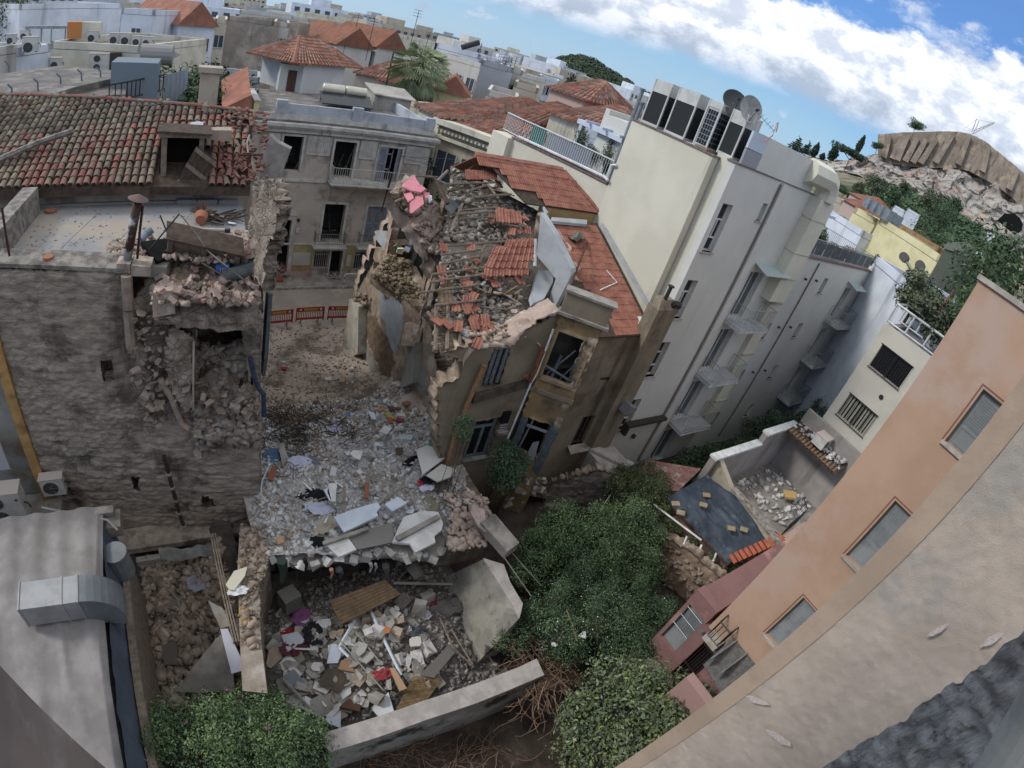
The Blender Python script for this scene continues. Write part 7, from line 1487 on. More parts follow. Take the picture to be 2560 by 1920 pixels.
def pwall(name,outer,inner,ztop,zbot,mat,label,capmat=None,cat='wall',cap=.06):
 t=empty(name,(inner[0][0],inner[0][1],zbot),label,cat);P=[*inner,*outer[::-1]]
 MB().ext([Vector((p[0],p[1],zbot))for p in P],(0,0,ztop-zbot)).build('wall',mat,t)
 MB().ext([Vector((p[0],p[1],ztop+.002))for p in P],(0,0,cap)).build('coping',capmat or m_yardcop,t);return t
m_yardcop=M('coping_speckled','#98918c','#857e79',ns=2,bump=.35,bs=40,stain='#6b6560',stains=3,stain_lo=.6)
m_yardw=M('yard_wall','#77736b','#8d887f',ns=1,bump=.35,bs=22,stain='#33322f',stains=1.1,stain_lo=.5)
gi=[PZ(q,1.95)for q in(tA(640,1392),tA(1070,1262),tA(1460,1130),tA(1850,1000),tA(2212,862),T(1250,1395)(285,800))];go=[PZ(q,1.95)for q in(tA(700,1540),tA(1090,1420),tA(1480,1280),tA(1870,1150),tA(2212,1010),T(1250,1395)(345,930))]
pwall('garden_wall',go,gi,1.95,-.6,m_yardw,'long low garden wall with a pale speckled top in front of the yard')
ri=[PZ(q,2.5)for q in(tA(1920,10),tA(1990,130),tA(2100,300),tA(2200,480))];ro=[PZ(q,2.5)for q in(tA(2080,60),tA(2130,200),tA(2230,370),T(1250,1395)(150,480))]
t=empty('yard_side_wall',(7.6,6,0),'stained side wall closing the yard on its right','wall');rb=[PZ(tA(*q),.0)for q in((1600,160),(1690,450),(1770,650),(1855,850))]
mb=MB()
for i in range(3):mb.add([rb[i],rb[i+1],ri[i+1],ri[i]],[(0,1,2,3)])
mb.add([rb[3],ro[3]-Vector((0,0,2.6)),ro[3],ri[3]],[(0,1,2,3)]);mb.add([*[p-Vector((0,0,2.7))for p in ro],*ro],[(0,4,5,1),(1,5,6,2),(2,6,7,3)])
mb.build('wall',M('yard_wall_mould','#8a867b','#716e65',ns=1.2,bump=.35,bs=22,stain='#2c2c29',stains=1.5,stain_lo=.52),t);MB().ext([*ri,*ro[::-1]],(0,0,.07)).build('coping',m_yardcop,t)
li=[PZ(q,2.45)for q in(t9(1900,1250),t9(1880,1560),tL(1890,420),tL(1900,700),tL(1920,1060))];lo=[PZ(q,2.45)for q in(t9(2060,1330),t9(2130,1500),tL(2050,220),tL(2060,600),tL(2115,1080))]
pwall('dividing_wall',lo,li,2.45,-.8,m_stonec,'thick earthy wall top dividing the yard from the dark pit',M('earthy_top','#7d7266','#8f8478',ns=1.5,bump=.8,bs=14,bdist=.03,stain='#9a948c',stains=1.5),cap=.1)
P=np.array([tuple(PZ(t9(R_.uniform(1900,2120),R_.uniform(1230,1650)),2.6))for i in range(260)]+[tuple(PZ(tL(R_.uniform(1900,2060),R_.uniform(100,700)),2.6))for i in range(160)])
rocks('wall_top_rubble',P,sized(420,.02,.13,3),m_rubC,None,seed=41,kind='stuff',label='earth and stones lying on the dividing wall',cat='rubble')
MB().ext([PZ(tL(*q),2.75)for q in((1785,215),(1850,110),(1955,75),(1935,150),(1850,262),(1810,255))],(0,0,.05)).build('cream_panel',M('cream_panel','#b0ab98',bump=.05),label='cream rounded panel lying on the dividing wall',cat='panel')
cloth('white_plastic',PZ(tL(1880,260),2.7),.3,.16,.1,m_white,'white torn plastic below the cream panel',41);cloth('orange_scrap',PZ(tL(1925,450),2.6),.14,.28,.08,M('yellow_scrap','#94743a',bump=.2),'yellow brown scrap on the dividing wall',42)
bm_=[PZ(t9b(*q),z)for q,z in(((1880,1275),3.1),((1990,1210),3.1),((2180,1435),2.9),((2085,1508),2.9))]
MB().ext(bm_,(0,0,.38)).build('lintel_beam',m_concrete,label='heavy concrete beam tipped over the side garden wall',cat='beam')
P=np.array([tuple(PZ(t9b(R_.uniform(1640,1960),R_.uniform(1000,1420)),2.7))for i in range(260)]);rocks('brick_rubble',P,sized(260,.06,.2,8),m_corep,None,seed=43,kind='stuff',label='pinkish broken masonry around the heavy beam',cat='rubble')
MB().ext([PZ(t9b(*q),3.25)for q in((1815,1150),(1840,1090),(1930,1130),(1940,1300),(1880,1260))],(0,0,.08)).build('pink_slab',M('slab_pinkish','#8f7c76','#a08d86',ns=3,bump=.2),label='pinkish slab leaning at the head of the heavy beam',cat='slab')
MB().ext([(7.2,8.9,-.3),(9.3,8.9,-.3),(9.3,11.2,-.3),(7.2,11.2,-.3)],(0,0,2.5)).build('rubble_core',m_stonec,label='torn masonry block under the right end of the slab',cat='masonry')
for p0_,p1_ in(((2150,1460),(2380,1720)),((2090,1500),(2300,1800))):MB().tube([PZ(t9b(*p0_),2.95),PZ(t9b(*p1_),2.2)],.018,4).build('loose_rod',m_plgrey,label='thin pale rod hanging from the heavy beam into the bushes',cat='rod',group='rods hanging from the heavy beam')
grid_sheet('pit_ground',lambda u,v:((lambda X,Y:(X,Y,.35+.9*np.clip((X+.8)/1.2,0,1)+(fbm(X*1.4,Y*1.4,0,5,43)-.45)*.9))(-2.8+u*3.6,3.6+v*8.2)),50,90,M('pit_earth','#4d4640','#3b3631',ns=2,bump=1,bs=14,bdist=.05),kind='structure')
n=3800;X,Y=rs.uniform(-2.4,.4,n),rs.uniform(4.5,11.3,n);rocks('pit_rubble',np.c_[X,Y,.35+.9*np.clip((X+.8)/1.2,0,1)+(fbm(X*1.4,Y*1.4,0,5,43)-.45)*.9],sized(n,.02,.2,6),m_rubC,None,seed=44,kind='stuff',label='stones and rubble in the dark pit',cat='rubble')
MB().box(-2.5,.9,11.1,11.3,-.5,.7).build('pit_wall',m_plgrey,label='low grey wall at the back of the pit',cat='wall')
m_tin=M('old_tin','#6e6e6a','#5b5a56',ns=2,bump=.3,rough=.6)
def sheet(name,pts,z,mat,label,cat='sheet',seed=1,amp=.12,t=tL,n=24):
 P=[PZ(t(*q),zz)for q,zz in zip(pts,z)]
 def f(u,v):
  p=[(1-u)*(1-v),u*(1-v),u*v,(1-u)*v];o=[sum(w*P[k][c]for k,w in enumerate(p))for c in range(3)]
  o[2]=o[2]+(fbm(o[0]*2.5,o[1]*2.5,0,4,seed)-.47)*amp*2;return o
 return grid_sheet(name,f,n,n,mat,None,True,label=label,cat=cat)
sheet('tin_strip',[(1250,1430-1502),(1820,1380-1502),(1800,-40),(1270,20)],(1.3,1.3,1.1,1.1),m_tin,'crumpled grey tin strip at the top of the pit',seed=3,amp=.25)
sheet('curved_sheet',[(1380,1060),(1860,1060),(1800,560),(1700,640)],(.6,.9,2.3,1.9),M('sheet_beige','#8a857d','#77726b',ns=2,bump=.2),'curved beige sheet sagging from the dividing wall',seed=5)
sheet('flashing_sheet',[(1740,560),(1800,560),(1945,880),(1830,915)],(2.3,2.4,2.3,2.2),M('sheet_lilac','#9493a0',bump=.05),'pale lilac metal sheet below the cream panel',seed=6,amp=.03)
sheet('flashing_sheet',[(1640,330),(1760,400),(1840,530),(1740,550)],(2.2,2.4,2.4,2.2),m_plgrey,'grey bent flashing above the lilac sheet',seed=7,amp=.1)
for a,s,c_,lb in(((1145,635),.32,'#5f5a55','squared grey stone in the pit'),((1260,645),.22,'#6d6861','long stone beside the squared one'),((1375,380),.35,'#6d665c','flat pale stone high in the pit'),((1380,670),.14,'#8d877b','small white stone in the pit'),((1350,760),.45,'#57514b','broad flat grey slab in the middle of the pit')):
 MB().chunk(PZ(tL(*a),.35),s,s*.75,s*.4,rrot(R_,.25)).build('pit_stone',M('ps'+c_[1:],c_,bump=.4),label=lb,cat='stone')
cloth('plastic_bag',PZ(tL(1570,200),.7),.35,.35,.35,M('bag_lilac','#7e7d89',bump=.1),'translucent lilac plastic bag caught in the pit',51);cloth('black_sack',PZ(tL(1460,950),.3),.3,.35,.3,M('cloth_black','#121214',bump=.2),'black plastic sack at the bottom of the pit',52)
MB().tube([PZ(tL(*q),.9)for q in((1170,60),(1290,210),(1400,320),(1480,600),(1530,650))],.02,4).build('thin_pipe',m_plgrey,label='thin bent pipe fallen across the pit',cat='pipe')
for i in range(3):MB().box(.05+i*.07,.09+i*.07,6.8,10.4,2.4,2.5).build('old_conduit',m_wood,label='long grey conduit running along the dividing wall',cat='conduit',group='conduits along the dividing wall')
for i in range(2):MB().ext([PY(tL(1430+i*80,0),11.05),PY(tL(1500+i*80,5),11.05),PY(tL(1520+i*80,160),11.05),PY(tL(1450+i*80,165),11.05)],(0,.05,0)).build('old_shutter',m_frameB,label='grey louvred shutter leaning at the back of the pit',cat='shutter',group='shutters at the back of the pit')
tp=empty('tarpaulin_roof',(-4.5,7,3.5),'grey canvas covered corrugated roof with a metal duct, bottom left','roof')
m_tarp=M('canvas_grey','#807c7a','#716d6b',ns=1.2,bump=.25,bs=30,stain='#726e6b',stains=.8,stain_lo=.54)
def tarpf(u,v):
 X=-7.6+u*4.75+.12*(v-.5);Y=3.4+v*7.2
 z=4.25-.32*np.clip((8.0-Y)/4.2,0,1)-.12*np.clip((Y-8.0)/2.4,0,1)
 fold=np.sin(X*9+Y*.5+3*fbm(X*.6,Y*.4,0,2,4))*.032*(Y>7.7)+(np.abs(np.sin(X*3.4+Y*.5+4*fbm(X*.7,Y*.3,0,3,3)))**4)*.07*(Y<=7.9)
 return X,Y+.0*u,z+fold+(fbm(X*1.5,Y*1.5,0,4,5)-.47)*.07-.12*np.clip((u-.97)/.03,0,1)
grid_sheet('canvas',tarpf,190,120,m_tarp,tp)
def hemf(u,v):
 Y=3.5+u*6.9;return-2.82+.12*fbm(Y*2,v*2,0,3,2)+.28*(1-v),Y,2.0+v*2.05+.3*fbm(Y*1.3,v*0,0,2,6)*(1-v)
grid_sheet('blue_hem',hemf,60,12,M('hem_blue','#4a5361','#3f4856',ns=1,bump=.2),tp)
MB().box(-7.6,-2.95,3.7,10.4,1.0,3.7).build('shed_body',m_plgrey,tp);MB().box(-2.55,-2.35,3.5,9.8,-.5,3.0).build('side_boards',m_wood,tp)
MB().box(-4.4,-2.5,10.35,10.6,3.8,4.1).box(-2.9,-2.35,10.0,10.6,3.5,3.9).build('edge_block',m_concrete,tp)
MB().tube([PZ(t9(*q),4.05)for q in((330,1100),(620,1160),(850,1200),(930,1280))],.03,5).build('edge_pipe',m_plgrey,tp)
m_ductm=M('duct_metal','#8d8e8f','#7b7d80',ns=1.5,bump=.06,rough=.55,metal=.2,stain='#6b5a4e',stains=.5,stain_lo=.66)
du=empty('metal_duct',(-3.8,7.5,4.1),'big square metal air duct bending down off the canvas roof','duct')
y0,y1=7.15,7.85
MB().box(-4.62,-3.2,y0,y1,4.32,5.02).build('straight_duct',m_ductm,du)
for x in(-4.64,-3.62,-3.24):MB().box(x,x+.04,y0-.02,y1+.02,4.3,5.04).build('flange',m_ductm,du)
mb=MB();cx_,cz_=-3.2,4.12;N_=10;vs=[]
for i in range(N_+1):
 a=math.pi/2-(math.pi*.62)*i/N_
 for r in(.2,.9):
  for y in(y0,y1):vs.append((cx_+math.cos(a)*r,y,cz_+math.sin(a)*r))
fs=[]
for i in range(N_):
 o=i*4;fs+=[(o,o+4,o+5,o+1),(o+2,o+3,o+7,o+6),(o,o+2,o+6,o+4),(o+1,o+5,o+7,o+3)]
mb.add(vs,fs+[(N_*4,N_*4+1,N_*4+3,N_*4+2)]);mb.build('elbow',M('duct_blue','#5f6569','#6d7276',ns=1.5,bump=.05,rough=.5,metal=.3),du)
MB().tube([(-2.55,9.2,3.9),(-2.5,9.2,3.0)],.34,14).build('round_duct',bpy.data.materials['duct_blue'],label='short blue grey round duct beside the canvas roof',cat='duct')
MB().box(-7,-1.98,-4,2.05+.28,-.6,19).build('near_wall',M('near_render','#7d706a','#6d625d',ns=.7,bump=.2,bs=30,stain='#8b8683',stains=.8,streak=('#5c5452',1.2,.55)),label='brown grey rendered wall corner close by at the bottom left',cat='wall')
m_stucco=M('rough_stucco','#a09285','#ad9e91',ns=1.6,bump=1,bs=70,bdist=.012,stain='#96908a',stains=.9,stain_lo=.52,isl=0)
sw=empty('stucco_wall',(5,-.6,0),'rough pinkish grey stuccoed wall filling the lower right','wall')
def stf(u,v):Y=-.16-u*2.0;Z=-1+v*20;return 5.0-(fbm(Y*14,Z*14,0,4,5)-.45)*.018,Y,Z
grid_sheet('stucco',stf,110,700,m_stucco,sw);MB().box(4.985,5.3,-.19,-.17+.21,-1,19).build('smooth_edge',M('edge_render','#a08b78','#94806e',ns=1.5,bump=.3,bs=30),sw)
MB().box(5.06,9,-3,-.19,-1,19).build('wall_body',m_stucco,sw)
for q,s,r in(((1862+30,1752),.09,.9),((2345,1575),.06,.2),((2480,1600),.07,.15),((1945,1845),.12,1.2)):
 p=PX(q,4.93);MB().shard(p,s*.55,.006,Matrix.Rotation(math.pi/2,3,'Y')@Matrix.Rotation(r,3,'Z'),n=6,asp=3.6).build('paint_smear',M('smear_white','#b3aca8','#a3948b',ns=40,bump=.3,bs=70),sw)
m_block=M('coarse_concrete','#8d8d8b','#b5b5b2',ns=26,lo=.42,hi=.58,bump=1,bs=120,bdist=.012,stain='#656564',stains=30,stain_lo=.55,stretch=(1,1,.35))
grid_sheet('near_pillar',lambda u,v:(.95-u*.35+(fbm(v*200,u*30,0,5,3)-.5)*.035,-.27-u*.55+(fbm(v*160,u*30,4,4,9)-.5)*.02,14+v*4+0*u),60,420,m_block,label='coarse grey concrete edge right beside the viewer at the lower right',cat='pillar')
MB().tube([PD((2700,1440),.6),PD((2615,1720),.58),PD((2470,1960),.56)],.022,12).build('pale_tube',M('tube_pale','#a3a49c','#8a8b86',ns=14,bump=.1,rough=.4),label='out of focus pale tube in the bottom right corner',cat='tube')
t8,tB,tC,tD=T(1860,450),T(1250,920),T(1860,920),T(1250,1395)
X0=11.4
sa=empty('salmon_house',(11.5,0,2),'salmon painted house with grey panelled shutters','house')
m_salmon=M('salmon_paint','#aa8a72','#a08068',ns=.5,bump=.2,bs=30,stain='#a78e80',stains=.35,streak=('#9c6a55',1.2,.62))
wz=[(12.95,14.22,-.86,.52),(9.55,11.32,-.88,.55),(6.3,7.95,-.88,.55)]
mb=MB();L0=1.75
wallgrid(mb,(X0,L0),(X0,-6),4.9,15.82,.3,[(L0-b,L0-a,z0,z1)for z0,z1,a,b in[(w[0],w[1],-.68,.55)for w in wz]],side=1);mb.build('wall',m_salmon,sa)
MB().box(X0+.31,X0+9,L0-.3,L0-.001,2,15.3).box(X0+.3,X0+9,-6,L0-.02,15.3,15.6).build('rear_wall',m_salmon,sa)
MB().box(X0-.06,X0+.4,-6,L0+.05,15.82,15.92).build('coping',m_stonesill,sa)
m_shg=M('shutter_grey','#6e7374','#7d8283',ns=2,bump=.1,rough=.6)
for k,(z0,z1,_,_)in enumerate(wz):
 a,b=-.68,.55;w=MB();w.box(X0+.12,X0+.17,a,b,z0,z1);s_=w.build('shutter',m_shg,sa);mid=(a+b)/2;p=MB()
 for(u0,u1)in((a+.08,mid-.05),(mid+.05,b-.08)):
  for(v0,v1)in((.05,.34),(.40,.95))if k<2 else((.05,.3),(.36,.64),(.7,.95)):
   za,zb=z0+(z1-z0)*v0,z0+(z1-z0)*v1;p.box(X0+.105,X0+.119,u0,u1,za,za+.025).box(X0+.105,X0+.119,u0,u1,zb-.025,zb).box(X0+.105,X0+.119,u0,u0+.025,za+.026,zb-.026).box(X0+.105,X0+.119,u1-.025,u1,za+.026,zb-.026)
   if k<2 and v0>.3:
    n=int((zb-za)/.05)
    for i in range(1,n):p.box(X0+.108,X0+.118,u0+.05,u1-.05,za+i*.05-.012,za+i*.05+.008)
 p.build('moulding',m_shg,s_,kind='stuff');MB().box(X0+.1,X0+.118,mid-.02,mid+.02,z0,z1).build('centre_strip',m_shg,s_)
 MB().box(X0-.06,X0+.11,a-.06,b+.06,z0-.07,z0-.002).build('sill',m_stonesill,sa);MB().box(X0-.012,X0-.002,a-.07,b+.07,z1+.05,z1+.075).box(X0-.012,X0-.002,b+.05,b+.075,z0,z1+.05).build('groove',M('salmon_dark','#7d4f40',bump=0),sa)
m_pk=M('pink_paint','#7d5b58','#6f504e',ns=.8,bump=.2,stain='#9a7068',stains=.8)
mb=MB();wallgrid(mb,(X0+.02,2.72),(X0+.02,-3),-.6,4.9,.3,[(.12,.78,3.05,5.2),(1.2,1.75,2.2,4.4)]);mb.build('lower_wall',m_pk,sa)
mb=MB().box(X0+.3,X0+5,1.9,2.72,2,5.3).box(X0-.02,X0+.32,1.86,2.72,4.9,5.5);mb.build('side_room',m_pk,sa)
MB().box(X0+.14,X0+.2,1.93,2.6,3.05,4.9).build('grey_shutter',m_shg,sa)
g=MB()
for i in range(8):g.tube([(X0-.03,1.98+i*.085,3.9),(X0-.03,1.98+i*.085,4.85)],.01,4)
for z in(3.95,4.4,4.8):g.tube([(X0-.03,1.94,z),(X0-.03,2.6,z)],.01,4)
g.build('window_grille',m_metal,sa);g=MB()
for i in range(7):g.tube([(X0-.04,1.0+i*.085,2.3),(X0-.04,1.0+i*.085,4.45)],.013,4)
for z in(2.6,3.3,4.4):g.tube([(X0-.04,.97,z),(X0-.04,1.55,z)],.015,4)
g.build('iron_gate',M('gate_maroon','#33211f',bump=0),sa);MB().box(X0+.3,X0+.35,.9,1.6,2.2,4.5).build('gate_void',m_dark,sa)
for z in(4.95,):MB().tube([(X0-.03,1.75,z-.3),(X0-.15,1.75,z-.3)],.05,8).build('wall_lamp',m_metal,sa)
cage=[(X0-.4,1.55,5.0),(X0-.4,1.15,5.0),(X0,1.15,5.0)];MB().box(X0-.45,X0,1.1,1.6,4.88,5.0).build('ledge',m_stonesill,sa);railing('window_cage',[(X0,1.58,5.0),*cage],.75,sa,m_darkmetal,step=.11)
MB().ext([(X0,1.05,5.35),(X0,-.6,5.35),(X0-1.3,-.6,4.95),(X0-1.1,.95,4.95)],(0,0,.04)).build('canopy',M('canopy_dark','#4b4a48','#5c5a57',ns=9,bump=.2,rough=.5),sa)
for y in(.9,.45,.0,-.4):MB().box(X0-1.2,X0-.02,y,y+.04,5.2,5.45).build('canopy_bar',m_metal,sa)
MB().box(X0-1.6,X0-1.3,-1.5,.95,2.0,4.6).box(X0-1.6,X0-1.3,-1.5,.95,4.602,4.7).build('pink_parapet',M('pink_light','#97766f',bump=.1),sa)
MB().box(10.6,17,-3,2.75,-.5,2.15).build('upper_terrace',m_earth,kind='structure')
WX=26.3;wh=empty('white_house',(WX,5,4),'cream white house with two wide black barred windows','house')
m_whc=M('cream_white','#b5b0a4','#a9a498',ns=.4,bump=.1,streak=('#948f84',1.2,.6))
ws=[(4.45,6.25,9.45,10.65),(4.5,6.25,6.5,7.75)]
mb=MB();wallgrid(mb,(WX,6.75),(WX,3.0),2,11.55,.3,[(6.75-b,6.75-a,c,d)for a,b,c,d in ws]);mb.build('front_wall',m_whc,wh);MB().box(WX+.02,WX+8,6.42,6.72,2,11.5).box(WX+.3,WX+8,3,6.42,11.2,11.35).build('body',M('wh_grey','#7b7c80',bump=.1),wh)
for k,(a,b,c,d)in enumerate(ws):
 MB().box(WX+.15,WX+.2,a,b,c,d).build('window',m_glassd,wh);g=MB()
 n=12
 for i in range(n):z=c+(d-c)*(i+.3)/n;g.box(WX+.05,WX+.09,a,b,z,z+.035)
 if k==0:g.build('blind',m_darkmetal,wh)
 mb=MB()
 for i in range(9):y=a+(b-a)*(i+.5)/9;mb.box(WX+.11,WX+.14,y-.07,y+.05,c,d)
 if k:mb.build('curtain',M('curtain_pale','#8a897c',bump=0),wh)
 mb=MB().tube([(WX-.08,a-.06,c-.05),(WX-.08,b+.08,c-.05)],.025,4).tube([(WX-.08,a-.06,d+.04),(WX-.08,b+.08,d+.04)],.025,4).tube([(WX-.08,(a+b)/2,c),(WX-.08,(a+b)/2,d)],.03,4)
 for i in range(14):y=a+(b-a)*i/13;mb.tube([(WX-.08,y,c-.05),(WX-.08,y,d+.04)],.013,4)
 mb.build('window_bars',m_darkmetal,wh)
railing('roof_frame',[(WX+.1,6.7,11.6),(WX+.1,3.6,11.6)],1.0,wh,m_white,step=1.0,r=.05,rr=.06);railing('roof_frame',[(WX+2.2,6.7,11.6),(WX+2.2,3.6,11.6)],1.0,wh,m_white,step=1.0,r=.05,rr=.06)
for y in(6.7,3.7):MB().tube([(WX+.1,y,12.6),(WX+2.2,y,12.6)],.06,4).build('cross_rail',m_white,wh)
MB().tube([(WX-.01,4.9,8.6),(WX-.05,4.9,8.6)],.12,10).build('round_vent',m_darkmetal,wh)
cy=empty('courtyard_walls',(21,6,1),'roofless walled courtyard with cream outer wall and white capped back wall','walls')
m_cy=M('courtyard_cream','#a39a86','#948c7b',ns=.8,bump=.25,stain='#776f62',stains=.8,streak=('#6b6358',1.3,.56));m_cyi=M('courtyard_inner','#8d8782','#7f7974',ns=.7,bump=.2,streak=('#5f5954',1.2,.55))
MB().box(19.0,26.2,7.55,7.85,1.2,4.0).box(22.9,26.2,7.56,7.84,4.0,4.6).build('back_wall',m_cyi,cy);MB().box(18.95,22.9,7.5,7.9,4.002,4.12).box(22.9,26.2,7.5,7.9,4.602,4.72).build('white_coping',m_white,cy)
P=[PX(tB(*q),19.3)for q in((1680,700),(1890,930),(2212,1270),(2212,1340),(1590,860))];P+=[]
MB().ext([(19.3,7.54,1.5),(19.3,3.0,1.5),(19.3,3.0,3.1),(19.3,6.3,3.35),(19.3,7.54,4.0)],(.28,0,0)).build('front_wall',m_cy,cy)
MB().ext([(19.25,6.3,3.36),(19.25,2.9,3.12),(19.63,2.9,3.12),(19.63,6.3,3.36)],(0,0,.1)).build('rough_coping',M('coping_rough','#8d877f','#6e675f',ns=5,bump=.5,stain='#5a4f48',stains=4),cy)
MB().box(26.0,26.25,3,7.54,1.2,5.8).build('end_wall',m_cyi,cy);MB().box(19.58,26,2.5,7.55,1.0,2.0).build('yard_floor',M('yard_floor','#7d766f','#6b645d',ns=1.2,bump=.6,stain='#8d867f',stains=1.5),cy)
n=110;rocks('yard_rubble',np.c_[NP.uniform(22,25.8,n),NP.uniform(4.2,7.3,n),np.full(n,2.05)],NP.uniform(.03,.2,n),m_rubA,None,seed=51,kind='stuff',label='rubble on the courtyard floor',cat='rubble')
MB().shard((24.4,5.3,2.35),.45,.12,rrot(R_,.25)).build('yellow_fragment',M('frag_yellow','#a3844f',bump=.1),label='broken wall piece with yellow paint in the courtyard',cat='fragment')
lt=empty('lean_to',(25.3,5.6,4.6),'narrow lean-to roof with old brown tiles and debris in the courtyard corner','roof');MB().ext([(24.9,7.5,4.5),(24.9,4.2,4.5),(26.25,4.2,5.0),(26.25,7.5,5.0)],(0,0,.1)).build('deck',m_woodd,lt)
oldt=barrel_tile_mesh(.1,.08,.5,M('old_brown_tile','#7b6148','#5d4c3d',ns=5,bump=.3),'roof_tile')
for i in range(15):piece(oldt,(24.85,4.4+i*.21,4.62),frame_rot((1,0,.35),(0,0,1)),lt,'roof_tile')
rocks('debris',np.c_[NP.uniform(25.2,26.1,120),NP.uniform(4.3,7.4,120),NP.uniform(4.8,5.1,120)],NP.uniform(.03,.16,120),m_rubA,lt,seed=52,kind='stuff')
ac_unit(24.95,25.8,5.5,6.2,5.0,5.55,'square roof cooler with an open pale lid on the courtyard lean-to')
railing('black_railing',[(20.5,3.6,2.6),(22.4,3.75,2.6),(22.9,4.3,2.6)],1.0,None,m_darkmetal,step=.12,label='black iron railing beside the salmon house',cat='railing');MB().box(20.2,23.2,2.0,3.6,1.9,2.6).build('railed_block',m_salmon,label='low salmon block carrying the black railing',cat='wall')
tg=empty('tarp_shed',(18,5.5,2.5),'low shed roof covered by a dark blue tarpaulin held with loose tiles','shed')
TP=[Vector(p)for p in((16.6,7.45,2.6),(17.35,3.85,2.25),(20.0,3.3,3.2),(18.9,7.5,3.25))]
def tf(u,v):
 w=[(1-u)*(1-v),u*(1-v),u*v,(1-u)*v];o=[sum(k*TP[i][c]for i,k in enumerate(w))for c in range(3)];f=fbm(o[0]*1.2,o[1]*.8,0,5,61);o[2]=o[2]+(f-.47)*.3+np.abs(fbm(o[0]*3,o[1]*1.2,0,3,62)-.47)*.3-.25*(v<.02);return o
grid_sheet('tarpaulin',tf,70,60,M('tarp_blue','#2b3440','#37424f',ns=1.5,bump=.4,bs=14,rough=.5,stain='#4d5763',stains=2.2,stain_lo=.57,bdist=.03),tg);MB().ext([p-Vector((0,0,.25))for p in TP],(0,0,.1)).build('deck',m_woodd,tg)
MB().ext([(16.8,7.4,-.6),(17.5,3.9,-.6),(20,3.4,-.6),(19,7.4,-.6)],(0,0,2.75)).build('shed_walls',m_pk,tg)
rot=frame_rot((.75,-.66,.25),(0,0,1));tl=flat_tile_mesh(.26,.42,M('tan_tile','#7d7058','#8b7d66',ns=3,bump=.2),'roof_tile')
for q in((1590,1015),(1565,1085),(1345,1085),(1385,1150),(1785,1275),(1885,1280)):p=PZ(tB(*q),2.85);piece(tl,p+Vector((0,0,.12)),rot@Matrix.Rotation(R_.uniform(-.5,.5),3,'Z'),tg,'loose_tile',scale=(1.1,.8,1.3))
ot=barrel_tile_mesh(.1,.085,.42,M('orange_tile','#a65434','#8f4a31',ns=3,bump=.2),'roof_tile')
for i in range(11):p=TP[1].lerp(TP[2],.08+i*.087)+Vector((0,0,.0));piece(ot,p+Vector((-.1,-.12,.02)),frame_rot((.1,1,.1),(0,0,1)),tg,'roof_tile',scale=(1.2,1,1.2))
mb=MB()
for i in range(9):p=TP[1].lerp(TP[2],i/9);mb.tube([p+Vector((math.sin(a)*.02,-.3+math.cos(a)*.2,-.1+math.sin(a)*.25))for a in np.linspace(0,6.3,13)],.007,3,False)
mb.build('barbed_coil',m_darkmetal,tg,kind='stuff')
MB().ext([(15.5,8.6,2.4),(17.4,7.55,2.5),(19.2,8.0,2.9),(17.0,9.4,2.7)],(0,0,.15)).build('old_red_roof',M('old_red_tiles','#7c5048','#8f675d',ns=5,bump=.8,bs=14,stain='#a09388',stains=3),tg)
for i in range(3):MB().tube([(16.2+.35*i,5.5-.6*i,2.0),(16.5+.35*i,5.7-.6*i,2.15)],.05,4).build('white_stake',m_white,tg)
MB().tube([PZ(tB(*q),2.4)for q in((1205,1070),(1390,1210),(1590,1360))],.05,4).build('white_rail',m_white,label='peeling white rail along the edge of the tarp roof',cat='rail')
stw=empty('stone_garden_wall',(16,5,0),'irregular rubble stone wall below the tarp roof','wall');rl=masonry(.09,3.5,4.5,71,.03)
rag('face',(15.3,7.6),(16.9,2.6),[(0,-.6),(5.2,-.6),(5.2,1.9),(2.5,2.1),(0,1.6)],.5,.09,[M('warm_stone','#8a7864','#7a6956',ns=2,bump=.7,bs=16,bdist=.03,stain='#a08d77',stains=2),m_core],stw,relief=rl,side=1,seed=71)
for i in range(110):s=R_.uniform(.09,.16);u=R_.uniform(.3,5);p=Vector((15.3,7.6,0)).lerp(Vector((16.9,2.6,0)),u/5.25);piece(R_.choice(stones),(p.x-.03,p.y,R_.uniform(-.4,1.8)),rrot(R_,.4),stw,'stone',scale=(s,s*1.3,s*.7))
t=empty('ruin_end_wall',(15.5,10,0),'broken stone wall stub with a pale top between ruin and hotel','wall')
rag('face',(13.3,10.6),(15.9,9.2),[(0,-.6),(2.9,-.6),(2.9,2.2),(1.6,2.4),(0,1.2)],.4,.1,[M('cold_stone','#6e675f','#847c73',ns=2,bump=.8,bs=14,bdist=.04),m_core],t,relief=masonry(.1,3,4,72,.04),seed=72);MB().ext([(15.0,11.1,2.3),(15.5,11.25,2.3),(16.7,9.7,2.3),(16.2,9.5,2.3)],(0,0,.15)).ext([(16.2,9.5,2.3),(16.4,9.6,2.3),(14.2,8.5,1.9),(14.1,8.4,1.9)],(0,0,.12)).box(15.1,16.6,9.8,11,-.5,2.3).build('coping',m_yardcop,t)
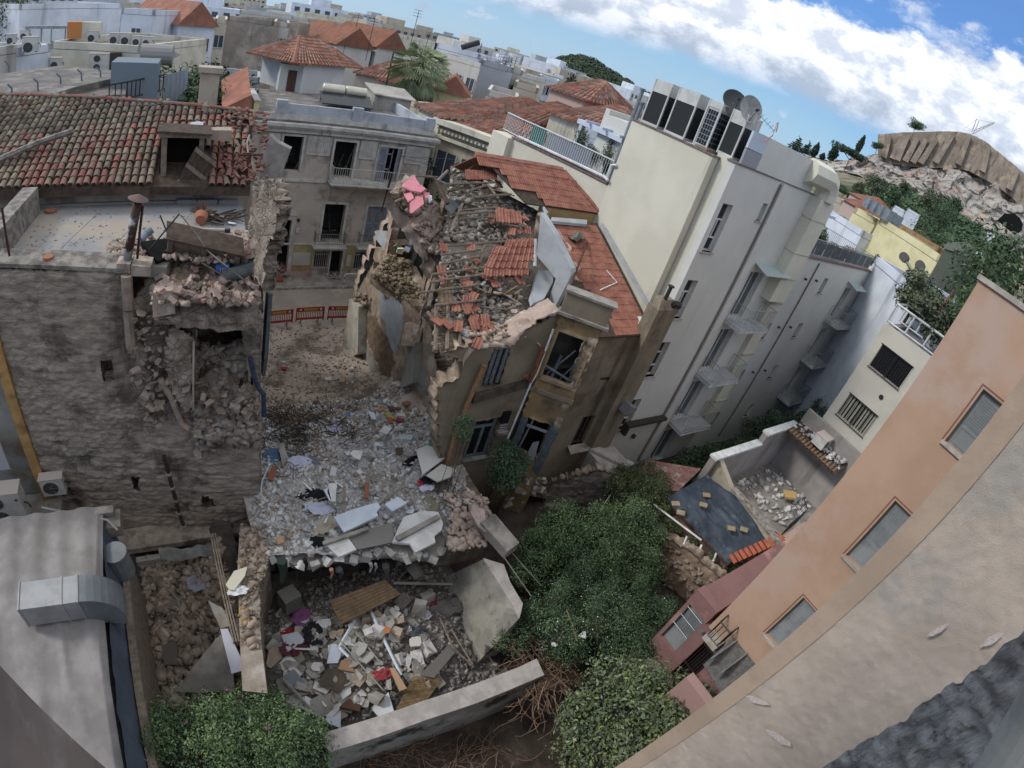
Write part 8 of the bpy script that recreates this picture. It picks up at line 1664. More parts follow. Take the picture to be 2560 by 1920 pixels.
def bush(blobs,n,size,mats,label,seed,name='bush',flowers=None,stems=30,cat='bush',shell=.45,core=True):
 bx=sum(b[0]for b in blobs)/len(blobs);by=sum(b[1]for b in blobs)/len(blobs);t=empty(name,(bx,by,0),label,cat);rs=random.Random(seed)
 fine=[b for b in blobs]
 for b in blobs:
  for _ in range(9):
   a,e=rs.uniform(0,6.283),rs.uniform(-.15,1.4);q=rs.uniform(.6,.95);f=rs.uniform(.22,.42);fine.append((b[0]+math.cos(a)*math.cos(e)*b[3]*q,b[1]+math.sin(a)*math.cos(e)*b[4]*q,b[2]+math.sin(e)*b[5]*q,b[3]*f,b[4]*f,b[5]*f*.85))
 for k,(m,fr)in enumerate(mats):leaves('foliage',fine,int(n*fr),size*(1-.12*k),m,t,seed+k,shell=shell)
 mb=MB()
 for i in range(stems):
  b=rs.choice(blobs);e=Vector((b[0]+rs.uniform(-.7,.7)*b[3],b[1]+rs.uniform(-.7,.7)*b[4],b[2]+rs.uniform(-.3,.7)*b[5]));o=Vector((b[0]+rs.uniform(-.3,.3),b[1]+rs.uniform(-.3,.3),-.5));mb.tube([o,o.lerp(e,.5)+Vector((rs.uniform(-.2,.2),rs.uniform(-.2,.2),.1)),e],.022,4,False,.006)
 mb.build('branches',m_bark,t,kind='stuff')
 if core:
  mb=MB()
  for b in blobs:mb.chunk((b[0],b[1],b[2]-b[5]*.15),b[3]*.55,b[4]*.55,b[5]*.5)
  mb.build('inner_shade',M('crown_shade','#1f2a1a','#2b2a1e',ns=3,bump=.5),t,kind='stuff')  # dark lumps within the leaves, the crown's inner shade put into colour
 if flowers:leaves('flowers',blobs,flowers[0],flowers[1],flowers[2],t,seed+9,shell=.12,aspect=.8,kind='stuff')
 return t
mW,mMg=M('petal_white','#c3c5bd',bump=0),M('petal_magenta','#8d3a72',bump=0)
mG1,mG2,mG3=M('leaf_fresh','#557636','#40602b',ns=1.3,bump=0,isl=.35,hue=.03,rough=.5),M('leaf_deep','#3a5732','#2b462a',ns=1.3,bump=0,isl=.35,hue=.02,rough=.5),M('leaf_laurel','#46593c','#56663f',ns=1,bump=0,isl=.4,hue=.03,rough=.4)
def blb(t,px,z,r,rz=None):p=PZ(t(*px),z);r*=1.3;return(p.x,p.y,z-(rz or r)*.12,r,r,(rz or r)*1.1)
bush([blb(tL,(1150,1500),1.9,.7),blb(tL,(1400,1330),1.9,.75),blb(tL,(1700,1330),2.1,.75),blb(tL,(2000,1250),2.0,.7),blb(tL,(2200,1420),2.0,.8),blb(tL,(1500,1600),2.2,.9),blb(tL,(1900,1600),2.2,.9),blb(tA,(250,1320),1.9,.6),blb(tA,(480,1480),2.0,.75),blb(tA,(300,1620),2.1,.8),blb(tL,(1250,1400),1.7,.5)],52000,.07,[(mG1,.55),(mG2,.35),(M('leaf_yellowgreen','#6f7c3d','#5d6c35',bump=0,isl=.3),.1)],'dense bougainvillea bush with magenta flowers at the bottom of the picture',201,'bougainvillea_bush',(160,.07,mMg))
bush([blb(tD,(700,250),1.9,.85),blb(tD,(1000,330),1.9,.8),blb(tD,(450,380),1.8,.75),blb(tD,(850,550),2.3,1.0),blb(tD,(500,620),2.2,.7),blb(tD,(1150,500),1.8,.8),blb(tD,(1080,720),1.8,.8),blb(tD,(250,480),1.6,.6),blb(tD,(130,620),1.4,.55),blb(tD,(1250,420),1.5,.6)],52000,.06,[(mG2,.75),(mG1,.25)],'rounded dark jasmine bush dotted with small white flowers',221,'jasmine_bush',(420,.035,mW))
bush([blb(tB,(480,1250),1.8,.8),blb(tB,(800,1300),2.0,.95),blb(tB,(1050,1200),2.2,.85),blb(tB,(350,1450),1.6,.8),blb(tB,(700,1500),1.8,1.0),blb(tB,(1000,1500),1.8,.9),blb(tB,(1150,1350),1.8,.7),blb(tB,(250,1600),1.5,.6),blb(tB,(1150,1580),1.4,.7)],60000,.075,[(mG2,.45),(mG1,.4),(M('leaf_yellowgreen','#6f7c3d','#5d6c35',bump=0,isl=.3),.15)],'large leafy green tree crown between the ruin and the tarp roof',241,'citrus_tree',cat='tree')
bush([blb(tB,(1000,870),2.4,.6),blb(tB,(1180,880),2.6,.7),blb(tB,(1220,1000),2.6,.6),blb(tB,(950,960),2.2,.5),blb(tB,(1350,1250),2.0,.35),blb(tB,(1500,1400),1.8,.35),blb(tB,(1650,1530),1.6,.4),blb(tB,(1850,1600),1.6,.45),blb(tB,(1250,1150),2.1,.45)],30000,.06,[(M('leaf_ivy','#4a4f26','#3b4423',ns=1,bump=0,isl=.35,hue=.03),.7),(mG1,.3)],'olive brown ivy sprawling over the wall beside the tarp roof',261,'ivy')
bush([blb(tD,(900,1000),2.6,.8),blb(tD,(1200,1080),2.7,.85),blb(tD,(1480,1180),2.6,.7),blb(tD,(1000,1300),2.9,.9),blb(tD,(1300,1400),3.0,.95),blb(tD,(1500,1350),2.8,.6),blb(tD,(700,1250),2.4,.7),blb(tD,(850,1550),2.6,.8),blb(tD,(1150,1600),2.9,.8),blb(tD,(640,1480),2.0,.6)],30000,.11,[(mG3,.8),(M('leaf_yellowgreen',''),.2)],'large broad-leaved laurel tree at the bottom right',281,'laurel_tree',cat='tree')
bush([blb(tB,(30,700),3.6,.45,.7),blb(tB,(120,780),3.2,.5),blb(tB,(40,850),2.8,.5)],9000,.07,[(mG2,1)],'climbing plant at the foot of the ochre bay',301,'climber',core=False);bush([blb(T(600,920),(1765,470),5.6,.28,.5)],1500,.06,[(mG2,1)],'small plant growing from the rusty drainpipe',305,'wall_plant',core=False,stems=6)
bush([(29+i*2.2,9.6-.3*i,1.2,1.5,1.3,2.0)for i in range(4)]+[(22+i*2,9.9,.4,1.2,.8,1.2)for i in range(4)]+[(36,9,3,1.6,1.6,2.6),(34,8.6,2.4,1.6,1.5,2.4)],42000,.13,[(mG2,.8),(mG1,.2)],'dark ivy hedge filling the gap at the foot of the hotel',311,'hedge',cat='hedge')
mb=MB()
for i in range(290):
 q=tD(R_.gauss(340,110),R_.gauss(930,120))if i<170 else tA(R_.uniform(900,2200),R_.uniform(1450,1640));p=PZ(q,1.8 if i<170 else .3);pts=[p];a=R_.uniform(0,6.28)
 for k in range(5):a+=R_.uniform(-.5,.5);pts.append(pts[-1]+Vector((math.cos(a)*.2,math.sin(a)*.2,R_.uniform(-.14,.08))))
 mb.tube(pts,R_.uniform(.006,.014),3,False)
mb.build('dry_vines',M('vine_brown','#5b4536','#6f5745',ns=6,bump=0,isl=.3),kind='stuff',label='mass of dry brown vines hanging over the low garden wall',cat='vines')
for a,b,m,lb in(((525,405),(610,655),M('cane_orange','#8f6a4a',bump=0),'orange and white cane stuck in the jasmine bush'),((285,730),(375,716),m_metal,'short pale pipe under the jasmine bush'),((755,825),(805,915),m_metal,'thin grey cane between the bushes')):MB().tube([PZ(tD(*a),2.5),PZ(tD(*b),2.4)],.018,5).build('cane',m,label=lb,cat='cane')
for a,s,lb in(((655,605),.17,'white crumpled paper bag caught in the jasmine bush'),((430,685),.12,'white paper scrap left of the paper bag in the bush')):MB().shard(PZ(tD(*a),2.5),s,.03,rrot(R_,.6)).build('paper',m_white,label=lb,cat='paper')
def block(a,b,d,db,depth,mat,label,win=None,z0=-.6,roof=None,cat='building',name='building',stair=0,top=None,wsz=(1.0,1.3)):
 """building whose front top edge runs from sight line a to b at distances d, db"""
 A,B=PD(a,d),PD(b,db);zt=top if top is not None else(A.z+B.z)/2;u=Vector((B.x-A.x,B.y-A.y,0));L_=u.length;u.normalize();v=Vector((-u.y,u.x,0))
 if v.dot(Vector((A.x+B.x,A.y+B.y,0)))<0:v=-v
 if roof in(None,'flat'):zt-=.55
 t=empty(name,(A.x,A.y,0),label,cat);mark((A+B)/2,label);P=[Vector((A.x,A.y,z0)),Vector((B.x,B.y,z0)),Vector((B.x,B.y,z0))+v*depth,Vector((A.x,A.y,z0))+v*depth]
 MB().ext(P,(0,0,zt-z0)).build('walls',mat,t);Q=[Vector((p.x,p.y,zt))for p in P]
 if roof in(None,'flat'):
  mb=MB()
  for i in range(4):
   p,q=Q[i],Q[(i+1)%4];n=(q-p).normalized();m=Vector((-n.y,n.x,0))*.25;mb.ext([p,q,q+m,p+m],(0,0,.55))
  mb.build('parapet',mat,t);MB().ext(Q,(0,0,.05)).build('roof',m_roofslab,t)
 else:
  k,h_=roof;e=.35;E_=[Q[0]-u*e-v*e,Q[1]+u*e-v*e,Q[2]+u*e+v*e,Q[3]-u*e+v*e];ins=min(depth/2,L_/2)if k=='hip' else 0
  if k=='side':r0,r1=(E_[0]+E_[1])/2+Vector((0,0,h_)),(E_[2]+E_[3])/2+Vector((0,0,h_));fs=[(0,3,5,4),(4,5,2,1),(1,0,4),(3,2,5)]
  else:r0,r1=(E_[0]+E_[3])/2+u*ins+Vector((0,0,h_)),(E_[1]+E_[2])/2-u*ins+Vector((0,0,h_));fs=[(0,1,5,4),(1,2,5),(2,3,4,5),(3,0,4)]
  MB().add([*E_,r0,r1],fs).build('roof',m_redroof2 if d<70 else m_redroof,t)
  if d<75 and k!='side':tiled_slope(t,E_[0],E_[1],r1,r0,.42,r=.13,rowlen=.7);tiled_slope(t,E_[1],E_[2],r1,r1,.5,r=.13,rowlen=.7)
  if k=='side':[MB().add([x,y,z-Vector((0,0,.12))],[(0,1,2)]).build('gable',mat,t)for x,y,z in((Q[0],Q[1],r0),(Q[3],Q[2],r1))]
 if win:
  nx,nz,fl=win;mw=[bpy.data.meshes.get('w%.1f_%.1f'%wsz)]
  if mw[0]is None:
   q=MB();w,h_=wsz;q.box(-w/2,w/2,-.02,.1,0,h_);q.k=1;q.box(-w/2-.08,w/2+.08,-.1,-.021,-.1,-.01).box(-w/2-.07,-w/2,-.06,.0,0,h_).box(w/2,w/2+.07,-.06,.0,0,h_).box(-.03,.03,-.04,-.021,0,h_)
   me=meshof(q,'w%.1f_%.1f'%wsz,[m_glassm,m_wframe]);me.polygons.foreach_set('material_index',q.m);mw[0]=me
  rz=math.atan2(u.y,u.x)
  for j in range(nz):
   for i in range(nx):
    p=P[0]+u*(L_*(i+.5)/nx)-v*.02;p.z=zt-fl*(j+.85);o=bpy.data.objects.new('window',mw[0]);COL.objects.link(o);o.parent=t;o.location=p-Vector(t.location);o.rotation_euler=(0,0,rz)
 return t,Q,u,v
a0,a2,a3=T(0,0),T(600,0),T(1250,0);HIP,GAB=('hip',2.2),('side',3.0)
mB1=M('beige_wall','#a59c8c','#968d7e',ns=.3,bump=.1,streak=('#7a7266',.8,.56));mB2=M('pale_wall2','#b3b0a9','#a5a29b',ns=.3,bump=.1,streak=('#8a867e',.8,.58));mB3=M('cool_wall','#9b9fa3','#8c9094',ns=.3,bump=.1);mB4=M('pink_wall','#a58f84',bump=.1)
rowsC=[((155,45),(965,20),62,66,12,m_whitewall,'long blank bluish white wall at the top left',None,None),((965,60),(1225,85),60,58,10,m_whitewall,'lower white block right of the long blank wall',(1,1,3),None),((400,328),(1115,362),46,42,12,m_cream,'low cream roof building with a row of coolers on top',None,None),((-60,370),(215,350),40,42,8,mB2,'small pale hut at the far left edge',(2,1,3),None),((170,385),(400,340),41,43,3,m_whitewall,'small white stair hut with a blue door',None,None),((1410,205),(1700,205),60,62,12,m_whitewall,'white gabled house with a dark red roof at the top left',(2,2,3),('side',2.4)),((1800,125),(2165,165),66,64,14,m_brownwall,'tall blank grey brown wall between balconied buildings',None,None),((2165,170),(2290,180),66,66,14,mB2,'balconied apartment house right of the blank brown wall',(2,5,3),None),((1700,150),(1800,150),66,66,13,m_cream,'narrow balconied facade left of the blank brown wall',(1,4,3),None),((1755,575),(2060,625),50,50,5,mB3,'low pale shed under the blank brown wall',None,None),((560,170),(980,210),0,0,0,None,None,None,None)]
for(a,b,d,db,dp,m,lb,w,r)in rowsC:
 if lb:block(a0(*a),a0(*b),d,db,dp,m,lb,w,roof=r)
rows2=[((430,290),(780,345),78,76,16,m_cream,'ornate cream house with arched windows and a broad red roof',(5,2,3.2),('hip',1.9)),((770,345),(1040,400),70,72,14,mB2,'blank pale gable house right of the ornate one',None,('side',2.4)),((1080,385),(1300,400),72,74,14,mB2,'second blank pale gable house further right',None,('side',2.5)),((540,155),(910,200),115,112,16,mB1,'long beige block on the skyline behind the red roofs',None,None),((910,195),(1120,250),110,108,14,mB3,'blue grey block on the skyline',(4,1,3),None),((1120,240),(1330,290),100,98,14,m_cream,'cream apartment block with three windows on the skyline',(3,2,3),None),((1010,150),(1130,160),118,118,5,mB2,'small white stair tower on the skyline',None,None),((1325,290),(1610,365),130,128,14,m_darkmetal,'dark mirrored building behind the palm',None,None),((1530,400),(1915,500),62,58,14,mB2,'white modern house with a long glazed terrace',(4,3,3),None),((1560,345),(1900,430),66,64,6,m_whitewall,'white upper storey of the glazed terrace house',None,None),((1915,475),(2140,530),56,56,16,mB3,'blank grey block right of the terrace house',None,None),((2140,530),(2240,560),60,60,12,mB2,'narrow block with a dark loggia on the skyline',(2,2,3),None),((445,75),(700,130),150,148,14,m_cream,'far yellow cream block on the skyline',(5,2,3),None),((60,50),(260,70),190,190,16,mB3,'far bluish block with a round tank',(6,2,3),None),((770,100),(905,130),140,140,10,m_cream,'far stair house above the beige block',None,None),((0,75),(420,130),88,86,12,mB2,'pale roof terrace building above the brown wall',(6,2,3),None),((300,160),(420,180),84,84,10,m_whitewall,'white block with blue shutters right of the brown wall',(2,3,3),None),((270,170),(410,280),70,70,10,mB2,'stacked balconies beside the ornate house',(2,4,3),None),((1420,840),(1590,930),38.5,36,16,m_cream,'white end wall of the neoclassical mansion',None,HIP),((1090,710),(1400,800),47,44,8,m_cream,'beige flat roofed annex with rust streaks',None,None),((1100,690),(1600,700),54,52,6,mB1,'low red roofed house beneath the palm',None,('hip',1.4)),((920,560),(1300,680),58,56,7,mB1,'red roofed house behind the iron pergola',None,('hip',1.8)),((1540,720),(1800,760),50,50,6,m_yellow,'small brown tiled gable with a yellow end',None,('side',1.6)),((1960,690),(2200,790),46,46,8,mB2,'balustraded roof terrace behind the mansion',None,None)]
for(a,b,d,db,dp,m,lb,w,r)in rows2:block(a2(*a),a2(*b),d,db,dp,m,lb,w,roof=r)
man=block(a2(1590,1000),a2(2212,1180),36,33,16,M('mansion_cream','#a89f88','#978e79',ns=.5,bump=.15,streak=('#6b6556',1,.54)),'cream neoclassical mansion with a dentilled cornice and red roof',(3,1,4.2),roof=('hip',2.0),wsz=(1.5,1.9))
t,Q,u,v=man;n=(Q[1]-Q[0]).length;mb=MB()
for i in range(int(n/.3)):p=Q[0]+u*i*.3-v*.25;mb.obox(p-Vector((0,0,.35)),.08,.12,.1)
mb.build('dentils',m_cream,t,kind='stuff');MB().ext([Q[0]-v*.55-u*.4,Q[1]-v*.55+u*.4,Q[1]+v*.3+u*.4,Q[0]+v*.3-u*.4],(0,0,.35)).ext([Q[0]-v*.3-Vector((0,0,.9)),Q[1]-v*.3-Vector((0,0,.9)),Q[1]-Vector((0,0,.9)),Q[0]-Vector((0,0,.9))],(0,0,.2)).build('cornice',m_cream,t)
rows3=[((120,640),(310,700),52,52,8,mB1,'grey beige house left of the red roofs',(2,2,3),None),((0,500),(110,540),56,56,10,mB3,'plain grey house at the skyline centre',None,None),((310,590),(470,640),95,95,14,m_whitewall,'white block with small dark windows under the hill',(5,3,2.6),None),((420,580),(510,600),130,130,10,m_whitewall,'second white block under the hill',(3,2,3),None),((400,700),(670,790),44,42,8,mB4,'pinkish house with a bright red hipped roof',None,('hip',1.8)),((0,880),(270,960),40,38,14,m_cream,'long red tiled roof behind the hotel terrace',None,('hip',2.0)),((400,900),(860,1060),38,36,12,m_cream,'second red tiled roof stepping down to the terrace',None,('hip',1.8)),((950,830),(1060,860),48,48,8,m_whitewall,'white gable wall behind the pergola',None,None),((750,740),(930,790),110,110,14,m_whitewall,'white houses in front of the dark hill',(4,2,3),None),((680,830),(900,900),60,60,10,m_cream,'small house with a red hipped roof behind the olive tree',None,('hip',2)),((960,775),(1090,820),90,90,10,mB2,'pale roof terrace with rails against the hill',(3,1,3),None),((620,1000),(850,1060),36,36,5,m_whitewall,'small white wall behind the hotel plants',None,None)]
for(a,b,d,db,dp,m,lb,w,r)in rows3:block(a3(*a),a3(*b),d,db,dp,m,lb,w,roof=r)
rows4=[((1080,300),(1560,590),47,40,9,m_yellow,'large blank yellow wall below the slope',None,None),((880,220),(1060,300),48,47.5,6,m_yellow,'weathered yellow gable with stains and a small window',None,None),((1190,330),(1560,520),56,50,5,M('ochre_brick','#8a6d45','#7a5f3d',ns=2,bump=.2),'ochre brick storey with square windows behind the yellow wall',(4,1,1.6),None),((640,190),(940,420),50,46,8,m_whitewall,'bright white flat roofed house behind the hotel railing',None,None),((1040,620),(1380,830),38,33,7,m_whitewall,'stepped white house right of the hotel wing',None,None),((780,145),(890,220),75,72,6,mB4,'small house with a brown red roof under the dark tree',None,('hip',1.5)),((840,105),(950,165),90,86,7,mB4,'red roofed cottage on the lower slope',None,('hip',1.5)),((1190,200),(1280,240),115,115,6,m_whitewall,'little white cube house among the trees',None,None),((1290,230),(1400,270),110,110,8,m_whitewall,'second white cube house among the trees',None,None),((1600,500),(1820,590),70,68,12,m_brownwall,'grey brown stone chapel roof by the yellow house',None,None),((1620,800),(1750,880),52,50,6,m_whitewall,'white terrace wall behind the salmon house',None,None),((700,120),(790,160),60,60,6,mB1,'beige parapet behind the curved flue',None,None),((1930,400),(1985,440),180,180,6,m_whitewall,'tiny white chapel under the cave',None,None),((1380,800),(1750,1010),33,29,6,m_whitewall,'white roof terrace behind the barred window house',None,None)]
for(a,b,d,db,dp,m,lb,w,r)in rows4:block(t8(*a),t8(*b),d,db,dp,m,lb,w,roof=r,wsz=(.7,.6)if 'square' in lb else(1.0,1.3))
rsC=random.Random(5)
for i in range(120):
 d=125+420*rsC.random()**1.3;az=math.radians(rsC.uniform(-26,50));h=rsC.uniform(9,15)+(d>170)*rsC.uniform(0,4.5);w=rsC.uniform(12,26);x,y=math.sin(az)*d,math.cos(az)*d
 mt_=rsC.choice([(mB1,'beige'),(mB2,'pale'),(mB3,'blue grey'),(m_whitewall,'white'),(m_cream,'cream')]);tt=empty('city_block',(x,y,0),placed('far %s apartment block'%mt_[1],Vector((x,y,12)),Vector((x*90/d,y*90/d,14))),'building','far apartment blocks on the skyline',local=True)
 MB().box(-w/2,w/2,0,14,-.6,h).box(-w*.15,w*.2,3,8,h,h+2.2).build('walls',mt_[0],tt);tt.rotation_euler=(0,0,rsC.uniform(-.5,.5));q=MB()
 for j in range(3):
  for k in range(int(w/3)):q.box(-w/2+1+k*3,-w/2+2.5+k*3,-.05,.2,h-2.4-j*3,h-1.1-j*3)
 q.build('windows',m_glassm,tt,kind='stuff')
MB().ext([PZ(a0(*q),11.5)for q in((-80,600),(300,540),(480,520),(1000,565),(930,610),(590,690),(240,800),(-80,800))],(0,0,-8)).build('felt_roof_building',m_roofslab,label='flat building with a worn dark felt roof behind the tiled roof',cat='building')
for i,(x,y,yb)in enumerate(((70,665,790),(275,620,720),(455,580,665),(620,548,640),(770,530,610),(895,500,590),(45,480,575))):
 b=PZ(a0(x+25,yb),11.5);d=math.hypot(b.x,b.y);c=PD(a0(x+22,y+30),d);e=PD(a0(x-10,y),d);MB().tube([b,c,e],.05,5).build('bent_post',M('post_blue','#5a6478',bump=0),label='bent blue grey fence post, %s along the felt roof edge'%['second from the left','third from the left','fourth from the left','fifth from the left','sixth from the left','last on the right','first on the left'][i],cat='post',group='bent fence posts on the felt roof')
MB().ext([PZ(a0(*q),11.0)for q in((570,760),(730,700),(1000,680),(990,770),(580,800))],(0,0,.15)).build('lean_to',m_roofslab,label='pale corrugated lean-to roof beside the felt roof',cat='roof')
p=PZ(a0(890,700),11.0);MB().box(p.x,p.x+2.4,p.y-1,p.y+1.5,10,12.5).build('blue_box',M('unit_blue','#66727c',bump=.05),label='blue grey metal box among the rooftop machines',cat='machine');MB().tube([(p.x+1.2,p.y+2.5,12.6),(p.x+3.0,p.y+2.4,12.6)],.6,16).build('round_tank',M('tank_grey','#7f7d7a',bump=.05),label='grey round duct section lying behind the blue box',cat='duct')
ACL=['first cooler of the row along the low cream roof edge','second cooler of the row along the low cream roof','third cooler of the row along the low cream roof','fourth, smaller cooler of the row on the low cream roof','last cooler at the end of the low cream roof row','lone small cooler against the long blank white wall','tall double-fan cooler left of the brown rooftop door','tall double-fan cooler beyond the brown rooftop door','low cooler at the foot of the cream roof wall','cooler perched on the small white stair hut','white double-fan cooler next to the black balcony railing','second white cooler behind the one at the balcony railing','small dark cooler on the pale hut at the far left']
for i,(x,y,d,s)in enumerate(((735,285,46.5,.8),(910,300,45.5,.8),(1000,305,45,.85),(1085,317,44.5,.7),(1165,325,44,.7),(200,272,50,.7),(790,500,43,1.5),(1010,520,43,1.5),(445,497,43,.8),(245,350,40.5,1.0),(1165,730,33,1.2),(1200,700,34,1.2),(95,305,41,.6))):c=PD(a0(x,y),d);ac_unit(c.x-s*.5,c.x+s*.5,c.y-.3,c.y+.2,c.z-s*.4,c.z+s*.45,ACL[i],fans=2 if s>1.1 else 1,vertical=True,grp='air conditioners on the flat roofs')
p=PD(a0(1400,670),34.5);P=[PD(a0(*q),34.5)for q in((1290,600),(1490,545),(1480,835),(1285,830))];MB().ext(P,(0,.1,0)).build('scaffold_net',M('net_pale','#79838f','#8d97a2',ns=3,stretch=(6,1,.3),bump=.2),label='pale hanging scaffold netting beside the green tree',cat='netting')
railing('black_balcony',[PZ(a0(*q),10.8)for q in((860,820),(1000,790),(1285,720))],.9,None,m_darkmetal,step=.35,r=.03,rr=.05,label='black balcony railing above the tiled roof ridge',cat='railing')
P=[PD(a0(*q),40)for q in((1170,410),(1320,490),(1420,440),(1340,395))];MB().ext(P,(0,0,.08)).build('awning',M('awning','#9b958e',bump=.05),label='pale awning at the end of the low cream building',cat='awning')
for x in(1635,):p=PZ(a0(1635,850),12.0);MB().box(p.x-.35,p.x+.35,p.y,p.y+.6,10.5,13.3).box(p.x-.45,p.x+.45,p.y-.1,p.y+.7,13.3,13.5).build('chimney',m_fade,label='square rendered chimney standing on the ridge of the tiled roof',cat='chimney')
MB().ext([PD(a0(*q),30)for q in((1755,860),(1985,750),(1985,830),(1985,900))],(0,4,1)).build('red_roof_corner',m_redroof2,label='corner of a red tiled roof left of the yellow wall',cat='roof')
for i,(px,d,h,r,m,lb)in enumerate([((1560,480),38,11.5,3.6,m_leafA,'bright green broad tree behind the tiled roof'),((1820,700),36,8,2.2,m_leafD,'small dark tree left of the yellow wall'),((60,60),70,19,7,m_leafO,'big olive green tree in the top left corner'),((1650,720),33,8,2.4,m_leafA,'lower green tree next to the bright broad tree')]):
 p=PD(a0(*px),d);conifer(Vector((p.x,p.y,0)),max(h,p.z*1.0+1.2 if i!=0 else 12.2),r,m,lb,'tree','round',400+i,6000,leaf=.3)
for i,(px,d,top,r,m,lb)in enumerate([((1600,1150),37,8.6,2.3,m_leafD,'dark magnolia tree in front of the mansion'),((1820,1200),36,7.4,1.9,m_leafD,'lower dark tree at the foot of the mansion'),((1400,420),70,12.6,3.5,m_leafO,'grey green tree behind the palm')]):p=PD(a2(*px),d);conifer(Vector((p.x,p.y,0)),top,r,m,lb,'tree','round',420+i,6000,leaf=.28)
for i,(px,d,top,r,m,lb)in enumerate([((640,700),75,16.5,3.4,m_leafO,'tall olive green tree above the pinkish house'),((540,610),90,16.5,2,m_leafD,'slim dark tree left of the tall olive one'),((900,800),60,14.2,3,m_leafD,'dark tree behind the white gable wall')]):p=PD(a3(*px),d);conifer(Vector((p.x,p.y,0)),top,r,m,lb,'tree','round',430+i,4000,leaf=.35)
def palm(p,h,r,label,n=46,seed=1):
 t=empty('palm_tree',p,label,'palm tree',local=True);MB().tube([(0,0,-.5),(0,0,h)],.35,9,r2=.28).build('trunk',m_bark,t);rs=random.Random(seed);m=M('palm_leaf','#6b7a50','#7a8556',ns=1,bump=0,isl=.3,hue=.02)
 for i in range(n):
  a,el=rs.uniform(0,6.28),rs.uniform(-1.25,1.2);mb=MB();d=Vector((math.cos(a)*math.cos(el),math.sin(a)*math.cos(el),math.sin(el)));s=Vector((-math.sin(a),math.cos(a),0));c=Vector((0,0,h));hub=c+d*r*.5-Vector((0,0,.1*r))
  mb.tube([c,hub],.03,3,False)
  for k in range(13):
   b=(k-6)/6*1.25;e=hub+(d*math.cos(b)+s*math.sin(b))*r*.42-Vector((0,0,r*.22));mb.add([hub-s*.03,hub+s*.03,hub.lerp(e,.6)+s*.07+Vector((0,0,.1)),e],[(0,1,2),(0,2,3)])
  mb.build('frond',m,t)
 return t
p=PD(a2(1430,520),50);palm(Vector((p.x,p.y,0)),p.z+.2,3.4,'tall fan palm with a drooping skirt of fronds',80);p=PD(t8(1880,680),42);palm(Vector((p.x,p.y,0)),p.z,3.2,'fan palm behind the salmon house',50,2)
for i,(px,d,s,m,lb)in enumerate([((1400,900),30,2.2,m_leafO,'reddish brown shrub on the roof terrace behind the barred windows'),((1560,1080),27.5,2.2,m_leafO,'bushy roof plant beside a closed red parasol'),((2080,850),24,4.5,m_leafA,'bright green pine above the salmon wall'),((1560,350),75,5,m_leafA,'large tree at the foot of the slope'),((1730,720),55,4,m_leafD,'dark tree left of the second palm')]):p=PD(t8(*px),d);conifer(Vector((p.x,p.y,p.z-s*1.0)),s*1.6,s*.8,m,lb,'tree','round',440+i,4500,leaf=.2)
p=PD(t8(1575,1000),27.5);MB().tube([p+Vector((0,0,-.9)),p+Vector((0,0,.2)),p+Vector((0,0,.9))],.16,8,True,.02).build('parasol',M('parasol_red','#a04a48',bump=.1),label='closed faded red parasol on the roof terrace',cat='parasol')
for i,px in enumerate(((1255,660),(1380,730))):
 p=PD(t8(*px),35-2*i);tt=empty('solar_heater',p,['solar water heater tank on the stepped white house','second solar heater, tilted towards the yellow wall'][i],'solar water heater');MB().tube([p+Vector((-.6,0,.4)),p+Vector((.6,.2,.3))],.28,12).build('tank',M('tank_dark','#55524e',bump=.05),tt);MB().ext([p+Vector(q)for q in((-.7,-1.6,-.5),(.7,-1.4,-.5),(.6,0,.2),(-.6,-.2,.2))],(0,0,.08)).build('collector',m_glassm,tt)
p=PD(t8(1600,700),38.5);MB().tube([p+Vector((0,0,1.6)),p+Vector((.2,-.2,1.2)),p+Vector((.3,-.3,-1.6))],1.0,14).build('vent_drum',M('drum_green','#4f5348','#454a40',ns=9,stretch=(1,1,3),bump=.5),label='big dark ribbed duct at the end of the yellow house',cat='duct')
for i,(q,d)in enumerate([((1120,265),47),((1170,300),46.5),((1070,235),47.5),((1020,205),48)]):p=PD(t8(*q),d);MB().obox(p,.75,.4,.45,Matrix.Rotation(-.6,3,'Z')).obox(p+Vector((-.1,-.45,0)),.3,.02,.3,Matrix.Rotation(-.6,3,'Z')).build('roof_unit',m_metal,label='grey cooling unit on the yellow house roof',cat='air conditioner',group='cooling units on the yellow house roof')
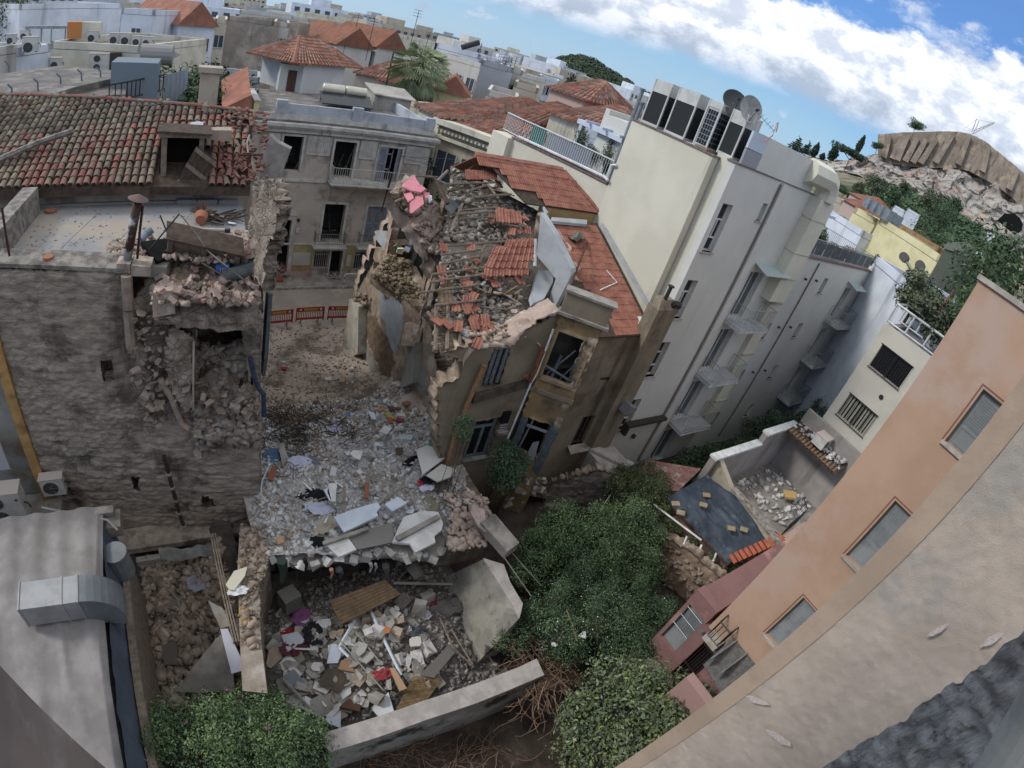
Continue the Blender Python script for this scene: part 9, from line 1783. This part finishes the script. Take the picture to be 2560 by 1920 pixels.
for i in range(34):
 q=[a2(R_.uniform(200,1600),R_.uniform(60,330)),a2(R_.uniform(1900,2212),R_.uniform(430,520)),a3(R_.uniform(-20,140),R_.uniform(420,520))][i%3];d=R_.uniform(55,110);p=PD(q,d);b=p-Vector((0,0,4.5));mb=MB().tube([b,p],.035,3)
 for k in range(3):mb.tube([p+Vector((-.5,0,-.3*k)),p+Vector((.5,.2,-.3*k))],.02,3)
 mb.build('tv_aerial',m_darkmetal,label=placed('thin tv aerial',p),cat='aerial',group='tv aerials on the skyline')
p=PD(a2(1840,360),64);tt=empty('solar_heater',p,'black solar tank tilted on the highest white roof','solar water heater');MB().tube([p+Vector((-1.2,0,-.5)),p+Vector((.6,0,.5))],.32,10).build('tank',m_darkmetal,tt);MB().tube([p+Vector((1,0,-2)),p+Vector((1,0,.5))],.06,4).build('stand',m_metal,tt)
p=PD(a2(1150,690),50);MB().tube([p,p+Vector((0,0,3.2)),p+Vector((3,.4,3.2)),p+Vector((3,.4,0))],.08,4).tube([p+Vector((0,0,2.7)),p+Vector((3,.4,2.7))],.05,4).build('iron_pergola',m_darkmetal,label='dark iron pergola frame left of the palm',cat='pergola')
for a,b in(((1270,1235),(1700,1260)),((1280,1245),(1560,1320)),((1270,1230),(1560,1275))):MB().tube([PD(a2(*a),31),PD(a2(*b),22)],.012,3).build('street_wire',m_darkmetal,label='thin wire strung from the townhouse to the ruin',cat='wire',group='wires between townhouse and ruin')
p=PD(a0(915,480),42.8);MB().box(p.x-.4,p.x+.4,p.y-.3,p.y+.1,PD(a0(915,550),42.8).z,PD(a0(915,415),42.8).z).build('rooftop_door',m_woodd,label='dark brown door box on the wall of the low cream building',cat='door')
p=PD(a0(645,240),47);MB().box(p.x-1.1,p.x,p.y,p.y+1,p.z-.6,p.z+.6).build('orange_hut',M('hut_orange','#b06f34',bump=0),label='small orange box hut on the low cream roof',cat='hut');MB().box(p.x+.01,p.x+1.4,p.y,p.y+1,p.z-.6,p.z+.6).build('pale_hut',m_cream,label='pale box joined to the orange hut',cat='hut')
for x in(320,430):p=PD(a0(x,255),50);MB().box(p.x-1.1,p.x+1.1,p.y-.5,p.y+.5,p.z+.3,p.z+.5).box(p.x-1,p.x-.9,p.y-.4,p.y-.3,p.z-.7,p.z+.3).box(p.x+.9,p.x+1,p.y-.4,p.y-.3,p.z-.7,p.z+.3).build('cooler_rack',m_metal,label='%s grey machine rack by the long blank wall'%('left' if x<400 else 'right'),cat='rack')
